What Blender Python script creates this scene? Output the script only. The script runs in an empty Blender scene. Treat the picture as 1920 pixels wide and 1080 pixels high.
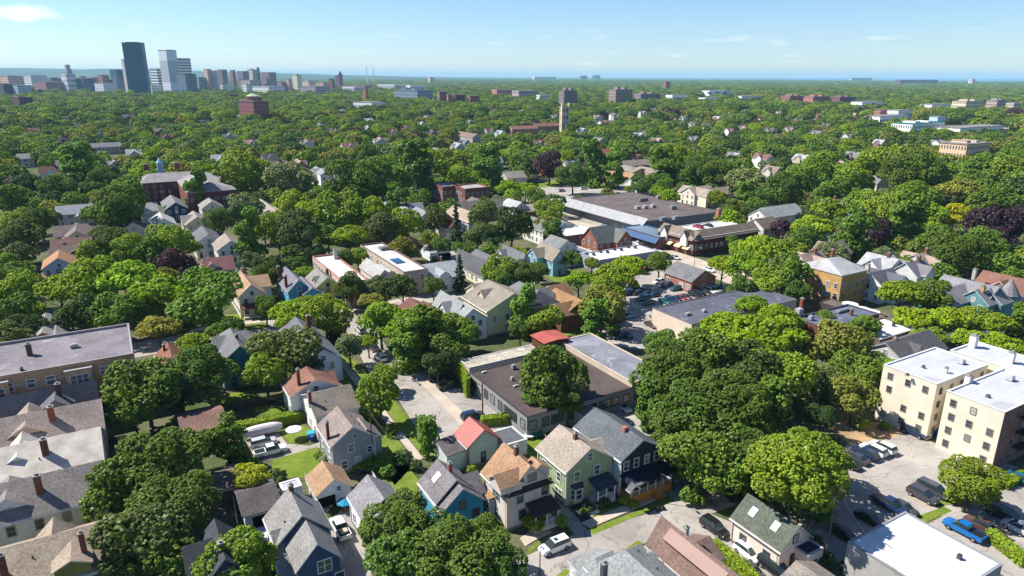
import bpy, math, random
import numpy as np
from mathutils import Matrix, Vector

R = math.radians
# ------------------------------------------------------------------ camera
F_PX, CAM_H = 1280.0, 65.0
PITCH = math.atan(398 / F_PX)
ROLL = R(0.2)
sc = bpy.context.scene
cam_data = bpy.data.cameras.new("camera")
cam = bpy.data.objects.new("camera", cam_data)
sc.collection.objects.link(cam)
cam_data.sensor_width = 36.0
cam_data.lens = 36.0 * F_PX / 1920.0
cam_data.clip_start = 1.0
cam_data.clip_end = 200000.0
cam.location = (0, 0, CAM_H)
cam.matrix_world = (Matrix.Translation((0, 0, CAM_H)) @ Matrix.Rotation(R(90) - PITCH, 4, 'X') @ Matrix.Rotation(ROLL, 4, 'Z'))
sc.camera = cam
# ------------------------------------------------------------------ world, sun
SUN_EL, SUN_AZ = 48.0, 165.0      # azimuth of the direction TO the sun, measured from +X counter-clockwise
w = bpy.data.worlds.new("World"); sc.world = w; w.use_nodes = True
nt = w.node_tree; nt.nodes.clear()
def nn(t, typ, **kw):
    n = t.nodes.new(typ)
    for k, v in kw.items(): setattr(n, k, v)
    return n
wo = nn(nt, 'ShaderNodeOutputWorld'); bg = nn(nt, 'ShaderNodeBackground'); bg.inputs[1].default_value = 0.084
sky = nn(nt, 'ShaderNodeTexSky', sky_type='NISHITA', sun_disc=False)
sky.sun_elevation = R(SUN_EL); sky.sun_rotation = R(90 - SUN_AZ)
sky.altitude = 100; sky.air_density = 1.0; sky.dust_density = 0.05; sky.ozone_density = 5.0
# small fair-weather clouds, laid out by direction in the sky
tc = nn(nt, 'ShaderNodeTexCoord'); sep = nn(nt, 'ShaderNodeSeparateXYZ'); nt.links.new(tc.outputs['Generated'], sep.inputs[0])
mp = nn(nt, 'ShaderNodeMapping'); mp.inputs['Scale'].default_value = (7, 7, 55)
nt.links.new(tc.outputs['Generated'], mp.inputs[0])
nz = nn(nt, 'ShaderNodeTexNoise'); nz.inputs['Scale'].default_value = 2.2; nz.inputs['Detail'].default_value = 6
nt.links.new(mp.outputs[0], nz.inputs[0])
rp = nn(nt, 'ShaderNodeMapRange'); rp.inputs[1].default_value = .60; rp.inputs[2].default_value = .80; rp.inputs[3].default_value = 0; rp.inputs[4].default_value = .5
nt.links.new(nz.outputs[0], rp.inputs[0])
b1 = nn(nt, 'ShaderNodeMapRange'); b1.inputs[1].default_value = .004; b1.inputs[2].default_value = .02
b2 = nn(nt, 'ShaderNodeMapRange'); b2.inputs[1].default_value = .075; b2.inputs[2].default_value = .03
for b in (b1, b2): nt.links.new(sep.outputs[2], b.inputs[0])
m1 = nn(nt, 'ShaderNodeMath', operation='MULTIPLY'); m2 = nn(nt, 'ShaderNodeMath', operation='MULTIPLY')
nt.links.new(b1.outputs[0], m1.inputs[0]); nt.links.new(b2.outputs[0], m1.inputs[1])
nt.links.new(m1.outputs[0], m2.inputs[0]); nt.links.new(rp.outputs[0], m2.inputs[1])
mx = nn(nt, 'ShaderNodeMixRGB'); mx.inputs[2].default_value = (8.6, 8.7, 8.9, 1)
tint = nn(nt, 'ShaderNodeMixRGB', blend_type='MULTIPLY'); tint.inputs[0].default_value = 1; tint.inputs[2].default_value = (.78, .86, .97, 1); nt.links.new(sky.outputs[0], tint.inputs[1])
# one small cumulus low in the upper left of the view
cd = Vector((-.555, .829, .066)); dn_ = nn(nt, 'ShaderNodeVectorMath', operation='SUBTRACT'); dn_.inputs[1].default_value = cd; nt.links.new(tc.outputs['Generated'], dn_.inputs[0])
ds = nn(nt, 'ShaderNodeVectorMath', operation='MULTIPLY'); ds.inputs[1].default_value = (1, 1, 3.2); nt.links.new(dn_.outputs[0], ds.inputs[0])
dl = nn(nt, 'ShaderNodeVectorMath', operation='LENGTH'); nt.links.new(ds.outputs[0], dl.inputs[0])
n3 = nn(nt, 'ShaderNodeTexNoise'); n3.inputs['Scale'].default_value = 45; n3.inputs['Detail'].default_value = 5; nt.links.new(tc.outputs['Generated'], n3.inputs[0])
n4 = nn(nt, 'ShaderNodeMath', operation='MULTIPLY_ADD'); n4.inputs[1].default_value = .05; nt.links.new(n3.outputs[0], n4.inputs[0]); nt.links.new(dl.outputs['Value'], n4.inputs[2])
n5 = nn(nt, 'ShaderNodeMapRange'); n5.inputs[1].default_value = .062; n5.inputs[2].default_value = .042; n5.inputs[3].default_value = 0; n5.inputs[4].default_value = .8; nt.links.new(n4.outputs[0], n5.inputs[0])
n6 = nn(nt, 'ShaderNodeMath', operation='MAXIMUM'); nt.links.new(n5.outputs[0], n6.inputs[0]); nt.links.new(m2.outputs[0], n6.inputs[1])
nt.links.new(n6.outputs[0], mx.inputs[0]); nt.links.new(tint.outputs[0], mx.inputs[1])
nt.links.new(mx.outputs[0], bg.inputs[0]); nt.links.new(bg.outputs[0], wo.inputs[0])
sl = bpy.data.lights.new("sun", 'SUN'); sl.energy = 5.0; sl.angle = R(0.5); sl.color = (1.0, .95, .86)
so = bpy.data.objects.new("sun", sl); sc.collection.objects.link(so)
sd = Vector((math.cos(R(SUN_EL)) * math.cos(R(SUN_AZ)), math.cos(R(SUN_EL)) * math.sin(R(SUN_AZ)), math.sin(R(SUN_EL))))
so.rotation_euler = sd.to_track_quat('Z', 'Y').to_euler(); so.location = (0, 0, 200)
sc.view_settings.view_transform = 'Standard'; sc.view_settings.look = 'None'
sc.view_settings.exposure = 0.90; sc.view_settings.gamma = 1.0
sc.cycles.max_bounces = 6; sc.cycles.diffuse_bounces = 3; sc.cycles.transmission_bounces = 3; sc.cycles.transparent_max_bounces = 4
sc.cycles.volume_bounces = 0; sc.cycles.caustics_reflective = False; sc.cycles.caustics_refractive = False

# ------------------------------------------------------------------ surveying helpers
def P(px, py, z=0.0):
    "ground-plan point seen at photo position (px, py) at height z"
    x, y = px - 960.0, 540.0 - py
    c, s = math.cos(ROLL), math.sin(ROLL)
    x, y = x * c - y * s, x * s + y * c
    dx, dy, dz = x, F_PX * math.cos(PITCH) + y * math.sin(PITCH), -F_PX * math.sin(PITCH) + y * math.cos(PITCH)
    t = (z - CAM_H) / dz
    return dx * t, dy * t
def PX(x, y, z):
    "photo position of a world point"
    zz = z - CAM_H
    d = y * math.cos(PITCH) - zz * math.sin(PITCH)
    h = y * math.sin(PITCH) + zz * math.cos(PITCH)
    a, b = x / d * F_PX, h / d * F_PX
    c, s = math.cos(ROLL), math.sin(ROLL)
    return 960 + a * c + b * s, 540 - (-a * s + b * c), d
GU = R(30.5)                       # the street grid: u runs up to the right, v up to the left
UX, UY = math.cos(GU), math.sin(GU)
def snap(dx, dy):
    best = max(range(4), key=lambda k: dx * math.cos(GU + k * math.pi / 2) + dy * math.sin(GU + k * math.pi / 2))
    return GU + best * math.pi / 2

def lin(c): c /= 255.0; return c / 12.92 if c <= .04045 else ((c + .055) / 1.055) ** 2.4
def C(r, g, b, k=.60): return (lin(r) * k, lin(g) * k, lin(b) * k, 1.0)

# ------------------------------------------------------------------ materials
MATS = {}
def new_mat(name):
    m = bpy.data.materials.new(name); m.use_nodes = True
    t = m.node_tree; t.nodes.clear()
    o = nn(t, 'ShaderNodeOutputMaterial'); p = nn(t, 'ShaderNodeBsdfPrincipled')
    t.links.new(p.outputs[0], o.inputs[0])
    p.inputs['Specular IOR Level'].default_value = .25
    return m, t, p, o
def noisy(kind, col, rough=.9, scale=3.0, amt=.25, scale2=.25, amt2=.2, spec=.2, bump=0):
    key = (kind, tuple(round(c, 4) for c in col))
    if key in MATS: return MATS[key]
    m, t, p, o = new_mat(kind)
    tcn = nn(t, 'ShaderNodeTexCoord')
    n1 = nn(t, 'ShaderNodeTexNoise'); n1.inputs['Scale'].default_value = scale; n1.inputs['Detail'].default_value = 3
    n2 = nn(t, 'ShaderNodeTexNoise'); n2.inputs['Scale'].default_value = scale2; n2.inputs['Detail'].default_value = 4
    for n in (n1, n2): t.links.new(tcn.outputs['Object'], n.inputs[0])
    r1 = nn(t, 'ShaderNodeMapRange'); r1.inputs[1].default_value = .3; r1.inputs[2].default_value = .7; r1.inputs[3].default_value = 1 - amt; r1.inputs[4].default_value = 1 + amt
    r2 = nn(t, 'ShaderNodeMapRange'); r2.inputs[1].default_value = .3; r2.inputs[2].default_value = .7; r2.inputs[3].default_value = 1 - amt2; r2.inputs[4].default_value = 1 + amt2
    t.links.new(n1.outputs[0], r1.inputs[0]); t.links.new(n2.outputs[0], r2.inputs[0])
    mm = nn(t, 'ShaderNodeMath', operation='MULTIPLY'); t.links.new(r1.outputs[0], mm.inputs[0]); t.links.new(r2.outputs[0], mm.inputs[1])
    vm = nn(t, 'ShaderNodeVectorMath', operation='SCALE'); vm.inputs[0].default_value = col[:3]
    t.links.new(mm.outputs[0], vm.inputs['Scale']); t.links.new(vm.outputs[0], p.inputs['Base Color'])
    p.inputs['Roughness'].default_value = rough; p.inputs['Specular IOR Level'].default_value = spec
    if bump:
        bn = nn(t, 'ShaderNodeBump'); bn.inputs['Strength'].default_value = bump; bn.inputs['Distance'].default_value = .05
        t.links.new(n1.outputs[0], bn.inputs['Height']); t.links.new(bn.outputs[0], p.inputs['Normal'])
    MATS[key] = m
    return m
def striped(kind, col, period=.2, dark=.75, amt=.08, rough=.8):
    "clapboard: thin shadow lines at a fixed vertical pitch plus weathering"
    key = (kind, tuple(round(c, 4) for c in col), period)
    if key in MATS: return MATS[key]
    m = noisy(kind + '_base', col + (0,) if len(col) == 3 else col, rough, 2.0, amt, .3, .12)
    m = m.copy(); m.name = kind
    t = m.node_tree; p = [n for n in t.nodes if n.type == 'BSDF_PRINCIPLED'][0]
    src = p.inputs['Base Color'].links[0].from_socket
    tcn = nn(t, 'ShaderNodeTexCoord'); s = nn(t, 'ShaderNodeSeparateXYZ'); t.links.new(tcn.outputs['Object'], s.inputs[0])
    d = nn(t, 'ShaderNodeMath', operation='DIVIDE'); d.inputs[1].default_value = period; t.links.new(s.outputs[2], d.inputs[0])
    f = nn(t, 'ShaderNodeMath', operation='FRACT'); t.links.new(d.outputs[0], f.inputs[0])
    g = nn(t, 'ShaderNodeMath', operation='LESS_THAN'); g.inputs[1].default_value = .22; t.links.new(f.outputs[0], g.inputs[0])
    mxn = nn(t, 'ShaderNodeMixRGB', blend_type='MULTIPLY'); mxn.inputs[2].default_value = (dark, dark, dark, 1)
    t.links.new(g.outputs[0], mxn.inputs[0]); t.links.new(src, mxn.inputs[1]); t.links.new(mxn.outputs[0], p.inputs['Base Color'])
    MATS[key] = m
    return m
def desat(r, g, b, f=.34): m = (r + g + b) / 3; return r + (m - r) * f, g + (m - g) * f, b + (m - b) * f
def siding(r, g, b): return striped('siding', C(*desat(r, g, b, .10), .86), .22, .86)
def shingle(r, g, b): return noisy('shingles', C(*desat(r, g, b), .56), .95, 3.2, .30, .35, .16, .1, .5)
def seam_metal(r, g, b): return noisy('metal_roofing', C(*desat(r, g, b, .1), .50), .5, 6, .05, .4, .15, .4)
def sheet(kind, col, amt, amt2, wid=2.4, dark=.86):
    "flat roofing in laid strips: seams, ponding stains and patches"
    key = (kind + 's', tuple(round(c, 4) for c in col))
    if key in MATS: return MATS[key]
    m = noisy(kind, col, .85, 1.2, amt, .16, amt2, .2).copy(); m.name = kind
    t = m.node_tree; p = [n for n in t.nodes if n.type == 'BSDF_PRINCIPLED'][0]; src = p.inputs['Base Color'].links[0].from_socket
    tcn = nn(t, 'ShaderNodeTexCoord'); s = nn(t, 'ShaderNodeSeparateXYZ'); t.links.new(tcn.outputs['Object'], s.inputs[0])
    def mul(fac, colr, src):
        x = nn(t, 'ShaderNodeMixRGB', blend_type='MULTIPLY'); x.inputs[2].default_value = (*colr, 1); t.links.new(fac, x.inputs[0]); t.links.new(src, x.inputs[1]); return x.outputs[0]
    d = nn(t, 'ShaderNodeMath', operation='DIVIDE'); d.inputs[1].default_value = wid; t.links.new(s.outputs[1], d.inputs[0]); f = nn(t, 'ShaderNodeMath', operation='FRACT'); t.links.new(d.outputs[0], f.inputs[0])
    g = nn(t, 'ShaderNodeMath', operation='LESS_THAN'); g.inputs[1].default_value = .06; t.links.new(f.outputs[0], g.inputs[0]); src = mul(g.outputs[0], (dark,) * 3, src)
    n1 = nn(t, 'ShaderNodeTexNoise'); n1.inputs['Scale'].default_value = .22; n1.inputs['Detail'].default_value = 6; n1.inputs['Distortion'].default_value = .6; t.links.new(tcn.outputs['Object'], n1.inputs[0])
    r = nn(t, 'ShaderNodeMapRange'); r.inputs[1].default_value = .58; r.inputs[2].default_value = .63; r.inputs[4].default_value = .8; t.links.new(n1.outputs[0], r.inputs[0]); src = mul(r.outputs[0], (.82, .80, .77), src)
    r = nn(t, 'ShaderNodeMapRange'); r.inputs[1].default_value = .36; r.inputs[2].default_value = .34; r.inputs[4].default_value = .7; t.links.new(n1.outputs[0], r.inputs[0])
    x = nn(t, 'ShaderNodeMixRGB'); x.inputs[2].default_value = (min(1, col[0] * 1.4 + .05), min(1, col[1] * 1.4 + .05), min(1, col[2] * 1.4 + .05), 1); t.links.new(r.outputs[0], x.inputs[0]); t.links.new(src, x.inputs[1])
    t.links.new(x.outputs[0], p.inputs['Base Color']); MATS[key] = m; return m
def membrane(r, g, b): return sheet('roof_membrane', C(r, g, b, .60), .04, .08)
def tar(r, g, b): return sheet('tar_roofing', C(r, g, b, .62), .14, .25, 1.2, .9)
def paint(r, g, b): return noisy('painted_wood', C(r, g, b, .72), .7, 4, .06, .5, .08)
def stucco(r, g, b): return noisy('painted_masonry', C(*desat(r, g, b, .25), .80), .9, 3, .05, .25, .09, .15)
def concrete(r, g, b): return noisy('concrete', C(r, g, b, .6), .9, 4, .1, .25, .14, .15)
def wood(r, g, b): return noisy('weathered_wood', C(r, g, b, .6), .9, 8, .2, .7, .25)
def brick(r, g, b, mortar=1.35):
    key = ('brick', r, g, b)
    if key in MATS: return MATS[key]
    m, t, p, o = new_mat('brick')
    tcn = nn(t, 'ShaderNodeTexCoord'); s = nn(t, 'ShaderNodeSeparateXYZ'); t.links.new(tcn.outputs['Object'], s.inputs[0])
    ad = nn(t, 'ShaderNodeMath', operation='ADD'); t.links.new(s.outputs[0], ad.inputs[0]); t.links.new(s.outputs[1], ad.inputs[1])
    cb = nn(t, 'ShaderNodeCombineXYZ'); t.links.new(ad.outputs[0], cb.inputs[0]); t.links.new(s.outputs[2], cb.inputs[1])
    bt = nn(t, 'ShaderNodeTexBrick'); t.links.new(cb.outputs[0], bt.inputs[0]); bt.inputs['Scale'].default_value = 1.0
    bt.inputs['Brick Width'].default_value = .42; bt.inputs['Row Height'].default_value = .16; bt.inputs['Mortar Size'].default_value = .014
    c = C(*desat(r, g, b, .30), .72)
    bt.inputs['Color1'].default_value = (c[0] * .8, c[1] * .8, c[2] * .8, 1); bt.inputs['Color2'].default_value = (c[0] * 1.25, c[1] * 1.2, c[2] * 1.15, 1)
    bt.inputs['Mortar'].default_value = (min(1, c[0] * mortar), min(1, c[1] * mortar), min(1, c[2] * mortar), 1)
    n2 = nn(t, 'ShaderNodeTexNoise'); n2.inputs['Scale'].default_value = .35; n2.inputs['Detail'].default_value = 4; t.links.new(tcn.outputs['Object'], n2.inputs[0])
    r2 = nn(t, 'ShaderNodeMapRange'); r2.inputs[3].default_value = .75; r2.inputs[4].default_value = 1.25; t.links.new(n2.outputs[0], r2.inputs[0])
    vm = nn(t, 'ShaderNodeVectorMath', operation='SCALE'); t.links.new(bt.outputs[0], vm.inputs[0]); t.links.new(r2.outputs[0], vm.inputs['Scale'])
    t.links.new(vm.outputs[0], p.inputs['Base Color']); p.inputs['Roughness'].default_value = .92
    MATS[key] = m; return m
def glass():
    if 'glass' in MATS: return MATS['glass']
    m, t, p, o = new_mat('window_glass')
    oi = nn(t, 'ShaderNodeObjectInfo'); cr = nn(t, 'ShaderNodeValToRGB'); cr.color_ramp.interpolation = 'CONSTANT'; cr.color_ramp.elements[0].color = (.03, .045, .055, 1)
    cr.color_ramp.elements[1].position = .55; cr.color_ramp.elements[1].color = (.07, .085, .09, 1)
    x = cr.color_ramp.elements.new(.76); x.color = (.20, .21, .20, 1); x = cr.color_ramp.elements.new(.93); x.color = (.42, .41, .37, 1)
    t.links.new(oi.outputs['Random'], cr.inputs[0]); t.links.new(cr.outputs[0], p.inputs['Base Color']); p.inputs['Roughness'].default_value = .12; p.inputs['Specular IOR Level'].default_value = .7
    MATS['glass'] = m; return m
def car_glass():
    if 'cglass' in MATS: return MATS['cglass']
    m, t, p, o = new_mat('car_glass'); p.inputs['Base Color'].default_value = (.02, .035, .04, 1); p.inputs['Roughness'].default_value = .08; p.inputs['Specular IOR Level'].default_value = .8
    MATS['cglass'] = m; return m
def car_paint():
    if 'car' in MATS: return MATS['car']
    m, t, p, o = new_mat('car_paint')
    oi = nn(t, 'ShaderNodeObjectInfo'); t.links.new(oi.outputs['Color'], p.inputs['Base Color'])
    p.inputs['Roughness'].default_value = .32; p.inputs['Specular IOR Level'].default_value = .5; p.inputs['Coat Weight'].default_value = .5; p.inputs['Coat Roughness'].default_value = .08
    MATS['car'] = m; return m
def facade(r, g, b, pw, ph, wr, wg, wb, band=False):
    "far facade: wall colour with a regular grid of dark windows, pw x ph metres per window"
    key = ('facade', r, g, b, round(pw, 1), round(ph, 1), band)
    if key in MATS: return MATS[key]
    m, t, p, o = new_mat('facade'); tcn = nn(t, 'ShaderNodeTexCoord'); s = nn(t, 'ShaderNodeSeparateXYZ'); t.links.new(tcn.outputs['Object'], s.inputs[0])
    ad = nn(t, 'ShaderNodeMath', operation='ADD'); t.links.new(s.outputs[0], ad.inputs[0]); t.links.new(s.outputs[1], ad.inputs[1])
    out = []
    for src, per, lo, hi in ((ad.outputs[0], pw, .25, .75), (s.outputs[2], ph, .30, .78)):
        d = nn(t, 'ShaderNodeMath', operation='DIVIDE'); d.inputs[1].default_value = per; t.links.new(src, d.inputs[0]); f = nn(t, 'ShaderNodeMath', operation='FRACT'); t.links.new(d.outputs[0], f.inputs[0])
        a = nn(t, 'ShaderNodeMath', operation='GREATER_THAN'); a.inputs[1].default_value = lo; b_ = nn(t, 'ShaderNodeMath', operation='LESS_THAN'); b_.inputs[1].default_value = hi
        t.links.new(f.outputs[0], a.inputs[0]); t.links.new(f.outputs[0], b_.inputs[0]); c = nn(t, 'ShaderNodeMath', operation='MULTIPLY'); t.links.new(a.outputs[0], c.inputs[0]); t.links.new(b_.outputs[0], c.inputs[1]); out.append(c.outputs[0])
    if band: fac = out[1]
    else: mu = nn(t, 'ShaderNodeMath', operation='MULTIPLY'); t.links.new(out[0], mu.inputs[0]); t.links.new(out[1], mu.inputs[1]); fac = mu.outputs[0]
    mxn = nn(t, 'ShaderNodeMixRGB'); mxn.inputs[1].default_value = C(r, g, b, 1.0); mxn.inputs[2].default_value = C(wr, wg, wb, .9); t.links.new(fac, mxn.inputs[0]); t.links.new(mxn.outputs[0], p.inputs['Base Color']); p.inputs['Roughness'].default_value = .7
    MATS[key] = m; return m
def plain(name, r, g, b, rough=.6, spec=.3, metal=0, k=.6):
    key = (name, r, g, b)
    if key in MATS: return MATS[key]
    m, t, p, o = new_mat(name); p.inputs['Base Color'].default_value = C(r, g, b, k)
    p.inputs['Roughness'].default_value = rough; p.inputs['Specular IOR Level'].default_value = spec; p.inputs['Metallic'].default_value = metal
    MATS[key] = m; return m
def asphalt(r, g, b, cracks=.35, name='asphalt'):
    key = (name, r, g, b)
    if key in MATS: return MATS[key]
    m = noisy(name + '_b', C(r, g, b, .60), .95, 2.2, .08, .09, .22, .15).copy(); m.name = name
    t = m.node_tree; p = [n for n in t.nodes if n.type == 'BSDF_PRINCIPLED'][0]
    src = p.inputs['Base Color'].links[0].from_socket
    tcn = nn(t, 'ShaderNodeTexCoord')
    dn = nn(t, 'ShaderNodeTexNoise'); dn.inputs['Scale'].default_value = .4; dn.inputs['Detail'].default_value = 3; t.links.new(tcn.outputs['Object'], dn.inputs[0])
    sc_ = nn(t, 'ShaderNodeVectorMath', operation='SCALE'); sc_.inputs['Scale'].default_value = 4.0; t.links.new(dn.outputs['Color'], sc_.inputs[0])
    ad = nn(t, 'ShaderNodeVectorMath', operation='ADD'); t.links.new(tcn.outputs['Object'], ad.inputs[0]); t.links.new(sc_.outputs[0], ad.inputs[1])
    vo = nn(t, 'ShaderNodeTexVoronoi', feature='DISTANCE_TO_EDGE'); vo.inputs['Scale'].default_value = .13; t.links.new(ad.outputs[0], vo.inputs[0])
    g = nn(t, 'ShaderNodeMapRange'); g.inputs[1].default_value = .006; g.inputs[2].default_value = .014; g.inputs[3].default_value = cracks; g.inputs[4].default_value = 0
    t.links.new(vo.outputs[0], g.inputs[0])
    for (s_, lo, hi, f_, cc) in ((.45, .60, .66, .75, (.72, .70, .69, 1)), (.13, .54, .56, .6, (.84, .84, .85, 1)), (1.1, .66, .72, .8, (.62, .60, .58, 1))):
        n9 = nn(t, 'ShaderNodeTexNoise'); n9.inputs['Scale'].default_value = s_; n9.inputs['Detail'].default_value = 4; t.links.new(tcn.outputs['Object'], n9.inputs[0])
        g9 = nn(t, 'ShaderNodeMapRange'); g9.inputs[1].default_value = lo; g9.inputs[2].default_value = hi; g9.inputs[4].default_value = f_; t.links.new(n9.outputs[0], g9.inputs[0])
        x9 = nn(t, 'ShaderNodeMixRGB', blend_type='MULTIPLY'); x9.inputs[2].default_value = cc; t.links.new(g9.outputs[0], x9.inputs[0]); t.links.new(src, x9.inputs[1]); src = x9.outputs[0]
    mxn = nn(t, 'ShaderNodeMixRGB', blend_type='MULTIPLY'); mxn.inputs[2].default_value = (.25, .25, .25, 1)
    t.links.new(g.outputs[0], mxn.inputs[0]); t.links.new(src, mxn.inputs[1]); t.links.new(mxn.outputs[0], p.inputs['Base Color'])
    MATS[key] = m; return m
def grass_mat(name, c1, c2, sc1=.25, sc2=4):
    if name in MATS: return MATS[name]
    m, t, p, o = new_mat(name)
    tcn = nn(t, 'ShaderNodeTexCoord')
    n1 = nn(t, 'ShaderNodeTexNoise'); n1.inputs['Scale'].default_value = sc1; n1.inputs['Detail'].default_value = 6; n1.inputs['Roughness'].default_value = .7
    n2 = nn(t, 'ShaderNodeTexNoise'); n2.inputs['Scale'].default_value = sc2; n2.inputs['Detail'].default_value = 2
    for n in (n1, n2): t.links.new(tcn.outputs['Object'], n.inputs[0])
    r1 = nn(t, 'ShaderNodeMapRange'); r1.inputs[1].default_value = .38; r1.inputs[2].default_value = .62; t.links.new(n1.outputs[0], r1.inputs[0])
    mxn = nn(t, 'ShaderNodeMixRGB'); mxn.inputs[1].default_value = c1; mxn.inputs[2].default_value = c2; t.links.new(r1.outputs[0], mxn.inputs[0])
    r2 = nn(t, 'ShaderNodeMapRange'); r2.inputs[1].default_value = .3; r2.inputs[2].default_value = .7; r2.inputs[3].default_value = .75; r2.inputs[4].default_value = 1.25; t.links.new(n2.outputs[0], r2.inputs[0])
    vm = nn(t, 'ShaderNodeVectorMath', operation='SCALE'); t.links.new(mxn.outputs[0], vm.inputs[0]); t.links.new(r2.outputs[0], vm.inputs['Scale'])
    t.links.new(vm.outputs[0], p.inputs['Base Color']); p.inputs['Roughness'].default_value = .95; p.inputs['Specular IOR Level'].default_value = .1
    MATS[name] = m; return m
def leaf_mat(name, far=False):
    if name in MATS: return MATS[name]
    m, t, p, o = new_mat(name)
    t.nodes.remove(p)
    ge = nn(t, 'ShaderNodeNewGeometry'); oi = nn(t, 'ShaderNodeObjectInfo'); tcn = nn(t, 'ShaderNodeTexCoord')
    if far:
        cr = nn(t, 'ShaderNodeValToRGB'); e = cr.color_ramp; e.interpolation = 'CONSTANT'
        cols = [(0, LEAF['M']), (.20, LEAF['G']), (.40, LEAF['L']), (.52, LEAF['D']), (.66, LEAF['O']), (.78, LEAF['A']), (.84, LEAF['G']), (.95, LEAF['S']), (.985, LEAF['P'])]
        e.elements[0].position = 0; e.elements[0].color = cols[0][1]; e.elements[1].position = cols[1][0]; e.elements[1].color = cols[1][1]
        for q, c in cols[2:]:
            x = e.elements.new(q); x.color = c
        t.links.new(oi.outputs['Random'], cr.inputs[0]); base = cr.outputs[0]
    else: base = oi.outputs['Color']
    n1 = nn(t, 'ShaderNodeTexNoise'); n1.inputs['Scale'].default_value = 2.2; n1.inputs['Detail'].default_value = 2; t.links.new(tcn.outputs['Object'], n1.inputs[0])
    r1 = nn(t, 'ShaderNodeMapRange'); r1.inputs[1].default_value = .3; r1.inputs[2].default_value = .7; r1.inputs[3].default_value = .75; r1.inputs[4].default_value = 1.25; t.links.new(n1.outputs[0], r1.inputs[0])
    r2 = nn(t, 'ShaderNodeMapRange'); r2.inputs[3].default_value = .70; r2.inputs[4].default_value = 1.30; t.links.new(ge.outputs['Random Per Island'], r2.inputs[0])
    mm = nn(t, 'ShaderNodeMath', operation='MULTIPLY'); t.links.new(r1.outputs[0], mm.inputs[0]); t.links.new(r2.outputs[0], mm.inputs[1])
    vm = nn(t, 'ShaderNodeVectorMath', operation='SCALE'); t.links.new(base, vm.inputs[0]); t.links.new(mm.outputs[0], vm.inputs['Scale'])
    d = nn(t, 'ShaderNodeBsdfDiffuse'); tr = nn(t, 'ShaderNodeBsdfTranslucent'); gl = nn(t, 'ShaderNodeBsdfGlossy'); gl.inputs['Roughness'].default_value = .45
    gl.inputs['Color'].default_value = (.9, .95, 1, 1)
    t.links.new(vm.outputs[0], d.inputs[0])
    tv = nn(t, 'ShaderNodeMixRGB', blend_type='MULTIPLY'); tv.inputs[0].default_value = 1; tv.inputs[2].default_value = (1.5, 1.6, .55, 1)
    t.links.new(vm.outputs[0], tv.inputs[1]); t.links.new(tv.outputs[0], tr.inputs[0])
    a = nn(t, 'ShaderNodeMixShader'); a.inputs[0].default_value = .30; t.links.new(d.outputs[0], a.inputs[1]); t.links.new(tr.outputs[0], a.inputs[2])
    b = nn(t, 'ShaderNodeMixShader'); b.inputs[0].default_value = .015; t.links.new(a.outputs[0], b.inputs[1]); t.links.new(gl.outputs[0], b.inputs[2])
    t.links.new(b.outputs[0], o.inputs[0])
    MATS[name] = m; return m
LEAF = {  # base colours of the kinds of foliage
 'M': (.118, .188, .024, 1), 'G': (.138, .228, .024, 1), 'L': (0.245, 0.347, 0.012, 1), 'A': (.225, .300, .020, 1), 'D': (0.071, 0.121, 0.024, 1),
 'O': (0.245, 0.252, 0.040, 1), 'P': (0.082, 0.038, 0.052, 1), 'Y': (0.422, 0.414, 0.012, 1), 'S': (0.205, 0.246, 0.095, 1), 'C': (0.068, 0.106, 0.042, 1), 'K': (0.135, 0.168, 0.042, 1),
 'V': (0.217, 0.302, 0.020, 1), 'T': (0.068, 0.146, 0.140, 1), 'R': (0.251, 0.090, 0.080, 1)}

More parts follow.
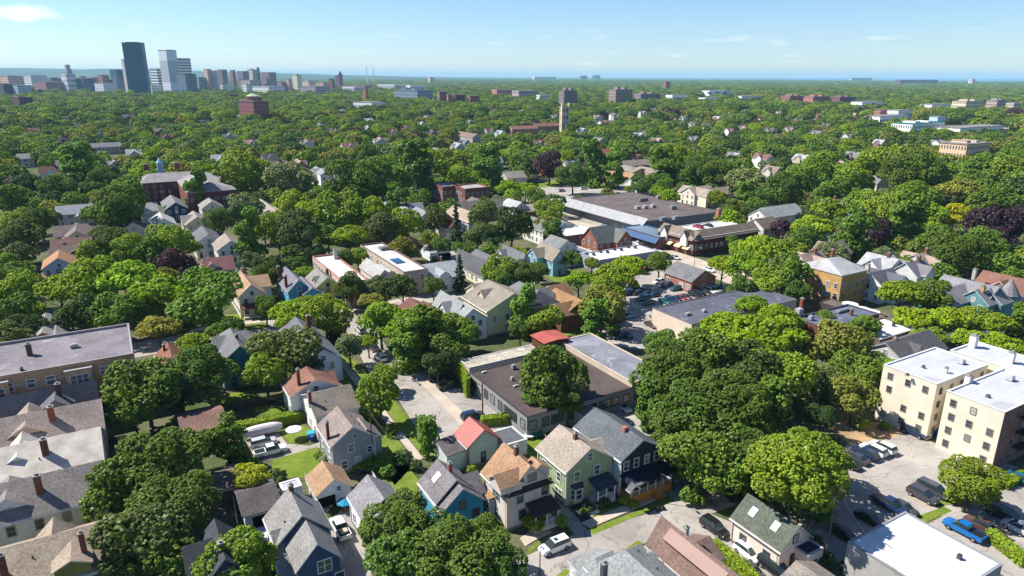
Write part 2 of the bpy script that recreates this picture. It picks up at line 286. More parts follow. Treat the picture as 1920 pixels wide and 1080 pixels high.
# ------------------------------------------------------------------ mesh helpers
COL = sc.collection
class MB:
    "collects faces in world coordinates; build() links them as one mesh under its thing"
    def __init__(s): s.v = []; s.f = []; s.m = []
    def face(s, pts, mi=0):
        n = len(s.v); s.v.extend(pts); s.f.append(tuple(range(n, n + len(pts)))); s.m.append(mi)
    def prism(s, poly, z0, z1, mi=0, top=None, bottom=False):
        "poly: ccw list of (x, y); z1 may be a list"
        n = len(poly); z1s = z1 if isinstance(z1, (list, tuple)) else [z1] * n
        z0s = z0 if isinstance(z0, (list, tuple)) else [z0] * n
        for i in range(n):
            j = (i + 1) % n; a, b = poly[i], poly[j]
            s.face([(a[0], a[1], z0s[i]), (b[0], b[1], z0s[j]), (b[0], b[1], z1s[j]), (a[0], a[1], z1s[i])], mi)
        s.face([(p[0], p[1], z1s[i]) for i, p in enumerate(poly)], mi if top is None else top)
        if bottom: s.face([(poly[i][0], poly[i][1], z0s[i]) for i in range(n - 1, -1, -1)], mi)
    def box(s, fr, x0, x1, y0, y1, z0, z1, mi=0, top=None):
        s.prism([fr.w(x0, y0), fr.w(x1, y0), fr.w(x1, y1), fr.w(x0, y1)], z0, z1, mi, top, True)
    def tube(s, a, b, r0, r1=None, n=8, mi=0, cap=True):
        r1 = r0 if r1 is None else r1
        a, b = Vector(a), Vector(b); d = (b - a).normalized()
        q = d.orthogonal().normalized(); e = d.cross(q)
        A = [a + (q * math.cos(2 * math.pi * k / n) + e * math.sin(2 * math.pi * k / n)) * r0 for k in range(n)]
        B = [b + (q * math.cos(2 * math.pi * k / n) + e * math.sin(2 * math.pi * k / n)) * r1 for k in range(n)]
        for k in range(n):
            j = (k + 1) % n; s.face([tuple(A[k]), tuple(A[j]), tuple(B[j]), tuple(B[k])], mi)
        if cap: s.face([tuple(x) for x in B], mi); s.face([tuple(x) for x in reversed(A)], mi)
    def build(s, name, mats, parent=None, frame=None, smooth=False):
        if not s.f: return None
        if not isinstance(mats, (list, tuple)): mats = [mats]
        fr = frame or (FRAMES.get(parent.name) if parent else None)
        me = bpy.data.meshes.new(name)
        vs = [fr.l3(p) for p in s.v] if fr else s.v
        me.from_pydata(vs, [], s.f)
        for m in mats: me.materials.append(m)
        me.polygons.foreach_set('material_index', s.m)
        if smooth: me.polygons.foreach_set('use_smooth', [True] * len(s.f))
        me.update()
        o = bpy.data.objects.new(name, me); COL.objects.link(o)
        if parent: o.parent = parent; FRAMES[o.name] = fr
        elif frame: o.location = (frame.x, frame.y, frame.z); o.rotation_euler = (0, 0, frame.a)
        return o
class Frame:
    def __init__(s, x, y, a, z=0.0): s.x, s.y, s.a, s.z = x, y, a, z; s.c, s.s = math.cos(a), math.sin(a)
    def w(s, lx, ly): return (s.x + lx * s.c - ly * s.s, s.y + lx * s.s + ly * s.c)
    def w3(s, lx, ly, lz): q = s.w(lx, ly); return (q[0], q[1], s.z + lz)
    def l(s, wx, wy): dx, dy = wx - s.x, wy - s.y; return (dx * s.c + dy * s.s, -dx * s.s + dy * s.c)
    def l3(s, p): q = s.l(p[0], p[1]); return (q[0], q[1], p[2] - s.z)
FRAMES = {}
def tag(o, label=None, cat=None, group=None, kind=None):
    if label: o['label'] = label
    if cat: o['category'] = cat
    if group: o['group'] = group
    if kind: o['kind'] = kind
    return o
def empty(name, fr, label, cat, group=None):
    o = bpy.data.objects.new(name, None); COL.objects.link(o); o.empty_display_size = .5
    o.location = (fr.x, fr.y, fr.z); o.rotation_euler = (0, 0, fr.a); FRAMES[o.name] = fr
    return tag(o, label, cat, group)
def place(name, me, parent, wx, wy, wz, wa, color=None):
    "link a shared mesh as a part at a world position"
    o = bpy.data.objects.new(name, me); COL.objects.link(o); fr = FRAMES[parent.name]
    o.parent = parent; q = fr.l(wx, wy); o.location = (q[0], q[1], wz - fr.z); o.rotation_euler = (0, 0, wa - fr.a)
    FRAMES[o.name] = Frame(wx, wy, wa, wz)
    if color: o.color = color
    return o
LAND = []          # landmarks for labels: (px, py, phrase)
FOOT = []          # footprints (polygon) that trees keep out of
VIEWBOX = []       # (x0, x1, y0, y1, dist) picture extents of buildings the trees leave visible
def note(poly, h, keep=1.0):
    FOOT.append(poly)
    q = [PX(x, y, z) for x, y in poly for z in (h * (1 - keep), h)]
    VIEWBOX.append((min(a[0] for a in q), max(a[0] for a in q), min(a[1] for a in q), max(a[1] for a in q), sum(a[2] for a in q) / len(q)))

# ------------------------------------------------------------------ windows and doors (shared meshes)
WM = {}
def win_meshes(w_, h_, col):
    k = (round(w_, 2), round(h_, 2), col)
    if k in WM: return WM[k]
    fr0 = Frame(0, 0, 0)
    g = MB(); g.box(fr0, 0, .03, -w_ / 2, w_ / 2, 0, h_)
    t = .11 if h_ > .7 else .08
    f = MB(); f.box(fr0, 0, .07, -w_ / 2 - t, w_ / 2 + t, h_, h_ + t * 1.4); f.box(fr0, 0, .10, -w_ / 2 - t, w_ / 2 + t, -t, 0)
    f.box(fr0, 0, .07, -w_ / 2 - t, -w_ / 2, 0, h_); f.box(fr0, 0, .07, w_ / 2, w_ / 2 + t, 0, h_)
    f.box(fr0, .0, .055, -w_ / 2, w_ / 2, h_ * .5 - .035, h_ * .5 + .035)
    if w_ > 1.5:
        n = round(w_ / .9)
        for i in range(1, n):
            x = -w_ / 2 + w_ * i / n; f.box(fr0, 0, .065, x - .06, x + .06, .001, h_ - .001)
    out = []
    for nme, mb, mt in (('window', g, glass()), ('frame', f, paint(*col))):
        me = bpy.data.meshes.new(nme); me.from_pydata(mb.v, [], mb.f); me.materials.append(mt); me.update(); out.append(me)
    WM[k] = out; return out
def window(parent, wx, wy, z, ang, w_=.95, h_=1.5, col=(235, 238, 240)):
    g, f = win_meshes(w_, h_, col)
    o = place('window', g, parent, wx, wy, z, ang)
    place('frame', f, o, wx, wy, z, ang)
    return o
def face_windows(parent, fr, side, L, hw, spec, col):
    "spec: list of (t, z, w, h) with t metres along the wall from its left end seen from outside"
    for (t, z, w_, h_) in spec:
        x, y, a = wall_pt(fr, side, L, hw, t)
        window(parent, x, y, z, a, w_, h_, col)
def wall_pt(fr, side, L, hw, t, off=.012):
    if side == 'F': q = fr.w(L + off, -hw + t); return q[0], q[1], fr.a
    if side == 'B': q = fr.w(-off, hw - t); return q[0], q[1], fr.a + math.pi
    if side == 'L': q = fr.w(L - t, hw + off); return q[0], q[1], fr.a + math.pi / 2
    q = fr.w(t, -hw - off); return q[0], q[1], fr.a - math.pi / 2
def seen(x, y, a, lim=-.25):
    d = math.hypot(x, y); return (-x * math.cos(a) - y * math.sin(a)) / d > lim
def auto_windows(parent, fr, L, hw, he, hr, col, rng, zb=0, gable=True, dens=3.2, sides='FBLR', wh=(.95, 1.45), st=2.85, wide=.2):
    for side in sides:
        W = 2 * hw if side in 'FB' else L
        x, y, a = wall_pt(fr, side, L, hw, W / 2)
        if not seen(x, y, a): continue
        n = max(1, int(W / dens))
        z = zb + 1.0
        if not gable:
            k_ = int((he - .9 - wh[1] - z) / st)
            if k_ >= 0: z = min(z + 1.4, he - .9 - wh[1] - k_ * st)
        while z + wh[1] < he - .15:
            for i in range(n):
                if n > 2 and rng.random() < .12: continue
                t = W * (i + .5) / n + rng.uniform(-.15, .15)
                ww = wh[0] if rng.random() > wide else wh[0] * 1.9
                if z < 1.5 and side == 'F' and i == 0 and zb < .5:
                    q = wall_pt(fr, side, L, hw, t); place('door', door_mesh(), parent, q[0], q[1], .35, q[2]); continue
                q = wall_pt(fr, side, L, hw, t); window(parent, q[0], q[1], z, q[2], min(ww, W * .5), wh[1], col)
            z += st
        if gable and side in 'FB' and hr - he > 1.8:
            q = wall_pt(fr, side, L, hw, W / 2); window(parent, q[0], q[1], he + .05, q[2], min(.9, W * .3), min(1.15, (hr - he) * .42), col)
def door_mesh():
    if 'door' in WM: return WM['door']
    mb = MB(); f0 = Frame(0, 0, 0); mb.box(f0, 0, .06, -.5, .5, 0, 2.1, 0); mb.box(f0, .06, .075, -.32, .32, 1.1, 1.9, 1)
    me = bpy.data.meshes.new('door'); me.from_pydata(mb.v, [], mb.f); me.materials.append(paint(70, 60, 58)); me.materials.append(glass())
    me.polygons.foreach_set('material_index', mb.m); me.update(); WM['door'] = me; return me

# ------------------------------------------------------------------ buildings
def gable_geo(wall, roof, fr, L, hw, he, hr, zb=0, ov=.35, hip=(0, 0), th=.2, wmi=0, close=True):
    "walls and pitched roof of one wing; x runs along the ridge, hip = inset of the ridge at (back, front)"
    hb, hf = hip
    P4 = [fr.w(0, -hw), fr.w(L, -hw), fr.w(L, hw), fr.w(0, hw)]
    for i in range(4):
        a, b = P4[i], P4[(i + 1) % 4]
        wall.face([(a[0], a[1], zb), (b[0], b[1], zb), (b[0], b[1], he), (a[0], a[1], he)], wmi)
    k = (hr - he) / hw
    for x, h in ((0, hb), (L, hf)):
        if h <= 0:
            t = [fr.w(x, -hw), fr.w(x, hw), fr.w(x, 0)]; pts = [(t[0][0], t[0][1], he), (t[1][0], t[1][1], he), (t[2][0], t[2][1], hr)]
            wall.face(pts if x > 0 else pts[::-1], wmi)
    zo = he - k * ov
    x0 = -ov if hb <= 0 else 0; x1 = L + ov if hf <= 0 else L
    def q(x, y, z): a = fr.w(x, y); return (a[0], a[1], z)
    r0, r1 = (x0 if hb <= 0 else hb), (x1 if hf <= 0 else L - hf)
    e0 = x0 if hb <= 0 else -ov; e1 = x1 if hf <= 0 else L + ov
    off = .04
    for sgn in (-1, 1):
        top = [q(e0, sgn * (hw + ov), zo + off + th), q(e1, sgn * (hw + ov), zo + off + th), q(r1, 0, hr + off + th), q(r0, 0, hr + off + th)]
        bot = [q(e0, sgn * (hw + ov), zo + off), q(e1, sgn * (hw + ov), zo + off), q(r1, 0, hr + off), q(r0, 0, hr + off)]
        if sgn > 0: top.reverse(); bot.reverse()
        roof.face(top, 0)
        roof.face(bot[::-1], 1)
        for i in range(4):
            j = (i + 1) % 4
            roof.face([bot[i], bot[j], top[j], top[i]], 1)
    for (h, e, r) in ((hb, e0, r0), (hf, e1, r1)):
        if h > 0:
            t3 = [q(e, -hw - ov, zo + off + th), q(e, hw + ov, zo + off + th), q(r, 0, hr + off + th)]
            b3 = [q(e, -hw - ov, zo + off), q(e, hw + ov, zo + off), q(r, 0, hr + off)]
            if e < L / 2: t3.reverse(); b3.reverse()
            roof.face(t3, 0); roof.face(b3[::-1], 1)
            for i in range(3):
                j = (i + 1) % 3; roof.face([b3[i], b3[j], t3[j], t3[i]], 1)
    return P4
def ridge_frame(A, B, hr, E=None, he=None, hw=None, L=None, ang=None):
    a, b = P(A[0], A[1], hr), P(B[0], B[1], hr)
    th = snap(a[0] - b[0], a[1] - b[1]) if ang is None else ang
    ux, uy = math.cos(th), math.sin(th)
    LL = (a[0] - b[0]) * ux + (a[1] - b[1]) * uy
    mx_, my_ = (a[0] + b[0]) / 2, (a[1] + b[1]) / 2
    ox, oy = mx_ - ux * LL / 2, my_ - uy * LL / 2
    if L: # keep the front end where it is seen
        ox, oy = ox + ux * (LL - L), oy + uy * (LL - L); LL = L
    if E:
        e = P(E[0], E[1], he); hw = abs(-(e[0] - ox) * uy + (e[1] - oy) * ux)
    return Frame(ox, oy, th), LL, hw
def chimney(parent, px, py, zt, s=.7, mat=None, cap=True, zb=None):
    "px, py: top of the chimney in the photograph, at height zt"
    x, y = P(px, py, zt); fr = Frame(x, y, GU)
    mb = MB(); h = s / 2; mb.box(fr, -h, h, -h, h, (zb if zb is not None else zt - 3.2), zt)
    o = mb.build('chimney', mat or brick(150, 75, 55), parent)
    if cap:
        mc = MB(); mc.box(fr, -h - .08, h + .08, -h - .08, h + .08, zt - .02, zt + .12); mc.box(fr, -h * .5, h * .5, -h * .5, h * .5, zt + .12, zt + .4)
        mc.build('cap', concrete(170, 165, 160), o)
    return o
def ang_pt(fr, dx): return fr.w(dx, 0)
CURSEED = [0]
def house(label, A, B, hr, he, E=None, hw=None, L=None, wall=None, roof=None, trim=(235, 235, 232), wings=(), chim=(), auto='FBLR', dens=3.2,
          wcol=(238, 240, 242), hip=(0, 0), short=None, name='house', cat='house', spec=(), skylights=(), ov=.4, group=None, vents=0, keep=1.0, front_mat=None, porch=None, extra=None):
    CURSEED[0] += 1; rng = random.Random(CURSEED[0])
    fr, LL, hw = ridge_frame(A, B, hr, E, he, hw, L)
    c = Frame(*fr.w(LL / 2, 0), fr.a)
    root = empty(name, c, label, cat, group)
    wmb, rmb = MB(), MB()
    poly = gable_geo(wmb, rmb, fr, LL, hw, he, hr, hip=hip, ov=ov)
    note(poly, he, keep)
    auto_windows(root, fr, LL, hw, he, hr, wcol, rng, sides=auto, dens=dens, gable=not any(hip))
    for (side, t, z, w_, h_) in spec:
        x, y, a = wall_pt(fr, side, LL, hw, t); window(root, x, y, z, a, w_, h_, wcol)
    for wg in wings:
        wg = dict(wg)
        f2, L2, h2 = ridge_frame(wg['A'], wg['B'], wg['hr'], wg.get('E'), wg.get('he'), wg.get('hw'), wg.get('L'))
        if wg.get('grow'): f2 = Frame(*f2.w(-wg['grow'], 0), f2.a); L2 += wg['grow']
        p2 = gable_geo(wmb, rmb, f2, L2, h2, wg['he'], wg['hr'], zb=wg.get('zb', 0), ov=wg.get('ov', .3), hip=wg.get('hip', (0, 0)))
        if not wg.get('zb'): FOOT.append(p2)
        if wg.get('auto', 'F'): auto_windows(root, f2, L2, h2, wg['he'], wg['hr'], wcol, rng, zb=wg.get('zb', 0), sides=wg.get('auto', 'F'), wh=wg.get('wh', (.95, 1.4)), dens=wg.get('dens', 3.2))
        for (side, t, z, w_, h_) in wg.get('spec', ()):
            x, y, a = wall_pt(f2, side, L2, h2, t); window(root, x, y, z, a, w_, h_, wcol)
    wmb.build('wall', wall, root)
    if math.hypot(c.x, c.y) < 185 and name == 'house':   # foundation band, corner boards, gutters and a downpipe
        fb_ = MB(); e_ = .04
        fp = [fr.w(-e_, -hw - e_), fr.w(LL + e_, -hw - e_), fr.w(LL + e_, hw + e_), fr.w(-e_, hw + e_)]; fb_.prism(fp, 0, .55); fb_.build('foundation', concrete(150, 146, 140), root)
        for (x_, y_) in ((0, -hw), (LL, -hw), (LL, hw), (0, hw)):
            cb = MB(); sx, sy = (1 if x_ > 0 else -1) * .025, (1 if y_ > 0 else -1) * .025; cb.box(fr, x_ + sx - .11, x_ + sx + .11, y_ + sy - .11, y_ + sy + .11, .56, he - .12); cb.build('corner_board', paint(*trim), root)
        for sg in (-1, 1):
            k_ = (hr - he) / hw; gy = sg * (hw + ov + .06); gt = MB(); gt.box(fr, -ov, LL + ov, gy - .06, gy + .06, he - k_ * ov - .06, he - k_ * ov + .09); gt.build('gutter', paint(225, 226, 228), root)
            dp = MB(); a_ = fr.w(LL - .35, sg * (hw + .1)); dp.tube((a_[0], a_[1], .2), (a_[0], a_[1], he - .1), .045, n=6); dp.build('downpipe', paint(225, 226, 228), root)
    ro = rmb.build('roof', [roof, paint(*trim)], root)
    for ch in chim: chimney(root, *ch)
    for (px, py, s) in skylights:
        # skylight lies on the roof slope next to the ridge: find its height from the slope
        z = hr - .8
        for _ in range(12):
            x, y = P(px, py, z); lx, ly = fr.l(x, y); z = hr - abs(ly) * (hr - he) / hw + .3
        k = (hr - he) / hw * (1 if ly > 0 else -1)
        mb = MB()
        pts = [(lx - s, ly - s), (lx + s, ly - s), (lx + s, ly + s), (lx - s, ly + s)]
        mb.prism([fr.w(*p) for p in pts], [z - .1 - k * (p[1] - ly) for p in pts], [z + .08 - k * (p[1] - ly) for p in pts], 0)
        mb.build('skylight', paint(235, 238, 240), root)
    for _ in range(vents):
        t = rng.uniform(.2, .8); sg = rng.choice((-1, 1)); yy = rng.uniform(.2, .6) * hw * sg; z = hr - abs(yy) * (hr - he) / hw
        x, y = fr.w(LL * t, yy); mb = MB(); mb.tube((x, y, z), (x, y, z + .55), .09, n=6); mb.build('vent_pipe', plain('dark_metal', 60, 60, 62), root)
    if porch: porch(root, fr, LL, hw)
    if extra: extra(root, fr, LL, hw)
    q = PX(c.x, c.y, he)
    if short: LAND.append((q[0], q[1], short))
    root['px'] = q[0]; 
    return root, fr, LL, hw
def flat(label, P0, PA, PB, h, wall, top, par=.5, name='building', cat='building', short=None, rows=None, auto='FBLR', wcol=(238, 240, 242), units=(), chim=(),
         dens=3.2, keep=1.0, la=None, lb=None, trim=None, group=None, wh=(1.0, 1.5), extra=None, snapit=True, st=3.0, z0=0, wide=.2):
    "flat-roofed block: P0 roof corner, PA and PB the neighbouring corners, all seen at height h"
    CURSEED[0] += 1; rng = random.Random(CURSEED[0])
    p0, pa, pb = P(*P0, h), P(*PA, h), P(*PB, h)
    th = snap(pa[0] - p0[0], pa[1] - p0[1]) if snapit else math.atan2(pa[1] - p0[1], pa[0] - p0[0])
    ux, uy = math.cos(th), math.sin(th)
    LA = la or ((pa[0] - p0[0]) * ux + (pa[1] - p0[1]) * uy)
    sb = -(pb[0] - p0[0]) * uy + (pb[1] - p0[1]) * ux
    LB = lb or abs(sb); sb = 1 if sb > 0 else -1
    # frame with x along A, origin at middle of P0-PB side
    cx, cy = p0[0] - uy * sb * LB / 2, p0[1] + ux * sb * LB / 2
    fr = Frame(cx, cy, th); hw = LB / 2
    c = Frame(*fr.w(LA / 2, 0), th)
    root = empty(name, c, label, cat, group)
    wm = MB(); t = .3
    poly = [fr.w(0, -hw), fr.w(LA, -hw), fr.w(LA, hw), fr.w(0, hw)]
    inn = [fr.w(t, -hw + t), fr.w(LA - t, -hw + t), fr.w(LA - t, hw - t), fr.w(t, hw - t)]
    for i in range(4):
        j = (i + 1) % 4; a, b, ai, bi = poly[i], poly[j], inn[i], inn[j]
        wm.face([(a[0], a[1], z0), (b[0], b[1], z0), (b[0], b[1], h + par - .12), (a[0], a[1], h + par - .12)])
    wm.build('wall', wall, root)
    cm = MB(); o_ = .06
    po = [fr.w(-o_, -hw - o_), fr.w(LA + o_, -hw - o_), fr.w(LA + o_, hw + o_), fr.w(-o_, hw + o_)]
    for i in range(4):
        j = (i + 1) % 4; a, b, ai, bi = po[i], po[j], inn[i], inn[j]
        cm.face([(a[0], a[1], h + par - .12), (b[0], b[1], h + par - .12), (b[0], b[1], h + par), (a[0], a[1], h + par)])
        cm.face([(a[0], a[1], h + par), (b[0], b[1], h + par), (bi[0], bi[1], h + par), (ai[0], ai[1], h + par)])
        cm.face([(bi[0], bi[1], h), (ai[0], ai[1], h), (ai[0], ai[1], h + par), (bi[0], bi[1], h + par)])
        cm.face([(a[0], a[1], h + par - .12), (b[0], b[1], h + par - .12), (poly[j][0], poly[j][1], h + par - .12), (poly[i][0], poly[i][1], h + par - .12)][::-1])
    cm.build('parapet', trim or wall, root)
    rm = MB(); rm.face([(q[0], q[1], h) for q in inn]); rm.build('roof', top, root)
    note(poly, h, keep)
    if auto: auto_windows(root, fr, LA, hw, h - .2, h, wcol, rng, gable=False, sides=auto, dens=dens, wh=wh, st=st, wide=wide)
    for (px, py, sx, sy, sz, col) in units:
        x, y = P(px, py, h); f2 = Frame(x, y, GU); mb = MB(); mb.box(f2, -sx / 2, sx / 2, -sy / 2, sy / 2, h + .15, h + .15 + sz)
        mb.box(f2, -sx * .35, sx * .35, -sy * .35, sy * .35, h + .15 + sz, h + .28 + sz)
        for q in ((-1, -1), (1, 1), (-1, 1), (1, -1)): mb.box(f2, q[0] * sx * .4 - .05, q[0] * sx * .4 + .05, q[1] * sy * .4 - .05, q[1] * sy * .4 + .05, h, h + .16)
        mb.build('rooftop_unit', seam_metal(*col), root)
    for ch in chim: chimney(root, *ch)
    if extra: extra(root, fr, LA, hw)
    q = PX(c.x, c.y, h)
    if short: LAND.append((q[0], q[1], short))
    return root, fr, LA, hw
def ground_poly(name, pts, mat, z, label=None, cat=None, kind='structure', curb=0, px=True):
    mb = MB(); w_ = [P(*p, 0) for p in pts] if px else pts
    ar = sum(w_[i][0] * w_[(i + 1) % len(w_)][1] - w_[(i + 1) % len(w_)][0] * w_[i][1] for i in range(len(w_)))
    if ar < 0: w_ = w_[::-1]
    if curb: mb.prism(w_, 0, curb)
    else: mb.face([(p[0], p[1], z) for p in w_])
    o = mb.build(name, mat); tag(o, label, cat, None, kind); return o
# ------------------------------------------------------------------ trees
def unit(v): return v / np.maximum(np.linalg.norm(v, axis=-1, keepdims=True), 1e-9)
def crown_mesh(name, seed, lobes=20, knobs=46, leaves=11, leaf=.055, aspect=.85, shape='round', lobe_r=(.30, .42), spread=.66, mat=None, kn_r=.085, core=260):
    g = np.random.default_rng(seed)
    cs, rs = [], []
    for i in range(lobes):
        if shape == 'round':
            u = unit(g.normal(size=3)); u[2] = u[2] * .9 + .12
            rad = spread * g.uniform(.75, 1.05) if i > lobes * .2 else spread * g.uniform(.1, .5)
            c = u * rad * np.array([1, 1, aspect]); r = g.uniform(*lobe_r)
        elif shape == 'tall':
            z = g.uniform(-.95, 1.0); rr = (1 - ((z - .0) / 1.25) ** 2) ** .5 * .62 * g.uniform(.5, 1.05)
            a = g.uniform(0, 2 * math.pi); c = np.array([rr * math.cos(a), rr * math.sin(a), z * aspect]); r = g.uniform(.24, .36)
        elif shape == 'cone':
            z = i / lobes; rr = (1 - z) * .62 * g.uniform(.6, 1.0); a = i * 2.4
            c = np.array([rr * math.cos(a), rr * math.sin(a), (z * 2 - 1) * aspect]); r = .30 * (1 - z * .75)
        else:  # umbrella / layered honey locust
            a = g.uniform(0, 2 * math.pi); q = g.uniform(0, 1) ** .5 * .72; c = np.array([q * math.cos(a), q * math.sin(a), (.45 - q * q * .75 + g.uniform(-.35, .18)) * aspect]); r = g.uniform(.22, .33)
        cs.append(c); rs.append(r)
    cs, rs = np.array(cs), np.array(rs)
    kp, kd = [], []
    for i in range(lobes):
        d = unit(g.normal(size=(int(knobs * 1.9), 3))); d = d[d[:, 2] > -.55]
        fl = .78 if shape != 'layer' else .55
        p = cs[i] + d * rs[i] * np.array([1, 1, fl]) * g.uniform(.86, 1.08, (len(d), 1))
        dist = np.linalg.norm((p[:, None] - cs[None]) / rs[None, :, None], axis=2); dist[:, i] = 9
        keep = dist.min(axis=1) > .80
        p, d = p[keep], d[keep]
        # thin out so that knobs stay apart
        sel = []
        for j in range(len(p)):
            if all(np.linalg.norm(p[j] - p[k]) > kn_r * .95 for k in sel[-40:]): sel.append(j)
        kp.append(p[sel]); kd.append(d[sel])
    kp, kd = np.concatenate(kp), np.concatenate(kd)
    n = len(kp)
    kr = kn_r * g.uniform(.7, 1.25, (n, 1, 1))
    dd = unit(g.normal(size=(n, leaves, 3)) + kd[:, None] * .9 + np.array([0, 0, .55]))
    pos = kp[:, None] + dd * kr * np.array([1, 1, .8])
    nor = unit(dd + g.normal(size=dd.shape) * .28 + np.array([0, 0, .35]))
    pos, nor = pos.reshape(-1, 3), nor.reshape(-1, 3)
    # loose inner foliage so that the crown is not hollow
    ci = g.integers(0, lobes, core); cp = cs[ci] + unit(g.normal(size=(core, 3))) * rs[ci][:, None] * g.uniform(.2, .75, (core, 1))
    pos = np.concatenate([pos, cp]); nor = np.concatenate([nor, unit(g.normal(size=(core, 3)))])
    sz = np.concatenate([leaf * g.uniform(.6, 1.25, n * leaves), leaf * g.uniform(2.0, 3.6, core)])
    t = unit(np.cross(nor, unit(g.normal(size=nor.shape)))); b = np.cross(nor, t)
    m = len(pos); co = np.zeros((m, 4, 3))
    for k, (x, y) in enumerate(((-1, -.45), (.5, -1), (1, .5), (-.35, 1))):
        jx = x * g.uniform(.6, 1.1, m) * sz; jy = y * g.uniform(.6, 1.1, m) * sz
        co[:, k] = pos + t * jx[:, None] + b * jy[:, None] + nor * (g.uniform(-.15, .15, m) * sz)[:, None]
    # each clump of leaves has a dense irregular heart (a jittered octahedron) that keeps the crown opaque
    oc = np.array([[1, 0, 0], [0, 1, 0], [-1, 0, 0], [0, -1, 0], [0, 0, 1], [0, 0, -1]], float)
    ot = np.array([[0, 1, 4], [1, 2, 4], [2, 3, 4], [3, 0, 4], [1, 0, 5], [2, 1, 5], [3, 2, 5], [0, 3, 5]])
    an = g.uniform(0, 6.28, n); rot = np.stack([np.stack([np.cos(an), -np.sin(an), an * 0], 1), np.stack([np.sin(an), np.cos(an), an * 0], 1), np.stack([an * 0, an * 0, an * 0 + 1], 1)], 1)
    ov = np.einsum('nij,kj->nki', rot, oc) * kr * np.array([1, 1, .8]) * .86 * g.uniform(.7, 1.2, (n, 6, 1)) + kp[:, None]
    ot_all = (ot[None] + (np.arange(n) * 6)[:, None, None] + m * 4).reshape(-1, 3)
    verts = np.concatenate([co.reshape(-1, 3), ov.reshape(-1, 3)])
    me = bpy.data.meshes.new(name); me.vertices.add(len(verts)); me.vertices.foreach_set('co', verts.ravel())
    li = np.concatenate([np.arange(m * 4), ot_all.ravel()]).astype(np.int32)
    ls = np.concatenate([np.arange(m) * 4, m * 4 + np.arange(len(ot_all)) * 3]).astype(np.int32)
    me.loops.add(len(li)); me.loops.foreach_set('vertex_index', li)
    me.polygons.add(len(ls)); me.polygons.foreach_set('loop_start', ls)
    me.materials.append(mat); me.update(calc_edges=True)
    return me
BARK = noisy('bark', (.10, .08, .06, 1), .95, 9, .3, 1.2, .25)
def trunk_mesh(name, seed, straight=False):
    "unit trunk: root at 0, crown centre at z = 1, limbs reaching .5 out"
    g = random.Random(seed); mb = MB(); L_ = leaf_r = None
    p = Vector((0, 0, -.03)); r = .055
    for i in range(5):
        q = p + Vector((g.uniform(-.03, .03), g.uniform(-.03, .03), .2)); mb.tube(p, q, r, r * .86, 8, cap=False); p = q; r *= .86
        if i >= 1 and not straight:
            for k in range(2):
                a = g.uniform(0, 6.3); s = p; rr = r * .55
                for j in range(3):
                    e = s + Vector((math.cos(a) * .15, math.sin(a) * .15, .11 + .02 * j)); mb.tube(s, e, rr, rr * .65, 5, cap=False); s = e; rr *= .65; a += g.uniform(-.4, .4)
    mb.tube(p, p + Vector((0, 0, .35)), r, r * .3, 6)
    me = bpy.data.meshes.new(name); me.from_pydata(mb.v, [], mb.f); me.materials.append(BARK); me.update(); return me
LM = leaf_mat('leaves'); LMF = leaf_mat('distant_leaves', True)
CR = {
 'round': [crown_mesh('round_crown', s, 26, 80, 9, .034, .82, mat=LM, kn_r=.055, spread=.72) for s in (1, 2, 3, 4)],
 'big': [crown_mesh('broad_crown', s, 48, 120, 9, .020, .80, lobe_r=(.21, .31), spread=.78, mat=LM, kn_r=.036) for s in (11, 12, 13)],
 'tall': [crown_mesh('tall_crown', s, 26, 40, 10, .048, 1.3, 'tall', mat=LM, kn_r=.085) for s in (21, 22)],
 'layer': [crown_mesh('layered_crown', s, 40, 60, 9, .034, .75, 'layer', mat=LM, kn_r=.055) for s in (31, 32, 33)],
 'cone': [crown_mesh('cone_crown', s, 30, 40, 10, .045, 2.2, 'cone', mat=LM, kn_r=.07, core=120) for s in (41,)],
 'bush': [crown_mesh('bush_crown', s, 9, 30, 10, .085, .75, mat=LM, kn_r=.14, lobe_r=(.38, .5), spread=.5, core=60) for s in (51, 52)],
}
TK = [trunk_mesh('trunk', s) for s in (1, 2, 3)]; TKS = trunk_mesh('trunk', 9, True)
KIND = {  # species: crown kinds, colour key, label words
 'M': (('round', 'big'), 'M', 'dark green round maple'), 'B': (('big',), 'M', 'huge dark green broad maple'), 'G': (('round', 'tall'), 'G', 'mid green leafy tree'),
 'L': (('layer',), 'L', 'bright green spreading locust tree'), 'A': (('big',), 'A', 'yellow green dense round tree'), 'D': (('round', 'big'), 'D', 'very dark green dense tree'),
 'O': (('layer', 'round'), 'O', 'olive green feathery tree'), 'P': (('round',), 'P', 'dark purple leaved tree'), 'Y': (('round',), 'Y', 'golden yellow leaved tree'),
 'S': (('round',), 'S', 'pale grey green tree'), 'C': (('cone',), 'C', 'narrow dark conifer'), 'V': (('round',), 'V', 'light green rounded tree'), 'T': (('cone',), 'T', 'small blue spruce'),
 'K': (('round',), 'K', 'dull grey green dark tree'), 'R': (('bush',), 'R', 'reddish leaved small tree')}
TREES = []; TREED = []
trng = random.Random(7)
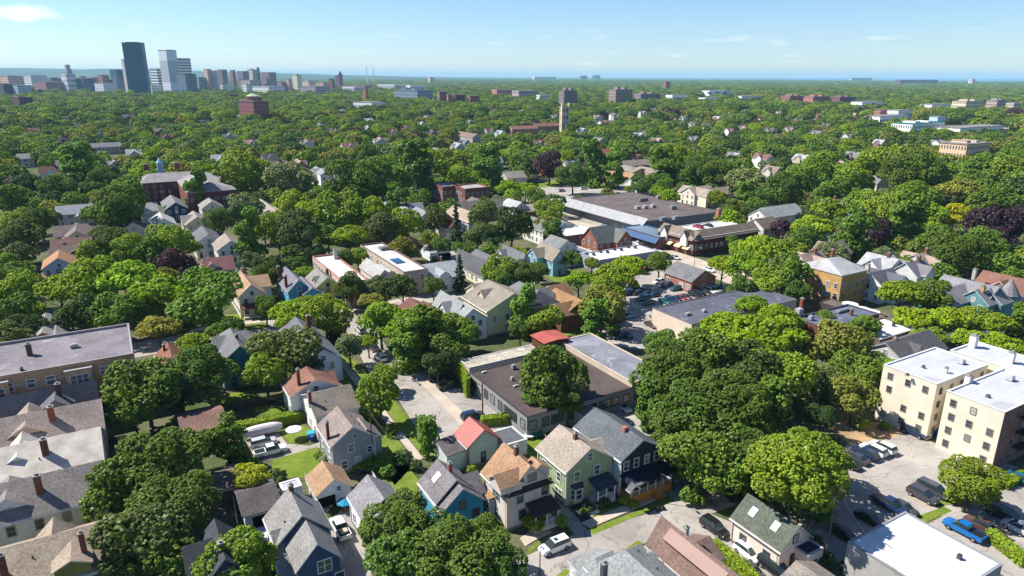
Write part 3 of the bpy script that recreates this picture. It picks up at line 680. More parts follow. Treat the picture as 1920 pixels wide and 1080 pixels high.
def add_tree(x, y, r, sp, px=None, asp=1.0, zc=None, label=None, name='tree', cat='tree', group=None, trunk=True):
    kinds, ck, words = KIND[sp]
    kd = trng.choice(kinds)
    if r > 8.5 and 'big' in kinds: kd = 'big'
    if r < 2.4 and kd != 'cone': kd = 'bush'
    mesh = trng.choice(CR[kd])
    if zc is None: zc = r * .82 * asp + (2.2 if r > 2.5 else .0)
    if kd == 'cone': zc = r * 2.2 * asp + .3
    elif kd == 'bush': zc = r * .55
    a = trng.uniform(0, 6.28); fr = Frame(x, y, a)
    nm = 'bush' if kd == 'bush' else name
    root = empty(nm, fr, None, 'bush' if kd == 'bush' else cat, group)
    c = bpy.data.objects.new('crown', mesh); COL.objects.link(c); c.parent = root; c.location = (0, 0, zc); c.scale = (r, r, r * asp)
    b = LEAF[ck]; k = trng.uniform(.85, 1.18); h = trng.uniform(-.1, .1)
    c.color = (b[0] * k * (1 + h), b[1] * k, b[2] * k * (1 - h), 1)
    if trunk and kd != 'bush':
        t = bpy.data.objects.new('trunk', TKS if kd == 'cone' else trng.choice(TK)); COL.objects.link(t); t.parent = root
        s = max(zc, 2.0); t.scale = (min(s, r * 1.6), min(s, r * 1.6), s)
    q = PX(x, y, zc)
    if kd == 'bush': words = {'Y': 'golden yellow bush', 'A': 'yellow green round bush', 'P': 'purple bush', 'R': 'reddish bush', 'V': 'light green bush', 'S': 'pale flowering bush', 'D': 'dark green bush', 'T': 'blue spruce bush'}.get(sp, 'green leafy bush')
    TREES.append([root, words, q[0], q[1], r, label]); TREED.append((x, y, r))
    return root
def tree_px(cx, cy, rp, sp, asp=1.0, **kw):
    "crown centre and radius as measured in the photograph"
    r = 6.0
    for _ in range(8):
        zc = r * .82 * asp + (2.2 if r > 2.5 else .0)
        x, y = P(cx, cy, zc); d = PX(x, y, zc)[2]; r = .5 * r + .5 * (1.08 if rp > 48 else 1.0) * rp * d / F_PX
    if KIND[sp][0] == ('cone',):
        zc = r * 2.2 * asp; x, y = P(cx, cy, zc)
    return add_tree(x, y, r, sp, asp=asp, **kw)

# ------------------------------------------------------------------ vehicles
def loft(st, mi=0, close=True):
    "st: list of (x, half width bottom, half width top, z bottom, z top)"
    mb = MB(); secs = []
    for (x, wb, wt, zb, zt) in st:
        zm = zb + (zt - zb) * .62
        secs.append([(x, -wb * .94, zb), (x, -wb, zb + (zt - zb) * .25), (x, -wb * .985, zm), (x, -wt, zt), (x, wt, zt), (x, wb * .985, zm), (x, wb, zb + (zt - zb) * .25), (x, wb * .94, zb)])
    for i in range(len(secs) - 1):
        A, B = secs[i], secs[i + 1]
        for k in range(8):
            j = (k + 1) % 8; mb.face([A[k], B[k], B[j], A[j]], mi)
    mb.face(secs[0], mi); mb.face(secs[-1][::-1], mi)
    return mb
def raw_mesh(name, mb, mats, smooth=False):
    me = bpy.data.meshes.new(name); me.from_pydata(mb.v, [], mb.f)
    for m in mats: me.materials.append(m)
    me.polygons.foreach_set('material_index', mb.m)
    if smooth: me.polygons.foreach_set('use_smooth', [True] * len(mb.f))
    me.update(); return me
TYRE = plain('tyre', 30, 30, 32, .9, .1); RIM = plain('rim', 190, 192, 195, .35, .5, .6); LAMP = plain('lamp_lens', 235, 235, 230, .15, .6); TAIL = plain('tail_lens', 150, 20, 18, .25, .5)
DARK = plain('dark_trim', 38, 38, 42, .5, .3)
def merge(*mbs):
    o = MB()
    for b in mbs:
        n = len(o.v); o.v += b.v; o.f += [tuple(i + n for i in f) for f in b.f]; o.m += b.m
    return o
CARS = {}
def car_parts(kind):
    if kind in CARS: return CARS[kind]
    f0 = Frame(0, 0, 0)
    if kind == 'sedan':
        Lh, H, body = 2.3, 1.42, [(-2.3, .72, .60, .42, .80), (-2.2, .86, .74, .30, .98), (-1.5, .90, .78, .24, 1.0), (0, .91, .80, .22, .98), (1.1, .90, .76, .24, .93), (2.0, .84, .68, .28, .80), (2.28, .66, .52, .36, .66)]
        cab = [(-1.75, .74, .60, .92, 1.0), (-1.15, .76, .60, .92, 1.38), (-.2, .77, .62, .92, 1.43), (.45, .77, .60, .90, 1.36), (1.15, .75, .66, .88, .94)]; roof = (-1.05, .35, .57, 1.40)
    elif kind == 'hatch':
        Lh, H, body = 2.15, 1.55, [(-2.15, .74, .66, .42, .95), (-2.05, .87, .76, .30, 1.05), (-1.2, .90, .80, .24, 1.05), (0, .91, .80, .22, 1.02), (1.0, .90, .78, .24, .98), (1.85, .84, .70, .28, .82), (2.12, .68, .52, .36, .66)]
        cab = [(-2.02, .74, .60, .98, 1.10), (-1.75, .76, .60, .98, 1.46), (-.4, .77, .62, .98, 1.56), (.35, .77, .60, .96, 1.46), (1.2, .76, .66, .94, 1.0)]; roof = (-1.7, .25, .57, 1.52)
    elif kind == 'van':
        Lh, H, body = 2.5, 1.8, [(-2.5, .86, .80, .40, 1.0), (-2.42, .95, .88, .30, 1.15), (-1.2, .97, .88, .26, 1.15), (.5, .97, .88, .24, 1.12), (1.5, .95, .82, .26, 1.05), (2.3, .88, .72, .30, .85), (2.5, .70, .60, .38, .7)]
        cab = [(-2.42, .86, .72, 1.08, 1.6), (-2.25, .87, .74, 1.08, 1.78), (0, .88, .76, 1.08, 1.84), (.75, .88, .74, 1.06, 1.74), (1.75, .85, .72, 1.0, 1.06)]; roof = (-2.2, .65, .70, 1.80)
    elif kind == 'pickup':
        Lh, H, body = 2.85, 1.85, [(-2.85, .88, .84, .55, 1.15), (-2.75, .98, .92, .45, 1.2), (-.6, .99, .92, .42, 1.2), (.6, .99, .90, .40, 1.2), (1.5, .99, .86, .40, 1.15), (2.6, .94, .80, .42, 1.05), (2.83, .86, .72, .48, .9)]
        cab = [(-.85, .86, .76, 1.15, 1.6), (-.7, .87, .74, 1.15, 1.82), (.35, .88, .75, 1.15, 1.88), (.8, .88, .73, 1.15, 1.8), (1.55, .86, .76, 1.1, 1.2)]; roof = (-.65, .7, .70, 1.85)
    else:  # suv
        Lh, H, body = 2.4, 1.72, [(-2.4, .80, .74, .48, 1.0), (-2.3, .92, .84, .36, 1.14), (-1.2, .95, .86, .30, 1.14), (0, .96, .86, .28, 1.12), (1.1, .95, .82, .30, 1.08), (2.1, .90, .76, .34, .98), (2.38, .74, .60, .42, .80)]
        cab = [(-2.28, .82, .70, 1.06, 1.3), (-2.05, .83, .70, 1.06, 1.64), (-.5, .84, .72, 1.06, 1.72), (.45, .84, .70, 1.06, 1.64), (1.3, .82, .72, 1.02, 1.08)]; roof = (-2.0, .35, .66, 1.68)
    bm = loft(body)
    if kind == 'pickup':   # bed hollow: its darkness is a dark plate on the solid body
        bed = MB(); bed.box(f0, -2.68, -.95, -.80, .80, 1.19, 1.205, 0); bed = raw_mesh('bed', bed, [DARK])
    else: bed = None
    x0, x1, wr, zr = roof
    rf = MB()
    for (a, b, zz) in ((x0, (x0 + x1) / 2, 0), ((x0 + x1) / 2, x1, 0)): pass
    rf.prism([(x0, -wr), (x1, -wr * .97), (x1, wr * .97), (x0, wr)], zr - .05, zr + .045)
    # pillars joining roof and body
    for sx, ex in ((x0 + .02, -.12), (x1, .62), ((x0 + x1) / 2, 0)):
        for sg in (-1, 1):
            rf.tube((sx + ex * (1 if kind != 'van' else .9), sg * (wr + .14), cab[0][3] + .06), (sx, sg * (wr - .01), zr), .045, .04, 4)
    body_m = raw_mesh('body', merge(bm, rf), [car_paint()])
    glass_m = raw_mesh('window_glass', loft(cab), [car_glass()])
    ty = MB(); rad = .33 if kind in ('sedan', 'hatch') else .38
    ty.tube((0, -.11, 0), (0, .11, 0), rad, n=16); tyre = raw_mesh('wheel', ty, [TYRE])
    ri = MB(); ri.tube((0, -.118, 0), (0, .118, 0), rad * .62, n=12); rim = raw_mesh('rim', ri, [RIM])
    hl = MB(); hl.box(f0, -.05, .05, -.17, .17, -.07, .07); head = raw_mesh('headlight', hl, [LAMP]); tail = raw_mesh('tail_light', hl, [TAIL])
    one = merge(bm, rf); gm = loft(cab); gm.m = [1] * len(gm.m)
    wl = MB()
    for sx in (-1, 1):
        for sy in (-1, 1): wl.tube((sx * Lh * .61, sy * .86 - .12, rad), (sx * Lh * .61, sy * .86 + .12, rad), rad, n=10, mi=2)
    small = raw_mesh('car', merge(one, gm, wl), [car_paint(), car_glass(), TYRE])
    CARS[kind] = dict(body=body_m, glass=glass_m, tyre=tyre, rim=rim, head=head, tail=tail, L=Lh, rad=rad, bed=bed, small=small, w=body[3][1], st=body)
    return CARS[kind]
CARL = []
CARCOL = {'white': ((.72, .72, .72, 1), 'white'), 'black': ((.012, .012, .015, 1), 'black'), 'grey': ((.055, .055, .065, 1), 'dark grey'), 'silver': ((.42, .43, .45, 1), 'silver'),
          'blue': ((.005, .13, .42, 1), 'bright blue'), 'navy': ((.010, .022, .075, 1), 'navy blue'), 'teal': ((.01, .10, .13, 1), 'teal'), 'red': ((.30, .012, .02, 1), 'red'), 'brown': ((.085, .045, .035, 1), 'brown'), 'cyan': ((.01, .28, .42, 1), 'light blue')}
CARW = {'suv': 'suv', 'sedan': 'sedan', 'hatch': 'hatchback', 'van': 'minivan', 'pickup': 'pickup truck'}
def car(px, py, kind, col, ax, label=None, group=None, z=0, detail=None, xy=None, sunroof=False):
    x, y = xy or P(px, py, z + .7)
    a = {'+u': 0, '+v': 90, '-u': 180, '-v': 270}.get(ax)
    a = GU + R(a) if a is not None else R(ax)
    d = math.hypot(x, y); cp = car_parts(kind); fr = Frame(x, y, a, z)
    c, cw = CARCOL[col]; k = random.Random(px * 7 + py).uniform(.85, 1.15); c = (c[0] * k, c[1] * k, c[2] * k, 1)
    if detail is None: detail = d < 235
    if not detail:
        o = bpy.data.objects.new('car', cp['small']); COL.objects.link(o); o.location = (x, y, z); o.rotation_euler = (0, 0, a); o.color = c
        tag(o, label, 'car', group); CARL.append([o, cw + ' ' + CARW[kind], px, py, label]); return o
    nm = {'pickup': 'pickup_truck', 'van': 'minivan'}.get(kind, 'car')
    root = empty(nm, fr, label, CARW[kind] if kind in ('pickup', 'van') else 'car', group)
    b = place('body', cp['body'], root, x, y, z, a, c); place('window_glass', cp['glass'], root, x, y, z, a)
    if cp['bed']: place('bed', cp['bed'], root, x, y, z, a)
    for sx in (-1, 1):
        for sy in (-1, 1):
            q = fr.w(sx * cp['L'] * .61, sy * (cp['w'] - .08)); wv = place('wheel', cp['tyre'], root, q[0], q[1], z + cp['rad'], a); place('rim', cp['rim'], wv, q[0], q[1], z + cp['rad'], a)
    fs, bs = cp['st'][-1], cp['st'][0]
    for sy in (-1, 1):
        q = fr.w(fs[0] - .06, sy * fs[1] * .88); place('headlight', cp['head'], root, q[0], q[1], z + fs[4] - .06, a)
        q = fr.w(bs[0] + .04, sy * bs[1] * .90); place('tail_light', cp['tail'], root, q[0], q[1], z + bs[4] - .02, a)
    if sunroof:
        mb = MB(); mb.box(fr, -.5, .1, -.35, .35, z + 1.72, z + 1.735); mb.build('sunroof', glass(), root)
    CARL.append([root, cw + ' ' + CARW[kind], px, py, label]); return root

# ------------------------------------------------------------------ small things
def thing_mb(name, parts, x, y, a, label, cat, group=None, z=0):
    fr = Frame(x, y, a, z); root = empty(name, fr, label, cat, group)
    for (pn, fn, mat) in parts:
        mb = MB(); fn(mb, fr); mb.build(pn, mat, root)
    return root
POLEW = wood(120, 100, 85)
def utility_pole(px, py, h, label, arms=1, transformer=False, group='utility poles'):
    x, y = P(px, py, 0); fr = Frame(x, y, GU); root = empty('utility_pole', fr, label, 'utility pole', group)
    mb = MB(); mb.tube((x, y, 0), (x, y, h), .17, .11, 8); mb.build('pole', POLEW, root)
    for i in range(arms):
        mb = MB(); mb.box(fr, .11, .21, -1.2, 1.2, h - .5 - i * .9, h - .38 - i * .9)
        for t in (-1.1, -.5, .5, 1.1): q = fr.w(.16, t); mb.tube((q[0], q[1], h - .38 - i * .9), (q[0], q[1], h - .2 - i * .9), .05, n=6)
        mb.build('crossarm', POLEW, root)
    if transformer:
        q = fr.w(-.45, 0); mb = MB(); mb.tube((q[0], q[1], h - 2.6), (q[0], q[1], h - 1.5), .27, n=12); mb.build('transformer', plain('transformer_grey', 150, 155, 158), root)
    return root
def street_lamp(px, py, h, label, ang=GU - math.pi / 2, arm=1.4):
    x, y = P(px, py, 0); fr = Frame(x, y, ang); root = empty('street_lamp', fr, label, 'street lamp', None)
    m = plain('lamp_post', 70, 72, 75)
    mb = MB(); mb.tube((x, y, 0), (x, y, h), .09, .06, 8); q = fr.w(arm, 0); mb.tube((x, y, h), (q[0], q[1], h + .25), .05, n=6, cap=True); mb.build('pole', m, root)
    mb = MB(); mb.box(Frame(q[0], q[1], ang), -.1, .6, -.16, .16, h + .16, h + .32); mb.build('lamp_head', plain('lamp_head', 175, 180, 182), root)
    return root
def wire(a, b, label, sag=1.2, r=.022, n=14):
    mb = MB(); pts = []
    for i in range(n + 1):
        t = i / n; pts.append((a[0] + (b[0] - a[0]) * t, a[1] + (b[1] - a[1]) * t, a[2] + (b[2] - a[2]) * t - sag * 4 * t * (1 - t)))
    for i in range(n): mb.tube(pts[i], pts[i + 1], r, n=5, cap=False)
    o = mb.build('overhead_wire', plain('wire', 60, 60, 62), None, Frame(pts[0][0], pts[0][1], 0)); tag(o, label, 'wire', 'overhead wires'); return o
def fence(pts, h, mat, label, post=2.4, name='fence', group=None, th=.06, rails=True):
    w_ = [P(*p, 0) for p in pts]; root = empty(name, Frame(w_[0][0], w_[0][1], 0), label, 'fence', group)
    pb = MB(); sb = MB()
    for i in range(len(w_) - 1):
        a, b = w_[i], w_[i + 1]; L_ = math.hypot(b[0] - a[0], b[1] - a[1]); an = math.atan2(b[1] - a[1], b[0] - a[0]); fr = Frame(a[0], a[1], an)
        n = max(1, int(L_ / .16)); g = random.Random(int(a[0] * 10))
        for k in range(n):
            x = L_ * k / n; sb.box(fr, x + .01, x + L_ / n - .01, -th / 2, th / 2, .05, h + g.uniform(-.03, .03))
        for k in range(int(L_ / post) + 1): pb = MB(); pb.box(fr, k * post - .06, k * post + .06, -.1 - th / 2, -th / 2 - .005, 0, h + .1); pb.build('post', mat, root)
    sb.build('boards', mat, root)
    return root
def hedge(pts, wd, h, label, sp='V', seed=0):
    w_ = [P(*p, h * .5) for p in pts]; g = np.random.default_rng(seed); pos = []; nor = []
    for i in range(len(w_) - 1):
        a, b = np.array(w_[i]), np.array(w_[i + 1]); L_ = np.linalg.norm(b - a); n = int(L_ * (wd + 2 * h) * 42)
        t = g.uniform(0, 1, n); s = g.uniform(0, wd + 2 * h, n); d = (b - a) / L_; q = np.array([-d[1], d[0]])
        off = np.where(s < h, -wd / 2, np.where(s > h + wd, wd / 2, s - h - wd / 2)); z = np.where(s < h, s, np.where(s > h + wd, wd + 2 * h - s, h))
        z = z + g.normal(0, .07, n); off = off + g.normal(0, .07, n)
        pos.append(np.stack([a[0] + (b - a)[0] * t + q[0] * off, a[1] + (b - a)[1] * t + q[1] * off, np.maximum(z, .03)], 1))
        nn_ = np.stack([q[0] * np.sign(off) * (z < h - .1), q[1] * np.sign(off) * (z < h - .1), (z >= h - .1) * 1.0], 1); nor.append(unit(nn_ + g.normal(size=(n, 3)) * .5))
    pos, nor = np.concatenate(pos), np.concatenate(nor); m = len(pos)
    t = unit(np.cross(nor, g.normal(size=nor.shape))); b = np.cross(nor, t); mb = MB(); s = g.uniform(.07, .17, m)
    for k in range(m):
        p, tt, bb, ss = pos[k], t[k], b[k], s[k]
        mb.face([tuple(p - tt * ss - bb * ss * .5), tuple(p + tt * ss * .6 - bb * ss), tuple(p + tt * ss + bb * ss * .6), tuple(p - tt * ss * .4 + bb * ss)])
    core = MB()
    for i in range(len(w_) - 1):
        a, bq = w_[i], w_[i + 1]; L_ = math.hypot(bq[0] - a[0], bq[1] - a[1]); fr = Frame(a[0], a[1], math.atan2(bq[1] - a[1], bq[0] - a[0])); core.box(fr, .1, L_ - .1, -wd / 2 + .12, wd / 2 - .12, 0, h - .1)
    o = merge(mb, core).build('hedge', LM, None, Frame(w_[0][0], w_[0][1], 0)); o.color = LEAF[sp]; tag(o, label, 'hedge'); return o
def bin_(px, py, col, label, s=(.7, .8, 1.1), ax=GU, name='wheeled_bin', cat='bin', lidcol=None):
    x, y = P(px, py, s[2] / 2); sx, sy, h = s
    def body(mb, fr): mb.prism([fr.w(-sx / 2 * .85, -sy / 2 * .85), fr.w(sx / 2 * .85, -sy / 2 * .85), fr.w(sx / 2 * .85, sy / 2 * .85), fr.w(-sx / 2 * .85, sy / 2 * .85)], .06, h * .9)
    def lid(mb, fr): mb.prism([fr.w(-sx / 2, -sy / 2), fr.w(sx / 2, -sy / 2), fr.w(sx / 2, sy / 2), fr.w(-sx / 2, sy / 2)], [h * .9, h * .9, h, h], [h * .96, h * .96, h * 1.06, h * 1.06], bottom=True)
    def wh(mb, fr):
        for t in (-1, 1): q = fr.w(-sx * .35, t * sy * .36); mb.tube((q[0] - .05, q[1], .12), (q[0] + .05, q[1], .12), .12, n=8)
    m = plain('bin_plastic', *col, .5, .3); ml = plain('bin_lid', *(lidcol or tuple(min(255, c + 20) for c in col)), .5, .3)
    return thing_mb(name, [('body', body, m), ('lid', lid, ml), ('wheel', wh, TYRE)], x, y, ax, label, cat)
# ================================================================== GROUND
gm = grass_mat('ground_cover', (.045, .075, .018, 1), (.13, .115, .075, 1), .09, 1.5)
mb = MB(); S = 39000
mb.face([(-S, -500, 0), (S, -500, 0), (S, S, 0), (-S, S, 0)])
tag(mb.build('ground', gm), kind='structure')
LAWN = grass_mat('lawn', (.095, .150, .014, 1), (.160, .195, .035, 1), .35, 5)
DRY = grass_mat('dry_grass', (.16, .14, .06, 1), (.10, .12, .03, 1), .4, 5)
ASP = asphalt(194, 186, 178, .45); ASPD = asphalt(120, 116, 114, .3, 'dark_asphalt'); ASPL = asphalt(192, 184, 176, .45, 'pale_asphalt'); ASPB = asphalt(85, 80, 78, .1, 'new_asphalt')
CON = concrete(214, 200, 182); DIRT = noisy('dirt', C(200, 168, 130, .6), .95, 2, .2, .2, .25, .1)
OPEN = []
def gp(name, pts, mat, z, curb=0, open_=True):
    o = ground_poly(name, pts, mat, z, curb=curb)
    if open_: OPEN.append([P(*p) for p in pts])
    return o
# streets, lanes and lots
gp('street', [(560, 1290), (985, 1043), (1075, 1003), (1110, 994), (1215, 963), (1262, 940), (1290, 925), (1385, 945), (1320, 968), (1262, 998), (1200, 1022), (1130, 1046), (1050, 1087), (760, 1330)], ASPL, .02)
gp('lane', [(1262, 940), (1225, 880), (1120, 752), (1150, 735), (1215, 760), (1300, 880), (1370, 940), (1290, 930)], ASP, .016)
gp('street', [(600, 540), (630, 592), (662, 640), (692, 700), (745, 745), (775, 795), (835, 855), (880, 812), (757, 690), (725, 650), (690, 600), (655, 560)], ASPL, .02)
gp('street', [(150, 690), (150, 660), (640, 577), (1010, 518), (1015, 530), (660, 594)], ASP, .012)
gp('parking_lot', [(772, 690), (800, 688), (870, 735), (985, 775), (960, 805), (893, 815)], ASPL, .014)
gp('parking_lot', [(1570, 860), (1600, 815), (1690, 800), (1760, 835), (1880, 868), (1925, 880), (1925, 905), (1850, 935), (1780, 965), (1715, 975), (1690, 995), (1560, 1060), (1480, 1010), (1500, 960)], ASP, .014)
gp('parking_lot', [(1735, 985), (1850, 925), (1925, 895), (1990, 900), (2000, 1150), (1890, 1085)], ASP, .02)
gp('driveway', [(1225, 1012), (1330, 962), (1385, 985), (1470, 1055), (1540, 1110), (1400, 1130), (1310, 1045)], ASP, .012)
gp('driveway', [(505, 812), (522, 810), (538, 832), (580, 836), (608, 826), (612, 836), (530, 857), (490, 865), (455, 835), (470, 815)], ASPL, .012)
gp('driveway', [(640, 955), (665, 950), (700, 1090), (640, 1120), (615, 980)], ASPL, .012)
gp('driveway', [(1022, 905), (1036, 918), (1060, 946), (1092, 984), (1105, 998), (1078, 1004), (1050, 965)], ASP, .024)
gp('driveway', [(1066, 949), (1087, 944), (1111, 975), (1094, 981)], ASPB, .03)
gp('path', [(1087, 948), (1100, 944), (1120, 968), (1108, 975)], CON, .028)
gp('parking_lot', [(1115, 625), (1140, 560), (1190, 518), (1240, 505), (1330, 540), (1400, 540), (1300, 560), (1225, 580), (1222, 605), (1290, 640), (1200, 655), (1130, 645)], ASPL, .014)
gp('parking_lot', [(975, 352), (1010, 338), (1120, 340), (1200, 345), (1290, 365), (1110, 372), (1130, 400), (1215, 428), (1160, 442), (1060, 402), (990, 384)], ASPL, .014)
gp('street', [(1020, 395), (1165, 437), (1185, 434), (1300, 482), (1420, 520), (1480, 560), (1440, 560), (1340, 522), (1250, 495), (1150, 452)], CON, .02)
gp('dirt_patch', [(1535, 765), (1640, 785), (1700, 808), (1640, 838), (1590, 832), (1555, 800)], DIRT, .022)
gp('yard', [(790, 455), (850, 452), (885, 468), (880, 490), (800, 480)], ASPL, .012)
gp('highway', [(1760, 243), (1830, 236), (2000, 229), (2000, 236), (1840, 245), (1790, 250)], ASPL, .5)
# pavements with a kerb
gp('pavement', [(1090, 981), (1106, 991), (1252, 929), (1241, 921)], CON, 0, .13)
gp('pavement', [(622, 662), (631, 659), (677, 714), (737, 789), (794, 860), (783, 866), (725, 795), (665, 720)], CON, 0, .12)
gp('pavement', [(757, 688), (772, 686), (897, 800), (882, 815)], CON, 0, .13)
gp('pavement', [(1010, 985), (1035, 998), (1010, 1010), (985, 1025), (975, 1010)], CON, 0, .12)
gp('pavement', [(340, 620), (345, 625), (490, 605), (485, 599)], CON, 0, .12)
gp('path', [(452, 582), (460, 582), (470, 602), (461, 603)], CON, .03)
gp('pavement', [(610, 588), (700, 573), (760, 560), (762, 564), (700, 578), (615, 594)], CON, 0, .12)
# lawns
for pts in ([(1104, 993), (1214, 951), (1217, 958), (1112, 1003)], [(1216, 950), (1258, 932), (1264, 938), (1218, 957)], [(1108, 972), (1120, 957), (1165, 948), (1168, 956), (1125, 974)],
            [(1150, 935), (1200, 915), (1235, 918), (1200, 938), (1170, 950)], [(990, 1030), (1015, 1012), (1012, 1020), (992, 1040)], [(1030, 985), (1040, 965), (1060, 970), (1062, 985)],
            [(1035, 1085), (1062, 1066), (1070, 1072), (1050, 1090)], [(1172, 1030), (1195, 1014), (1206, 1018), (1185, 1034)], [(525, 812), (560, 797), (588, 805), (583, 828), (545, 832)],
            [(512, 862), (595, 838), (605, 872), (580, 895), (505, 897)], [(395, 742), (480, 732), (480, 748), (390, 762)], [(460, 762), (540, 760), (545, 772), (490, 778)],
            [(605, 668), (622, 664), (660, 720), (720, 795), (780, 868), (740, 910), (700, 850), (640, 740)], [(634, 660), (660, 672), (700, 715), (740, 752), (780, 800), (830, 858), (800, 862), (740, 790), (680, 712)],
            [(690, 880), (760, 870), (785, 900), (780, 935), (730, 925)], [(870, 880), (905, 870), (930, 925), (900, 925)], [(985, 810), (1010, 800), (1040, 830), (1005, 870), (985, 850)],
            [(1030, 612), (1060, 606), (1092, 622), (1055, 632)], [(1700, 975), (1770, 950), (1785, 958), (1715, 988)], [(345, 600), (390, 592), (470, 588), (468, 602), (400, 612), (345, 622)],
            [(470, 585), (490, 582), (500, 597), (478, 600)], [(350, 630), (450, 610), (500, 605), (500, 615), (360, 640)], [(845, 545), (900, 536), (905, 545), (850, 553)], [(1020, 515), (1065, 508), (1080, 522), (1040, 530)],
            [(985, 342), (1060, 338), (1100, 346), (1010, 352)], [(1840, 985), (1925, 1050), (1925, 1062), (1850, 1000)], [(1400, 1030), (1440, 1020), (1500, 1080), (1470, 1085)]):
    gp('grass', pts, LAWN, .034)
gp('grass', [(1530, 770), (1640, 778), (1660, 792), (1550, 790)], DRY, .03)
gp('grass', [(1745, 950), (1790, 930), (1925, 870), (1925, 885), (1800, 945)], LAWN, .036)
YEL = paint(205, 165, 70)
for (a, b) in (((1604, 985), (1652, 1012)), ((1642, 962), (1690, 990)), ((1668, 948), (1716, 974)), ((1700, 930), (1750, 955)), ((1722, 917), (1772, 941)), ((1742, 904), (1792, 928)), ((1585, 905), (1605, 893)), ((1600, 880), (1625, 868)), ((1625, 862), (1645, 852)), ((1655, 852), (1675, 840))):
    p, q = P(*a), P(*b); L_ = math.hypot(q[0] - p[0], q[1] - p[1]); fr = Frame(p[0], p[1], math.atan2(q[1] - p[1], q[0] - p[0])); mb = MB()
    mb.prism([fr.w(0, -.07), fr.w(L_, -.07), fr.w(L_, .07), fr.w(0, .07)], .018, .03); tag(mb.build('road_marking', YEL), kind='structure')
# lake on the horizon and low hills on the left
wm_, wt, wp, wo_ = new_mat('lake_water'); wp.inputs['Base Color'].default_value = (.03, .14, .24, 1); wp.inputs['Roughness'].default_value = .35
mb = MB(); mb.face([(-1500, 38900, 1.5), (0, 36000, 1.5), (4800, 22000, 1.5), (7000, 14400, 1.5), (7800, 10400, 1.5), (8800, 8800, 1.5), (38900, 8000, 1.5), (38900, 38900, 1.5)]); tag(mb.build('lake', wm_), kind='structure')
HILL = noisy('wooded_hill', (.035, .065, .03, 1), .95, .004, .3, .0008, .3)
mb = MB(); g = random.Random(3); prev = None
for i in range(61):
    x = -16000 + i * 260; hgt = max(2, 150 * max(0, min(1, (-400 - x) / 6500)) * (1 + .06 * math.sin(i * .9) + g.uniform(-.03, .03)))
    row = [(x, 9000, 0), (x, 10500, hgt * .6), (x, 12000, hgt), (x, 16000, hgt * .9)]
    if prev:
        for k in range(3): mb.face([prev[k], row[k], row[k + 1], prev[k + 1]])
    prev = row
tag(mb.build('hills', HILL, smooth=True), kind='structure')

# ================================================================== BUILDINGS, near
G_ = 'houses of the neighbourhood'
S_ = shingle
def porch(px0, w_, d, h, roofmat, postmat, deck=.6, side='F', t0=0, hip=False, lattice=None, steps=None, post_n=3):
    "an open porch on the front wall: roof slab, posts, rail and deck"
    def fn(root, fr, L, hw):
        a0, a1 = t0 - hw, t0 - hw + w_
        mb = MB(); X0, X1 = L + .02, L + d
        mb.prism([fr.w(X0, a0 - .25), fr.w(X1 + .25, a0 - .25), fr.w(X1 + .25, a1 + .25), fr.w(X0, a1 + .25)], [h + .75, h, h, h + .75], [h + .95, h + .18, h + .18, h + .95], 0, 0, True); mb.build('porch_roof', roofmat, root)
        mb = MB(); mb.box(fr, X0, X1, a0, a1, 0, deck); mb.build('porch_deck', lattice or postmat, root)
        for k in range(post_n):
            yy = a0 + .12 + (a1 - a0 - .24) * k / (post_n - 1); mb = MB(); mb.box(fr, X1 - .2, X1 - .02, yy - .09, yy + .09, deck, h + .03); mb.build('post', postmat, root)
        mb = MB(); mb.box(fr, X1 - .13, X1 - .07, a0, a1, deck + .85, deck + .93)
        n = int((a1 - a0) / .25)
        for k in range(n): yy = a0 + (k + .5) * .25; mb.box(fr, X1 - .12, X1 - .08, yy - .03, yy + .03, deck, deck + .85)
        mb.build('railing', postmat, root)
        if steps is not None:
            mb = MB()
            for k in range(4): mb.box(fr, X1 + .02 + k * .3, X1 + .3 + k * .3, a0 + steps, a0 + steps + 1.4, 0, deck * (1 - (k + 1) / 5))
            mb.build('steps', lattice or postmat, root)
    return fn
def bay(t, z, w_, h_, d, wallm, roofm, side='F'):
    def fn(root, fr, L, hw):
        x, y, a = wall_pt(fr, side, L, hw, t, 0); f2 = Frame(x, y, a); mb = MB()
        pl = [f2.w(0, -w_ / 2), f2.w(d, -w_ / 2 + d * .6), f2.w(d, w_ / 2 - d * .6), f2.w(0, w_ / 2)]; mb.prism(pl, max(0, z - .7), z + h_ + .25); o = mb.build('bay', wallm, root)
        mb = MB(); pr = [f2.w(0, -w_ / 2 - .15), f2.w(d + .2, -w_ / 2 + d * .6 - .15), f2.w(d + .2, w_ / 2 - d * .6 + .15), f2.w(0, w_ / 2 + .15)]
        mb.prism(pr, [z + h_ + .6, z + h_ + .25, z + h_ + .25, z + h_ + .6], [z + h_ + .8, z + h_ + .35, z + h_ + .35, z + h_ + .8], bottom=True); mb.build('bay_roof', roofm, o)
        q = f2.w(d + .012, 0); window(root, q[0], q[1], z, a, w_ - d * 1.2 - .3, h_)
        for sg in (-1, 1):
            q = f2.w(d / 2 + .01, sg * (w_ / 2 - d * .3 + .01)); window(root, q[0], q[1], z, a + sg * math.atan2(1, .6) * 1.0, .55, h_)
    return fn
def both(*fs):
    def fn(*a):
        for f in fs: f(*a)
    return fn
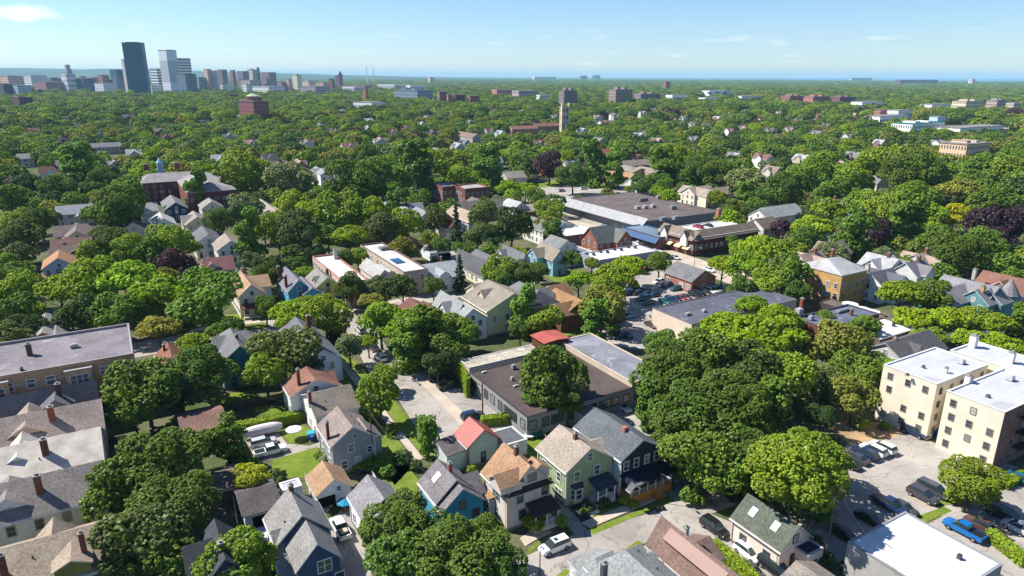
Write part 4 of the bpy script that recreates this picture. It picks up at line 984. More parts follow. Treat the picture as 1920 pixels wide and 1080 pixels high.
# --- bottom left group
house('olive walled house with wide tan brown shingle roof at the bottom left corner', (180, 985), (-70, 1050), 9, 6, hw=5.4, wall=siding(140, 128, 62), roof=S_(198, 172, 144), trim=(214, 200, 170), short='the olive corner house',
      wings=[dict(A=(140, 1050), B=(128, 1010), hr=8.3, he=7.4, hw=1.9, zb=5, auto='F'), dict(A=(93, 976), B=(105, 1002), hr=9, he=6, hw=3, auto='')], chim=[((151), 1000, 10.6, .6), (0, 1042, 10.4, .7)], vents=2)
def awning(root, fr, L, hw):
    x, y, a = wall_pt(fr, 'R', L, hw, L * .38, 0); f2 = Frame(x, y, a); mb = MB(); mb.prism([f2.w(0, -2.3), f2.w(1.1, -2.3), f2.w(1.1, 2.3), f2.w(0, 2.3)], [6.0, 5.5, 5.5, 6.0], [6.1, 5.6, 5.6, 6.1], bottom=True); mb.build('awning', paint(30, 42, 92), root)
house('white house with grey brown shingle roof, blue window awning and one brick chimney', (-70, 928), (186, 864), 9.5, 6.2, E=(140, 946), wall=siding(232, 234, 232), roof=S_(166, 154, 148), short='the white awning house', 
      wings=[dict(A=(10, 937), B=(16, 905), hr=8.9, he=6.2, hw=4.2, dens=2.6, grow=1.5)], chim=[(68, 892, 10.8, .8)], wcol=(190, 190, 184), extra=awning, vents=2)
house('house with pale beige stained roof and brown chimney beside the big maple', (-70, 856), (184, 804), 9.5, 6.2, E=(189, 869), wall=siding(235, 236, 236), roof=noisy('worn_pale_shingles', C(228, 219, 206, .62), .95, 2.6, .06, .5, .2, .1), short='the pale roofed house',
      wings=[dict(A=(30, 858), B=(36, 835), hr=8.8, he=6.2, hw=4.0, grow=1.5), dict(A=(42, 812), B=(38, 832), hr=8.8, he=6.2, hw=2.6, auto='', grow=1)], chim=[(80, 824, 10.8, .9, brick(120, 70, 58))], vents=2)
house('house with mottled brown shingle roof and brick chimney below the dark grey roof', (-70, 800), (186, 751), 9.5, 6.2, E=(191, 803), wall=siding(200, 170, 150), roof=S_(186, 164, 150), short='the mottled brown roof house', trim=(220, 190, 165),
      wings=[dict(A=(46, 800), B=(51, 779), hr=8.8, he=6.2, hw=4.2, grow=1.5), dict(A=(55, 757), B=(51, 776), hr=8.6, he=6.2, hw=2.6, auto='', grow=1)], chim=[(93, 763, 10.8, .9, brick(150, 70, 52))], vents=2)
house('house with smooth dark grey roof, three round skylights and a gabled dormer', (-70, 762), (176, 713), 9.2, 6.2, E=(179, 750), wall=siding(130, 132, 138), roof=S_(122, 124, 136), trim=(180, 180, 185), short='the dark grey roof house',
      wings=[dict(A=(101, 751), B=(105, 735), hr=8.6, he=6.8, hw=2.6, zb=5.5, wh=(.8, .9), grow=1)], chim=[(107, 720, 10.6, .8, brick(105, 62, 55))], skylights=[(43, 742, .3), (83, 735, .3), (141, 725, .3)])
def fire_esc(root, fr, L, hw):
    for z in (4.0, 7.2):
        x, y, a = wall_pt(fr, 'L', L, hw, L * .62, 0); f2 = Frame(x, y, a); mb = MB(); mb.box(f2, 0, 1.1, -3.5, 3.5, z, z + .1); mb.box(f2, 1.05, 1.1, -3.5, 3.5, z + .9, z + .97)
        for k in range(15): mb.box(f2, 1.06, 1.09, -3.5 + k * .49, -3.46 + k * .49, z, z + .95)
        mb.build('balcony', plain('painted_iron', 150, 160, 170), root)
    for z in (2.9, 6.1, 9.3):
        mb = MB(); mb.box(fr, 0, L, hw + .002, hw + .06, z, z + .22); mb.build('stone_course', concrete(214, 204, 190), root)
    for t in (.3, .72):
        mb = MB(); mb.box(fr, L * t - 2.2, L * t + 2.2, hw + .01, hw + 1.1, 0, 10.6); b_ = mb.build('bay', brick(226, 166, 116), root)
        q = fr.w(L * t, hw + 1.115)
        for z in (1.6, 4.8, 8.0): window(root, q[0], q[1], z, fr.a + math.pi / 2, 2.9, 1.6)
        mb = MB(); mb.box(fr, L * t - 2.35, L * t + 2.35, hw + .01, hw + 1.25, 10.6, 10.85); mb.build('bay_cap', concrete(200, 192, 190), b_)
flat('long tan brick apartment block with grey flat roof and white windows', (250, 667), (-120, 715), (249, 609), 11.2, brick(212, 156, 108), tar(142, 136, 142), .55, name='apartment_building', cat='apartment building', short='the tan brick apartments', trim=concrete(178, 170, 172),
     dens=2.9, wh=(1.3, 1.6), wide=.4, wcol=(245, 246, 248), units=[(140, 652, 1.4, 1.0, .6, (200, 200, 200))], chim=[(52, 645, 13.6, .9, brick(110, 90, 80)), (40, 690, 11.7, .5, brick(120, 90, 70))], extra=fire_esc)
house('yellow house with grey pointed roof hidden behind the brick apartments', (92, 622), (74, 590), 7.5, 5, hw=4, wall=siding(190, 185, 90), roof=S_(170, 165, 160), short='the yellow hidden house', wings=[dict(A=(118, 628), B=(92, 612), hr=6.5, he=4.5, hw=3)])
house('small red shed standing above the brick apartment roof', (143, 618), (120, 623), 5, 4, hw=2.2, wall=siding(150, 50, 52), roof=S_(120, 60, 60), name='shed', cat='shed')
# --- teal house and neighbours
house('teal blue house with steep grey roof beside the dark copper tree', (446, 650), (430, 608), 9.4, 6.4, E=(413, 674), wall=siding(60, 142, 165), roof=S_(140, 138, 142), short='the teal house by lawn', hip=(3.2, 0), dens=3.5,
      wings=[dict(A=(398, 634), B=(432, 628), hr=8.6, he=6.4, hw=4.6, hip=(0, 0)), dict(A=(478, 617), B=(440, 624), hr=8.6, he=6.4, hw=4.4, hip=(0, 2))], chim=[(443, 628, 10.2, .6)])
house('small house with terracotta shingle roof between two trees', (345, 684), (298, 646), 5.8, 3.4, E=(290, 655), wall=siding(190, 150, 120), roof=S_(178, 108, 86), short='the terracotta roof house', chim=[(307, 647, 6.6, .5)])
house('white house with tall rear chimneys behind the dark copper tree', (612, 655), (548, 597), 8.5, 6, hw=3.8, wall=siding(225, 230, 232), roof=S_(128, 130, 140), short='the white chimney house', chim=[(577, 592, 11.2, .9), (588, 628, 9.5, .6, brick(90, 40, 40))],
      wings=[dict(A=(606, 648), B=(585, 640), hr=6, he=4, hw=2.5)])
house('small white house with red brown roof and tall brick chimney', (593, 712), (572, 690), 7.6, 5.2, E=(632, 716), wall=siding(226, 232, 238), roof=S_(176, 116, 92), short='the red brown roof house', wings=[dict(A=(627, 699), B=(590, 700), hr=7, he=5.2, hw=2.6)], chim=[(558, 693, 9.8, .6, brick(160, 80, 60))], dens=3.4)
house('white house with weathered brown grey roof above the grey gabled house', (577, 738), (655, 724), 7.6, 5.3, E=(591, 781), wall=siding(236, 232, 228), roof=S_(158, 142, 126), short='the brown grey roof house', chim=[(580, 735, 9.0, .5)], vents=3, trim=(225, 215, 205))
house('grey gabled house with white trimmed windows and slim brick chimney', (658, 801), (636, 764), 8.4, 5.8, E=(620, 833), wall=siding(150, 153, 156), roof=S_(172, 152, 142), short='the grey gabled house', trim=(228, 222, 214), auto='LR',
      spec=[('F', 4.0, 6.3, .8, .7), ('F', 3.2, 3.9, 1.0, 1.4), ('F', 1.8, 1.0, 1.0, 1.4), ('F', 4.2, .5, .9, 2.0), ('F', 6.4, 2.9, .9, 1.1)], chim=[(613, 792, 9.2, .45, brick(140, 62, 48))], vents=3,
      wings=[dict(A=(706, 800), B=(655, 790), hr=7.0, he=4.8, hw=2.5, auto='')])
house('white garage with orange brown roof and open door full of toys', (623, 900), (608, 867), 4.8, 2.9, E=(595, 929), wall=siding(214, 218, 222), roof=S_(210, 160, 112), short='the orange roof garage', name='garage', cat='garage', auto='', spec=[('F', 3.4, 2.7, .6, .7)], trim=(236, 226, 210),
      extra=lambda root, fr, L, hw: (lambda mb: (mb.box(fr, L + .01, L + .05, -2.6, .1, .02, 2.2), mb.build('doorway_shade_panel', plain('painted_interior_shade', 24, 22, 24, .9, .05), root)))(MB()))  # near-black panel on the wall paints the shade inside the open door
house('white sided narrow house with light grey roof beside the driveway', (716, 936), (694, 893), 7.0, 4.6, E=(668, 950), wall=siding(236, 238, 240), roof=S_(160, 156, 162), short='the narrow grey roof house', trim=(235, 235, 238), auto='R', dens=2.6,
      wings=[dict(A=(752, 1010), B=(722, 950), hr=5.9, he=4.4, E=(674, 955), auto='R')])
house('navy blue gabled house with pale grey shingle roof and white double window', (563, 967), (545, 918), 8.9, 5.6, E=(508, 992), wall=siding(62, 86, 122), roof=S_(164, 160, 156), short='the navy blue house', trim=(225, 225, 225), auto='LR', chim=[(545, 910, 9.8, .6, brick(150, 70, 50))], vents=1,
      wings=[dict(A=(592, 1021), B=(570, 965), hr=8.3, he=5.4, E=(634, 1038), auto='', grow=2, spec=[('F', 3.4, 3.9, 1.7, 1.7), ('F', 1.0, 1.2, 1.0, 1.6), ('F', 5.2, 1.2, 1.1, 1.8)]),
             dict(A=(511, 996), B=(566, 982), hr=6.6, he=4.6, hw=2.6, auto='F', grow=0), dict(A=(520, 1052), B=(560, 1040), hr=4.4, he=3.2, hw=2.2, auto='F')])
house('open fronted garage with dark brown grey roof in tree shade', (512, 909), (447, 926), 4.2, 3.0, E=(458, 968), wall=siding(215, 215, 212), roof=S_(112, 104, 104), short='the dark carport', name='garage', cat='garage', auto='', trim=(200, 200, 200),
      extra=lambda root, fr, L, hw: (lambda mb: (mb.box(fr, 1.0, L - 1.2, -hw - .05, -hw - .01, .02, 2.4), mb.build('doorway_shade_panel', plain('painted_interior_shade', 24, 22, 24, .9, .05), root)))(MB()))  # the carport's shaded inside is a near-black panel on a closed wall
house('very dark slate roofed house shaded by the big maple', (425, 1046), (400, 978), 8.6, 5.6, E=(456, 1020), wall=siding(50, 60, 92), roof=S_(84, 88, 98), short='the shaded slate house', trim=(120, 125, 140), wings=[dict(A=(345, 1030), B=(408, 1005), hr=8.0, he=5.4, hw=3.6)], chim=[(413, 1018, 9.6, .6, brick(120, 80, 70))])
house('low garage with plain brown shingle roof beside the yellow bush', (395, 893), (446, 880), 3.6, 2.6, hw=3.4, wall=siding(120, 110, 100), roof=S_(138, 120, 112), short='the brown roof garage', name='garage', cat='garage', auto='')
house('garage with smooth brick red roof by the wooden pole', (338, 786), (414, 766), 4.2, 2.7, E=(420, 804), wall=siding(150, 130, 120), roof=S_(166, 118, 100), short='the brick red garage roof', name='garage', cat='garage', auto='')
flat('small white flat roofed shed behind the navy blue house', (530, 921), (566, 911), (522, 907), 2.8, siding(225, 228, 230), membrane(200, 205, 208), .1, name='shed', cat='shed', auto='')
flat('tiny brown roofed shed beside the pale trailer', (432, 833), (452, 829), (428, 820), 2.2, siding(140, 120, 110), tar(150, 130, 122), .05, name='shed', cat='shed', auto='')
# --- turquoise house, red roof, tan and green houses
house('turquoise house with grey roof, two skylights and brick chimney', (852, 901), (824, 864), 7.4, 4.7, E=(803, 921), wall=siding(48, 150, 190), roof=S_(146, 138, 142), short='the turquoise house', trim=(232, 232, 232), auto='F', wcol=(120, 100, 90), skylights=[(818, 895, .6)], chim=[(843, 869, 8.6, .6, brick(190, 100, 80))],
      wings=[dict(A=(867, 917), B=(846, 893), hr=6.9, he=4.0, E=(908, 938), auto='', grow=2, spec=[('F', 3.4, 3.6, 1.0, 1.2), ('F', 5.6, 1.6, 1.1, 1.2)]), dict(A=(894, 886), B=(850, 896), hr=6.0, he=4.0, hw=2.6, auto='')])
def lowwing(root, fr, L, hw):
    p = [P(838, 858, 3.3), P(883, 841, 3.3), P(860, 812, 4.2), P(817, 828, 4.2)]; mb = MB(); zz = [3.3, 3.3, 4.2, 4.2]
    mb.prism(p, 0, zz); mb.build('lean_to', siding(196, 205, 196), root); mb = MB(); mb.prism(p, [z + .01 for z in zz], [z + .16 for z in zz]); mb.build('lean_to_roof', tar(112, 106, 108), root)
house('pale green workshop with half red metal roof and grey lean-to', (908, 806), (880, 785), 6.6, 4.3, E=(881, 840), wall=siding(196, 205, 190), roof=seam_metal(205, 92, 78), short='the red roof workshop', trim=(150, 90, 80), auto='F', extra=lowwing)
flat('low garage with flat grey metal roof beside the small lawn', (940, 838), (987, 822), (915, 812), 3.0, siding(218, 218, 214), seam_metal(122, 124, 128), .08, name='garage', cat='garage', short='the flat grey garage', auto='')
tanp = lambda root, fr, L, hw: both(porch(0, 4.2, 2.6, 3.0, S_(104, 72, 70), paint(225, 220, 214), .7, t0=2 * hw - 4.0), bay(2.2, 1.6, 2.2, 1.7, .8, siding(205, 196, 184), S_(196, 140, 90), 'R'))(root, fr, L, hw)
def pent(root, fr, L, hw):
    mb = MB(); mb.prism([fr.w(L + .02, -hw - .3), fr.w(L + .75, -hw - .3), fr.w(L + .75, hw + .3), fr.w(L + .02, hw + .3)], [6.75, 6.3, 6.3, 6.75], [6.95, 6.45, 6.45, 6.95], bottom=True); mb.build('pent_roof', S_(104, 72, 70), root)
house('cream grey house with bright tan gabled roof and dark hipped porch roof', (993, 872), (946, 834), 10.2, 6.6, E=(949, 924), wall=siding(208, 200, 192), roof=S_(206, 150, 104), short='the tan roofed house', trim=(228, 200, 170), dens=3.6, auto='BLR', ov=.55,
      spec=[('F', 4.3, 7.4, 1.5, 1.2), ('F', 2.2, 4.3, 1.1, 1.5), ('F', 6.6, 4.3, 1.1, 1.5), ('F', 2.6, 1.4, 1.2, 1.6)], wings=[dict(A=(934, 898), B=(962, 874), hr=9.4, he=8.2, hw=1.7, zb=7, wh=(.8, .8)), dict(A=(1022, 868), B=(990, 862), hr=9.4, he=8.2, hw=1.7, zb=7, wh=(.8, .8))],
      chim=[(968, 837, 11.6, .6, brick(130, 75, 60))], extra=both(tanp, pent), wcol=(150, 175, 175))
house('light green house with beige shingle roof and white porch', (1104, 841), (1053, 799), 9.4, 6.6, E=(1067, 888), wall=siding(150, 172, 128), roof=S_(192, 172, 152), short='the light green house', trim=(215, 205, 190), dens=3.2, auto='BLR',
      spec=[('F', 4.4, 7.2, 1.0, 1.3), ('F', 2.0, 4.3, 1.0, 1.6), ('F', 5.9, 4.3, 1.0, 1.6)], chim=[(1079, 812, 10.4, .6, brick(140, 75, 60))], wings=[dict(A=(1128, 823), B=(1095, 832), hr=7.6, he=6.4, hw=2.0, auto='')],
      extra=both(porch(0, 3.6, 2.4, 3.1, S_(72, 88, 104), paint(230, 230, 232), .9, t0=4.4, steps=-1.8, post_n=3), bay(2.0, 1.4, 2.2, 1.7, .7, siding(150, 172, 128), S_(72, 88, 104))))
def lattice(root, fr, L, hw):
    mb = MB(); mb.prism([fr.w(L + 2.4, -hw - .1), fr.w(L + 3.1, -hw - .1), fr.w(L + 3.1, -hw + 2.3), fr.w(L + 2.4, -hw + 2.3)], [3.35, 3.35, 3.35, 3.35], [3.6, 3.6, 3.6, 3.6]); 
    a = fr.w(L + 2.8, -hw + .0); gable_geo(MB(), mb, Frame(a[0], a[1], fr.a), .9, 1.0, 3.3, 4.2, zb=3.2, ov=.1); mb.build('porch_gable', [S_(120, 125, 130), paint(225, 225, 225)], root)
house('black fronted house with slate grey roof and orange timber porch', (1203, 826), (1119, 766), 9.2, 6.7, E=(1163, 863), wall=siding(176, 198, 206), roof=S_(112, 120, 128), short='the black fronted house', trim=(226, 228, 230), dens=4.2, auto='BLR', ov=.3,
      chim=[(1172, 800, 9.9, .7, brick(196, 110, 84), False)], extra=both(porch(0, 8.6, 2.7, 3.3, tar(38, 46, 66), paint(190, 190, 190), 1.5, t0=.05, lattice=wood(214, 150, 72), steps=4.6, post_n=6), lattice,
      lambda root, fr, L, hw: (lambda mb: (mb.face([(*fr.w(L + .012, -hw), 0), (*fr.w(L + .012, hw), 0), (*fr.w(L + .012, hw), 6.72), (*fr.w(L + .012, 0), 9.2), (*fr.w(L + .012, -hw), 6.72)]), mb.build('front_cladding', siding(44, 48, 56), root),
          [window(root, *fr.w(L + .02, y), 4.7, fr.a, .9, 1.5) for y in (-3.2, -1.1, 1.1, 3.2)]))(MB())))
# --- bottom middle and right
house('large grey hip roofed house with steel topped chimney at the bottom edge', (1262, 1120), (1147, 1008), 8.8, 5.6, hw=5.2, wall=siding(222, 222, 218), roof=S_(160, 164, 164), short='the grey hipped house', hip=(3.0, 0), chim=[(1133, 1056, 9.6, .65, plain('steel_flue', 120, 125, 130, .4, .5, .5))],
      wings=[dict(A=(1095, 1052), B=(1150, 1040), hr=7.4, he=5.4, hw=3.4, hip=(0, 1.5)), dict(A=(1226, 1040), B=(1170, 1055), hr=6.2, he=4.8, hw=2.6)], vents=2)
def dormer_band(root, fr, L, hw):
    mb = MB(); z0, z1 = 5.9, 7.2; x0, x1 = 2.0, L - 3.0
    pl = [fr.w(x0, -hw + .9), fr.w(x1, -hw + .9), fr.w(x1, -.5), fr.w(x0, -.5)]; mb.prism(pl, 5.4, [z1, z1, z1 + 1.0, z1 + 1.0]); mb.build('shed_dormer', siding(236, 232, 224), root)
    mb = MB(); pl = [fr.w(x0 - .2, -hw + .55), fr.w(x1 + .2, -hw + .55), fr.w(x1 + .2, -.3), fr.w(x0 - .2, -.3)]; mb.prism(pl, [z1 - .05, z1 - .05, z1 + 1.06, z1 + 1.06], [z1 + .1, z1 + .1, z1 + 1.2, z1 + 1.2], bottom=True); mb.build('dormer_roof', seam_metal(150, 86, 72), root)
    for k in range(5):
        q = fr.w(x0 + 1 + k * 1.5, -hw + .88); window(root, q[0], q[1], 6.35, fr.a - math.pi / 2, .55, .55)
house('cream house with brown shingle roof and red dormer roof along one side', (1400, 1100), (1248, 970), 8.6, 5.4, E=(1212, 1016), wall=siding(236, 226, 206), roof=S_(156, 120, 106), short='the red dormer house', trim=(230, 220, 205), chim=[(1287, 989, 8.9, .55, plain('white_flue', 225, 222, 216))], extra=dormer_band, auto='R',
      wings=[dict(A=(1330, 1010), B=(1292, 1022), hr=6.4, he=5.0, hw=2.6, auto='')], dens=3.6)
house('cream house with mossy green roof and two square skylights', (1494, 987), (1407, 929), 6.8, 4.2, E=(1457, 1026), wall=siding(232, 214, 200), roof=S_(112, 122, 104), short='the mossy green roof house', trim=(215, 200, 190), skylights=[(1413, 953, .5), (1455, 981, .5)], dens=3.4, auto='FRL', wcol=(90, 90, 95))
flat('small cream annex with navy flat roof behind the mossy roof house', (1515, 1043), (1546, 1029), (1481, 1012), 3.3, siding(232, 214, 204), tar(48, 60, 84), .05, name='annex', cat='annex', auto='FR', dens=3, trim=paint(200, 190, 190))
flat('raised wooden deck behind the mossy green roof house', (1492, 1062), (1503, 1055), (1462, 1036), 1.0, wood(170, 120, 80), wood(190, 150, 110), .5, name='deck', cat='deck', auto='', trim=wood(200, 175, 150))
house('low house with light brown roof at the bottom edge by the deck', (1560, 1105), (1500, 1055), 4.4, 2.8, hw=3.6, wall=siding(200, 190, 180), roof=S_(170, 155, 140), short='the light brown low roof', auto='')
flat('low grey block building with bright white flat roof beside the parked pickups', (1697, 960), (1583, 1012), (1873, 1063), 5.2, stucco(176, 172, 166), membrane(250, 250, 252), .12, short='the white roofed block', auto='', trim=paint(150, 152, 158), la=None, units=[(1798, 1048, .5, .5, .5, (90, 90, 90))])
# --- cream apartment block: two wings and a rear bar around a light court
cw = stucco(240, 226, 196)
def escape(root, fr, L, hw):
    x, y, a = wall_pt(fr, 'F' if abs(math.sin(fr.a)) > .6 else 'F', L, hw, 1, 0)
wing_l = flat('cream painted apartment wing with white roof beside the olive trees', (1757, 722), (1850, 684), (1672, 680), 11.4, cw, membrane(214, 216, 226), .25, name='apartment_building', cat='apartment building', short='the left cream apartments', dens=3.1, st=2.65, wide=0, wh=(.85, 1.1), wcol=(150, 140, 130), trim=paint(225, 225, 230), chim=[(1775, 690, 12.4, .5, stucco(230, 226, 214))],
     units=[(1731, 690, .5, .5, .35, (120, 120, 125)), (1701, 705, .5, .5, .3, (120, 120, 125)), (1802, 682, 1.2, 1.0, .7, (235, 238, 240))])
wing_r = flat('cream and brick apartment wing with white roof at the parking lot corner', (1884, 775), (2010, 722), (1779, 733), 11.2, cw, membrane(214, 216, 226), .25, name='apartment_building', cat='apartment building', short='the right cream apartments', dens=3.0, st=2.65, wide=0, wh=(.85, 1.1), wcol=(150, 140, 130), trim=paint(225, 225, 230), chim=[(1817, 704, 12.6, .9, stucco(235, 232, 222))],
     units=[(1893, 713, 1.2, 1.2, .8, (235, 238, 240)), (1852, 745, .6, .6, .3, (120, 120, 125))],
     extra=lambda root, fr, L, hw: (lambda mb: (mb.face([(*fr.w(0, -hw - .02), 0), (*fr.w(L, -hw - .02), 0), (*fr.w(L, -hw - .02), 11.3), (*fr.w(0, -hw - .02), 11.3)]), mb.build('brick_side', brick(150, 100, 92), root)))(MB()))
flat('white roofed rear bar of the cream apartments with two tall chimneys', (1925, 705), (1960, 690), (1800, 652), 11.4, cw, membrane(216, 218, 228), .3, name='apartment_building', cat='apartment building', dens=3.2, la=10, trim=paint(230, 230, 235), chim=[(1828, 629, 14.0, 1.2, stucco(238, 236, 230)), (1899, 661, 13.6, 1.0, stucco(236, 228, 206))], keep=.3)
# --- flat commercial block in the middle
flat('low commercial building with dark brown flat roof around the tall street tree', (988, 783), (1196, 716), (877, 700), 4.3, stucco(150, 152, 150), tar(98, 86, 84), .12, short='the brown flat roof shop', wcol=(60, 60, 62), dens=2.6, wh=(1.5, 1.7), st=2.4, trim=paint(70, 62, 62), auto='FBR', keep=.4,
     units=[(963, 692, .9, .9, .8, (190, 195, 200)), (960, 713, .6, .6, .5, (220, 215, 210)), (908, 699, 1.2, .6, .1, (230, 228, 222)), (967, 725, 1.2, .6, .1, (225, 222, 216)), (985, 690, .8, .8, .5, (200, 190, 185))])
flat('unfinished flat roof with pale sheets and weeds behind the brown roof', (880, 690), (1000, 650), (862, 676), 4.9, stucco(190, 185, 175), sheet('patchy_roof', C(206, 196, 178, .6), .25, .4, 3.5, .8), .1, short='the patchy roof', auto='', keep=.3)
flat('flat grey tar roof with pale patches next to the brown shop', (1185, 718), (1240, 694), (1020, 645), 5.4, stucco(214, 190, 165), sheet('patched_tar', C(148, 150, 160, .6), .12, .35, 1.8, .85), .15, short='the patched grey roof', auto='', keep=.3)
def canopy(root, fr, L, hw): pass
house('open shelter with bright salmon red metal roof on the flat roof', (1031, 640), (1031, 620), 6.5, 6.2, hw=3.2, L=5.6, wall=wood(120, 80, 60), roof=seam_metal(226, 110, 90), name='shelter', cat='shelter', short='the red shelter roof', auto='', trim=(215, 110, 90))
flat('small garage with grey brown roof behind the slate roofed house', (1105, 790), (1135, 778), (1080, 765), 3.0, siding(180, 180, 178), tar(150, 140, 140), .05, name='garage', cat='garage', auto='')
# --- right middle
flat('long commercial building with charcoal flat roof and blank beige side wall', (1297, 609), (1445, 577), (1225, 578), 5.4, stucco(232, 208, 184), tar(104, 106, 120), .2, short='the beige walled building', auto='', la=40, trim=paint(120, 118, 122), keep=.5, units=[(1290, 591, 1.6, 1.0, .5, (200, 200, 200)), (1320, 585, 1.0, 1.0, .5, (215, 210, 205))])
flat('brick shop with dark blue grey flat roof and white rooftop boxes', (1548, 618), (1628, 584), (1480, 600), 6.2, brick(132, 70, 60), tar(112, 118, 138), .4, short='the dark parapet shop', auto='', trim=paint(90, 90, 100), units=[(1497, 592, 1.6, 1.4, 1.8, (225, 225, 228)), (1520, 600, 1, 1, 1, (190, 200, 205)), (1580, 585, 5, 1.0, .5, (170, 175, 180))], chim=[(1505, 560, 8.4, .9), (1597, 580, 7.8, .7)])
flat('shop with patched white flat roof behind the leaning olive trees', (1650, 640), (1728, 619), (1600, 612), 5.4, brick(120, 100, 90), membrane(236, 236, 236), .35, short='the patched white roof', auto='', units=[(1675, 612, .6, .6, .9, (90, 90, 95))])
flat('outdoor terrace roofs with round white parasols beside the white gabled house', (1640, 600), (1660, 592), (1560, 560), 3.4, wood(90, 80, 75), tar(120, 108, 104), .2, name='terrace', cat='terrace', auto='')
house('grey roofed house with small orange chimney beside the cream apartments', (1655, 642), (1748, 622), 8.2, 5.6, E=(1680, 682), wall=siding(200, 200, 200), roof=S_(112, 110, 116), short='the grey orange chimney house', chim=[(1679, 634, 8.6, .7, brick(206, 120, 80))], wings=[dict(A=(1722, 650), B=(1700, 638), hr=7.6, he=5.6, hw=2.2, auto='')], trim=(190, 190, 195), keep=.5)
flat('three storey yellow brick building with green shopfront and hipped pale roof', (1579, 520), (1612, 506), (1502, 497), 9.2, brick(226, 170, 84, 1.1), membrane(190, 190, 190), .3, name='building', short='the yellow brick building', dens=2.6, trim=stucco(235, 220, 190), wh=(1.1, 1.5),
     extra=lambda root, fr, L, hw: (lambda r, w2: (gable_geo(w2, r, fr, L, hw - .1, 9.6, 12.4, zb=9.5, ov=.2, hip=(3.2, 3.2)), r.build('hip_roof', [S_(200, 200, 204), paint(220, 220, 220)], root)))(MB(), MB()), chim=[(1562, 468, 13.6, .9)])
house('white gabled house with grey roof right of the yellow brick building', (1634, 513), (1668, 503), 8.6, 5.6, hw=4.4, wall=siding(240, 240, 240), roof=S_(118, 118, 132), short='the white gabled house', wings=[dict(A=(1690, 520), B=(1610, 494), hr=8.2, he=5.4, hw=4.2), ], chim=[(1628, 496, 10.6, 1.0, stucco(220, 205, 180))], dens=2.4)
house('large blue grey house with complex roof, yellow chimney and turret', (1852, 545), (1792, 511), 9.5, 6.0, hw=5.2, wall=siding(96, 150, 156), roof=S_(160, 158, 166), short='the turreted blue house', wings=[dict(A=(1752, 545), B=(1830, 530), hr=8.6, he=5.6, hw=4.4), dict(A=(1858, 552), B=(1830, 530), hr=9.0, he=5.8, hw=4.0, grow=2), dict(A=(1905, 535), B=(1840, 540), hr=9.0, he=5.8, hw=4.0)],
      chim=[(1844, 536, 10.2, .9, brick(226, 170, 80)), (1829, 505, 11.0, .9, stucco(190, 180, 175))], extra=lambda root, fr, L, hw: (lambda q: [(lambda mb: (mb.tube((q[0], q[1], 0), (q[0], q[1], 7), 2.3, n=12), mb.build('turret', siding(90, 150, 160), root)))(MB()), (lambda mb: (mb.tube((q[0], q[1], 7), (q[0], q[1], 11.5), 2.8, .05, 12), mb.build('turret_roof', S_(165, 160, 165), root)))(MB())])(P(1893, 545, 8)))
house('house with rust red shingle roof behind the turreted blue house', (1930, 530), (1853, 506), 9.5, 6, hw=4.6, wall=siding(180, 130, 90), roof=S_(170, 110, 90), short='the rust roof house', wings=[dict(A=(1880, 530), B=(1900, 520), hr=8.6, he=6, hw=3.4)])
# --- centre row of houses
house('grey roofed white house with two gables beside the tall tan gabled house', (858, 572), (836, 544), 8.8, 5.6, E=(812, 568), wall=siding(235, 238, 238), roof=S_(172, 176, 176), short='the white twin gabled house', wings=[dict(A=(832, 570), B=(850, 562), hr=8.2, he=5.6, hw=3.0), dict(A=(884, 580), B=(862, 562), hr=8.6, he=5.6, hw=4.0, grow=1)])
house('tall cream gabled house with tan roof behind the ivy covered wall', (951, 553), (926, 524), 10.6, 7.0, E=(920, 588), wall=siding(222, 216, 176), roof=S_(172, 158, 138), short='the tall cream house', dens=3.4, trim=(228, 222, 200), wings=[dict(A=(903, 546), B=(938, 538), hr=10.0, he=7.0, hw=3.6), dict(A=(882, 532), B=(925, 530), hr=9.4, he=7, hw=4)])
house('grey hip roofed house right of the tall cream house', (1012, 552), (972, 523), 9.2, 6.0, hw=5.0, wall=siding(170, 150, 130), roof=S_(134, 136, 142), short='the grey hip roof house', hip=(2.5, 2.5), wings=[dict(A=(1030, 540), B=(980, 548), hr=8.4, he=5.6, hw=4.2)])
house('house with patchy orange brown roof in the centre of the photo', (1083, 565), (1050, 540), 7.6, 5.0, hw=4.6, wall=siding(120, 80, 60), roof=S_(196, 140, 84), short='the orange patched roof', wings=[dict(A=(1030, 538), B=(1060, 530), hr=7.4, he=5, hw=3), dict(A=(1048, 575), B=(1075, 560), hr=7, he=4.6, hw=3)])
house('little brown gabled outbuilding by the parking lot entrance', (1150, 580), (1132, 568), 4.6, 3.0, hw=2.6, wall=wood(120, 85, 60), roof=S_(176, 128, 84), name='shed', cat='shed', short='the brown outbuilding')
house('row house with maroon roof left of the white twin gables', (800, 575), (762, 560), 7.4, 5, hw=4, wall=siding(80, 130, 150), roof=S_(150, 90, 80), short='the maroon roof house', wings=[dict(A=(818, 583), B=(795, 565), hr=7, he=5, hw=3)])
house('cream house with orange tan cross gabled roof and red porch', (466, 535), (455, 508), 9.2, 6.2, E=(442, 549), wall=siding(232, 222, 204), roof=S_(212, 166, 118), short='the orange tan roof house', trim=(240, 225, 200), wings=[dict(A=(438, 524), B=(500, 514), hr=8.6, he=6.2, hw=4)], extra=porch(0, 4.6, 2.2, 3.0, S_(150, 80, 70), paint(220, 215, 205), .6, t0=.6), chim=[(454, 503, 10.2, .7, brick(214, 170, 130))])
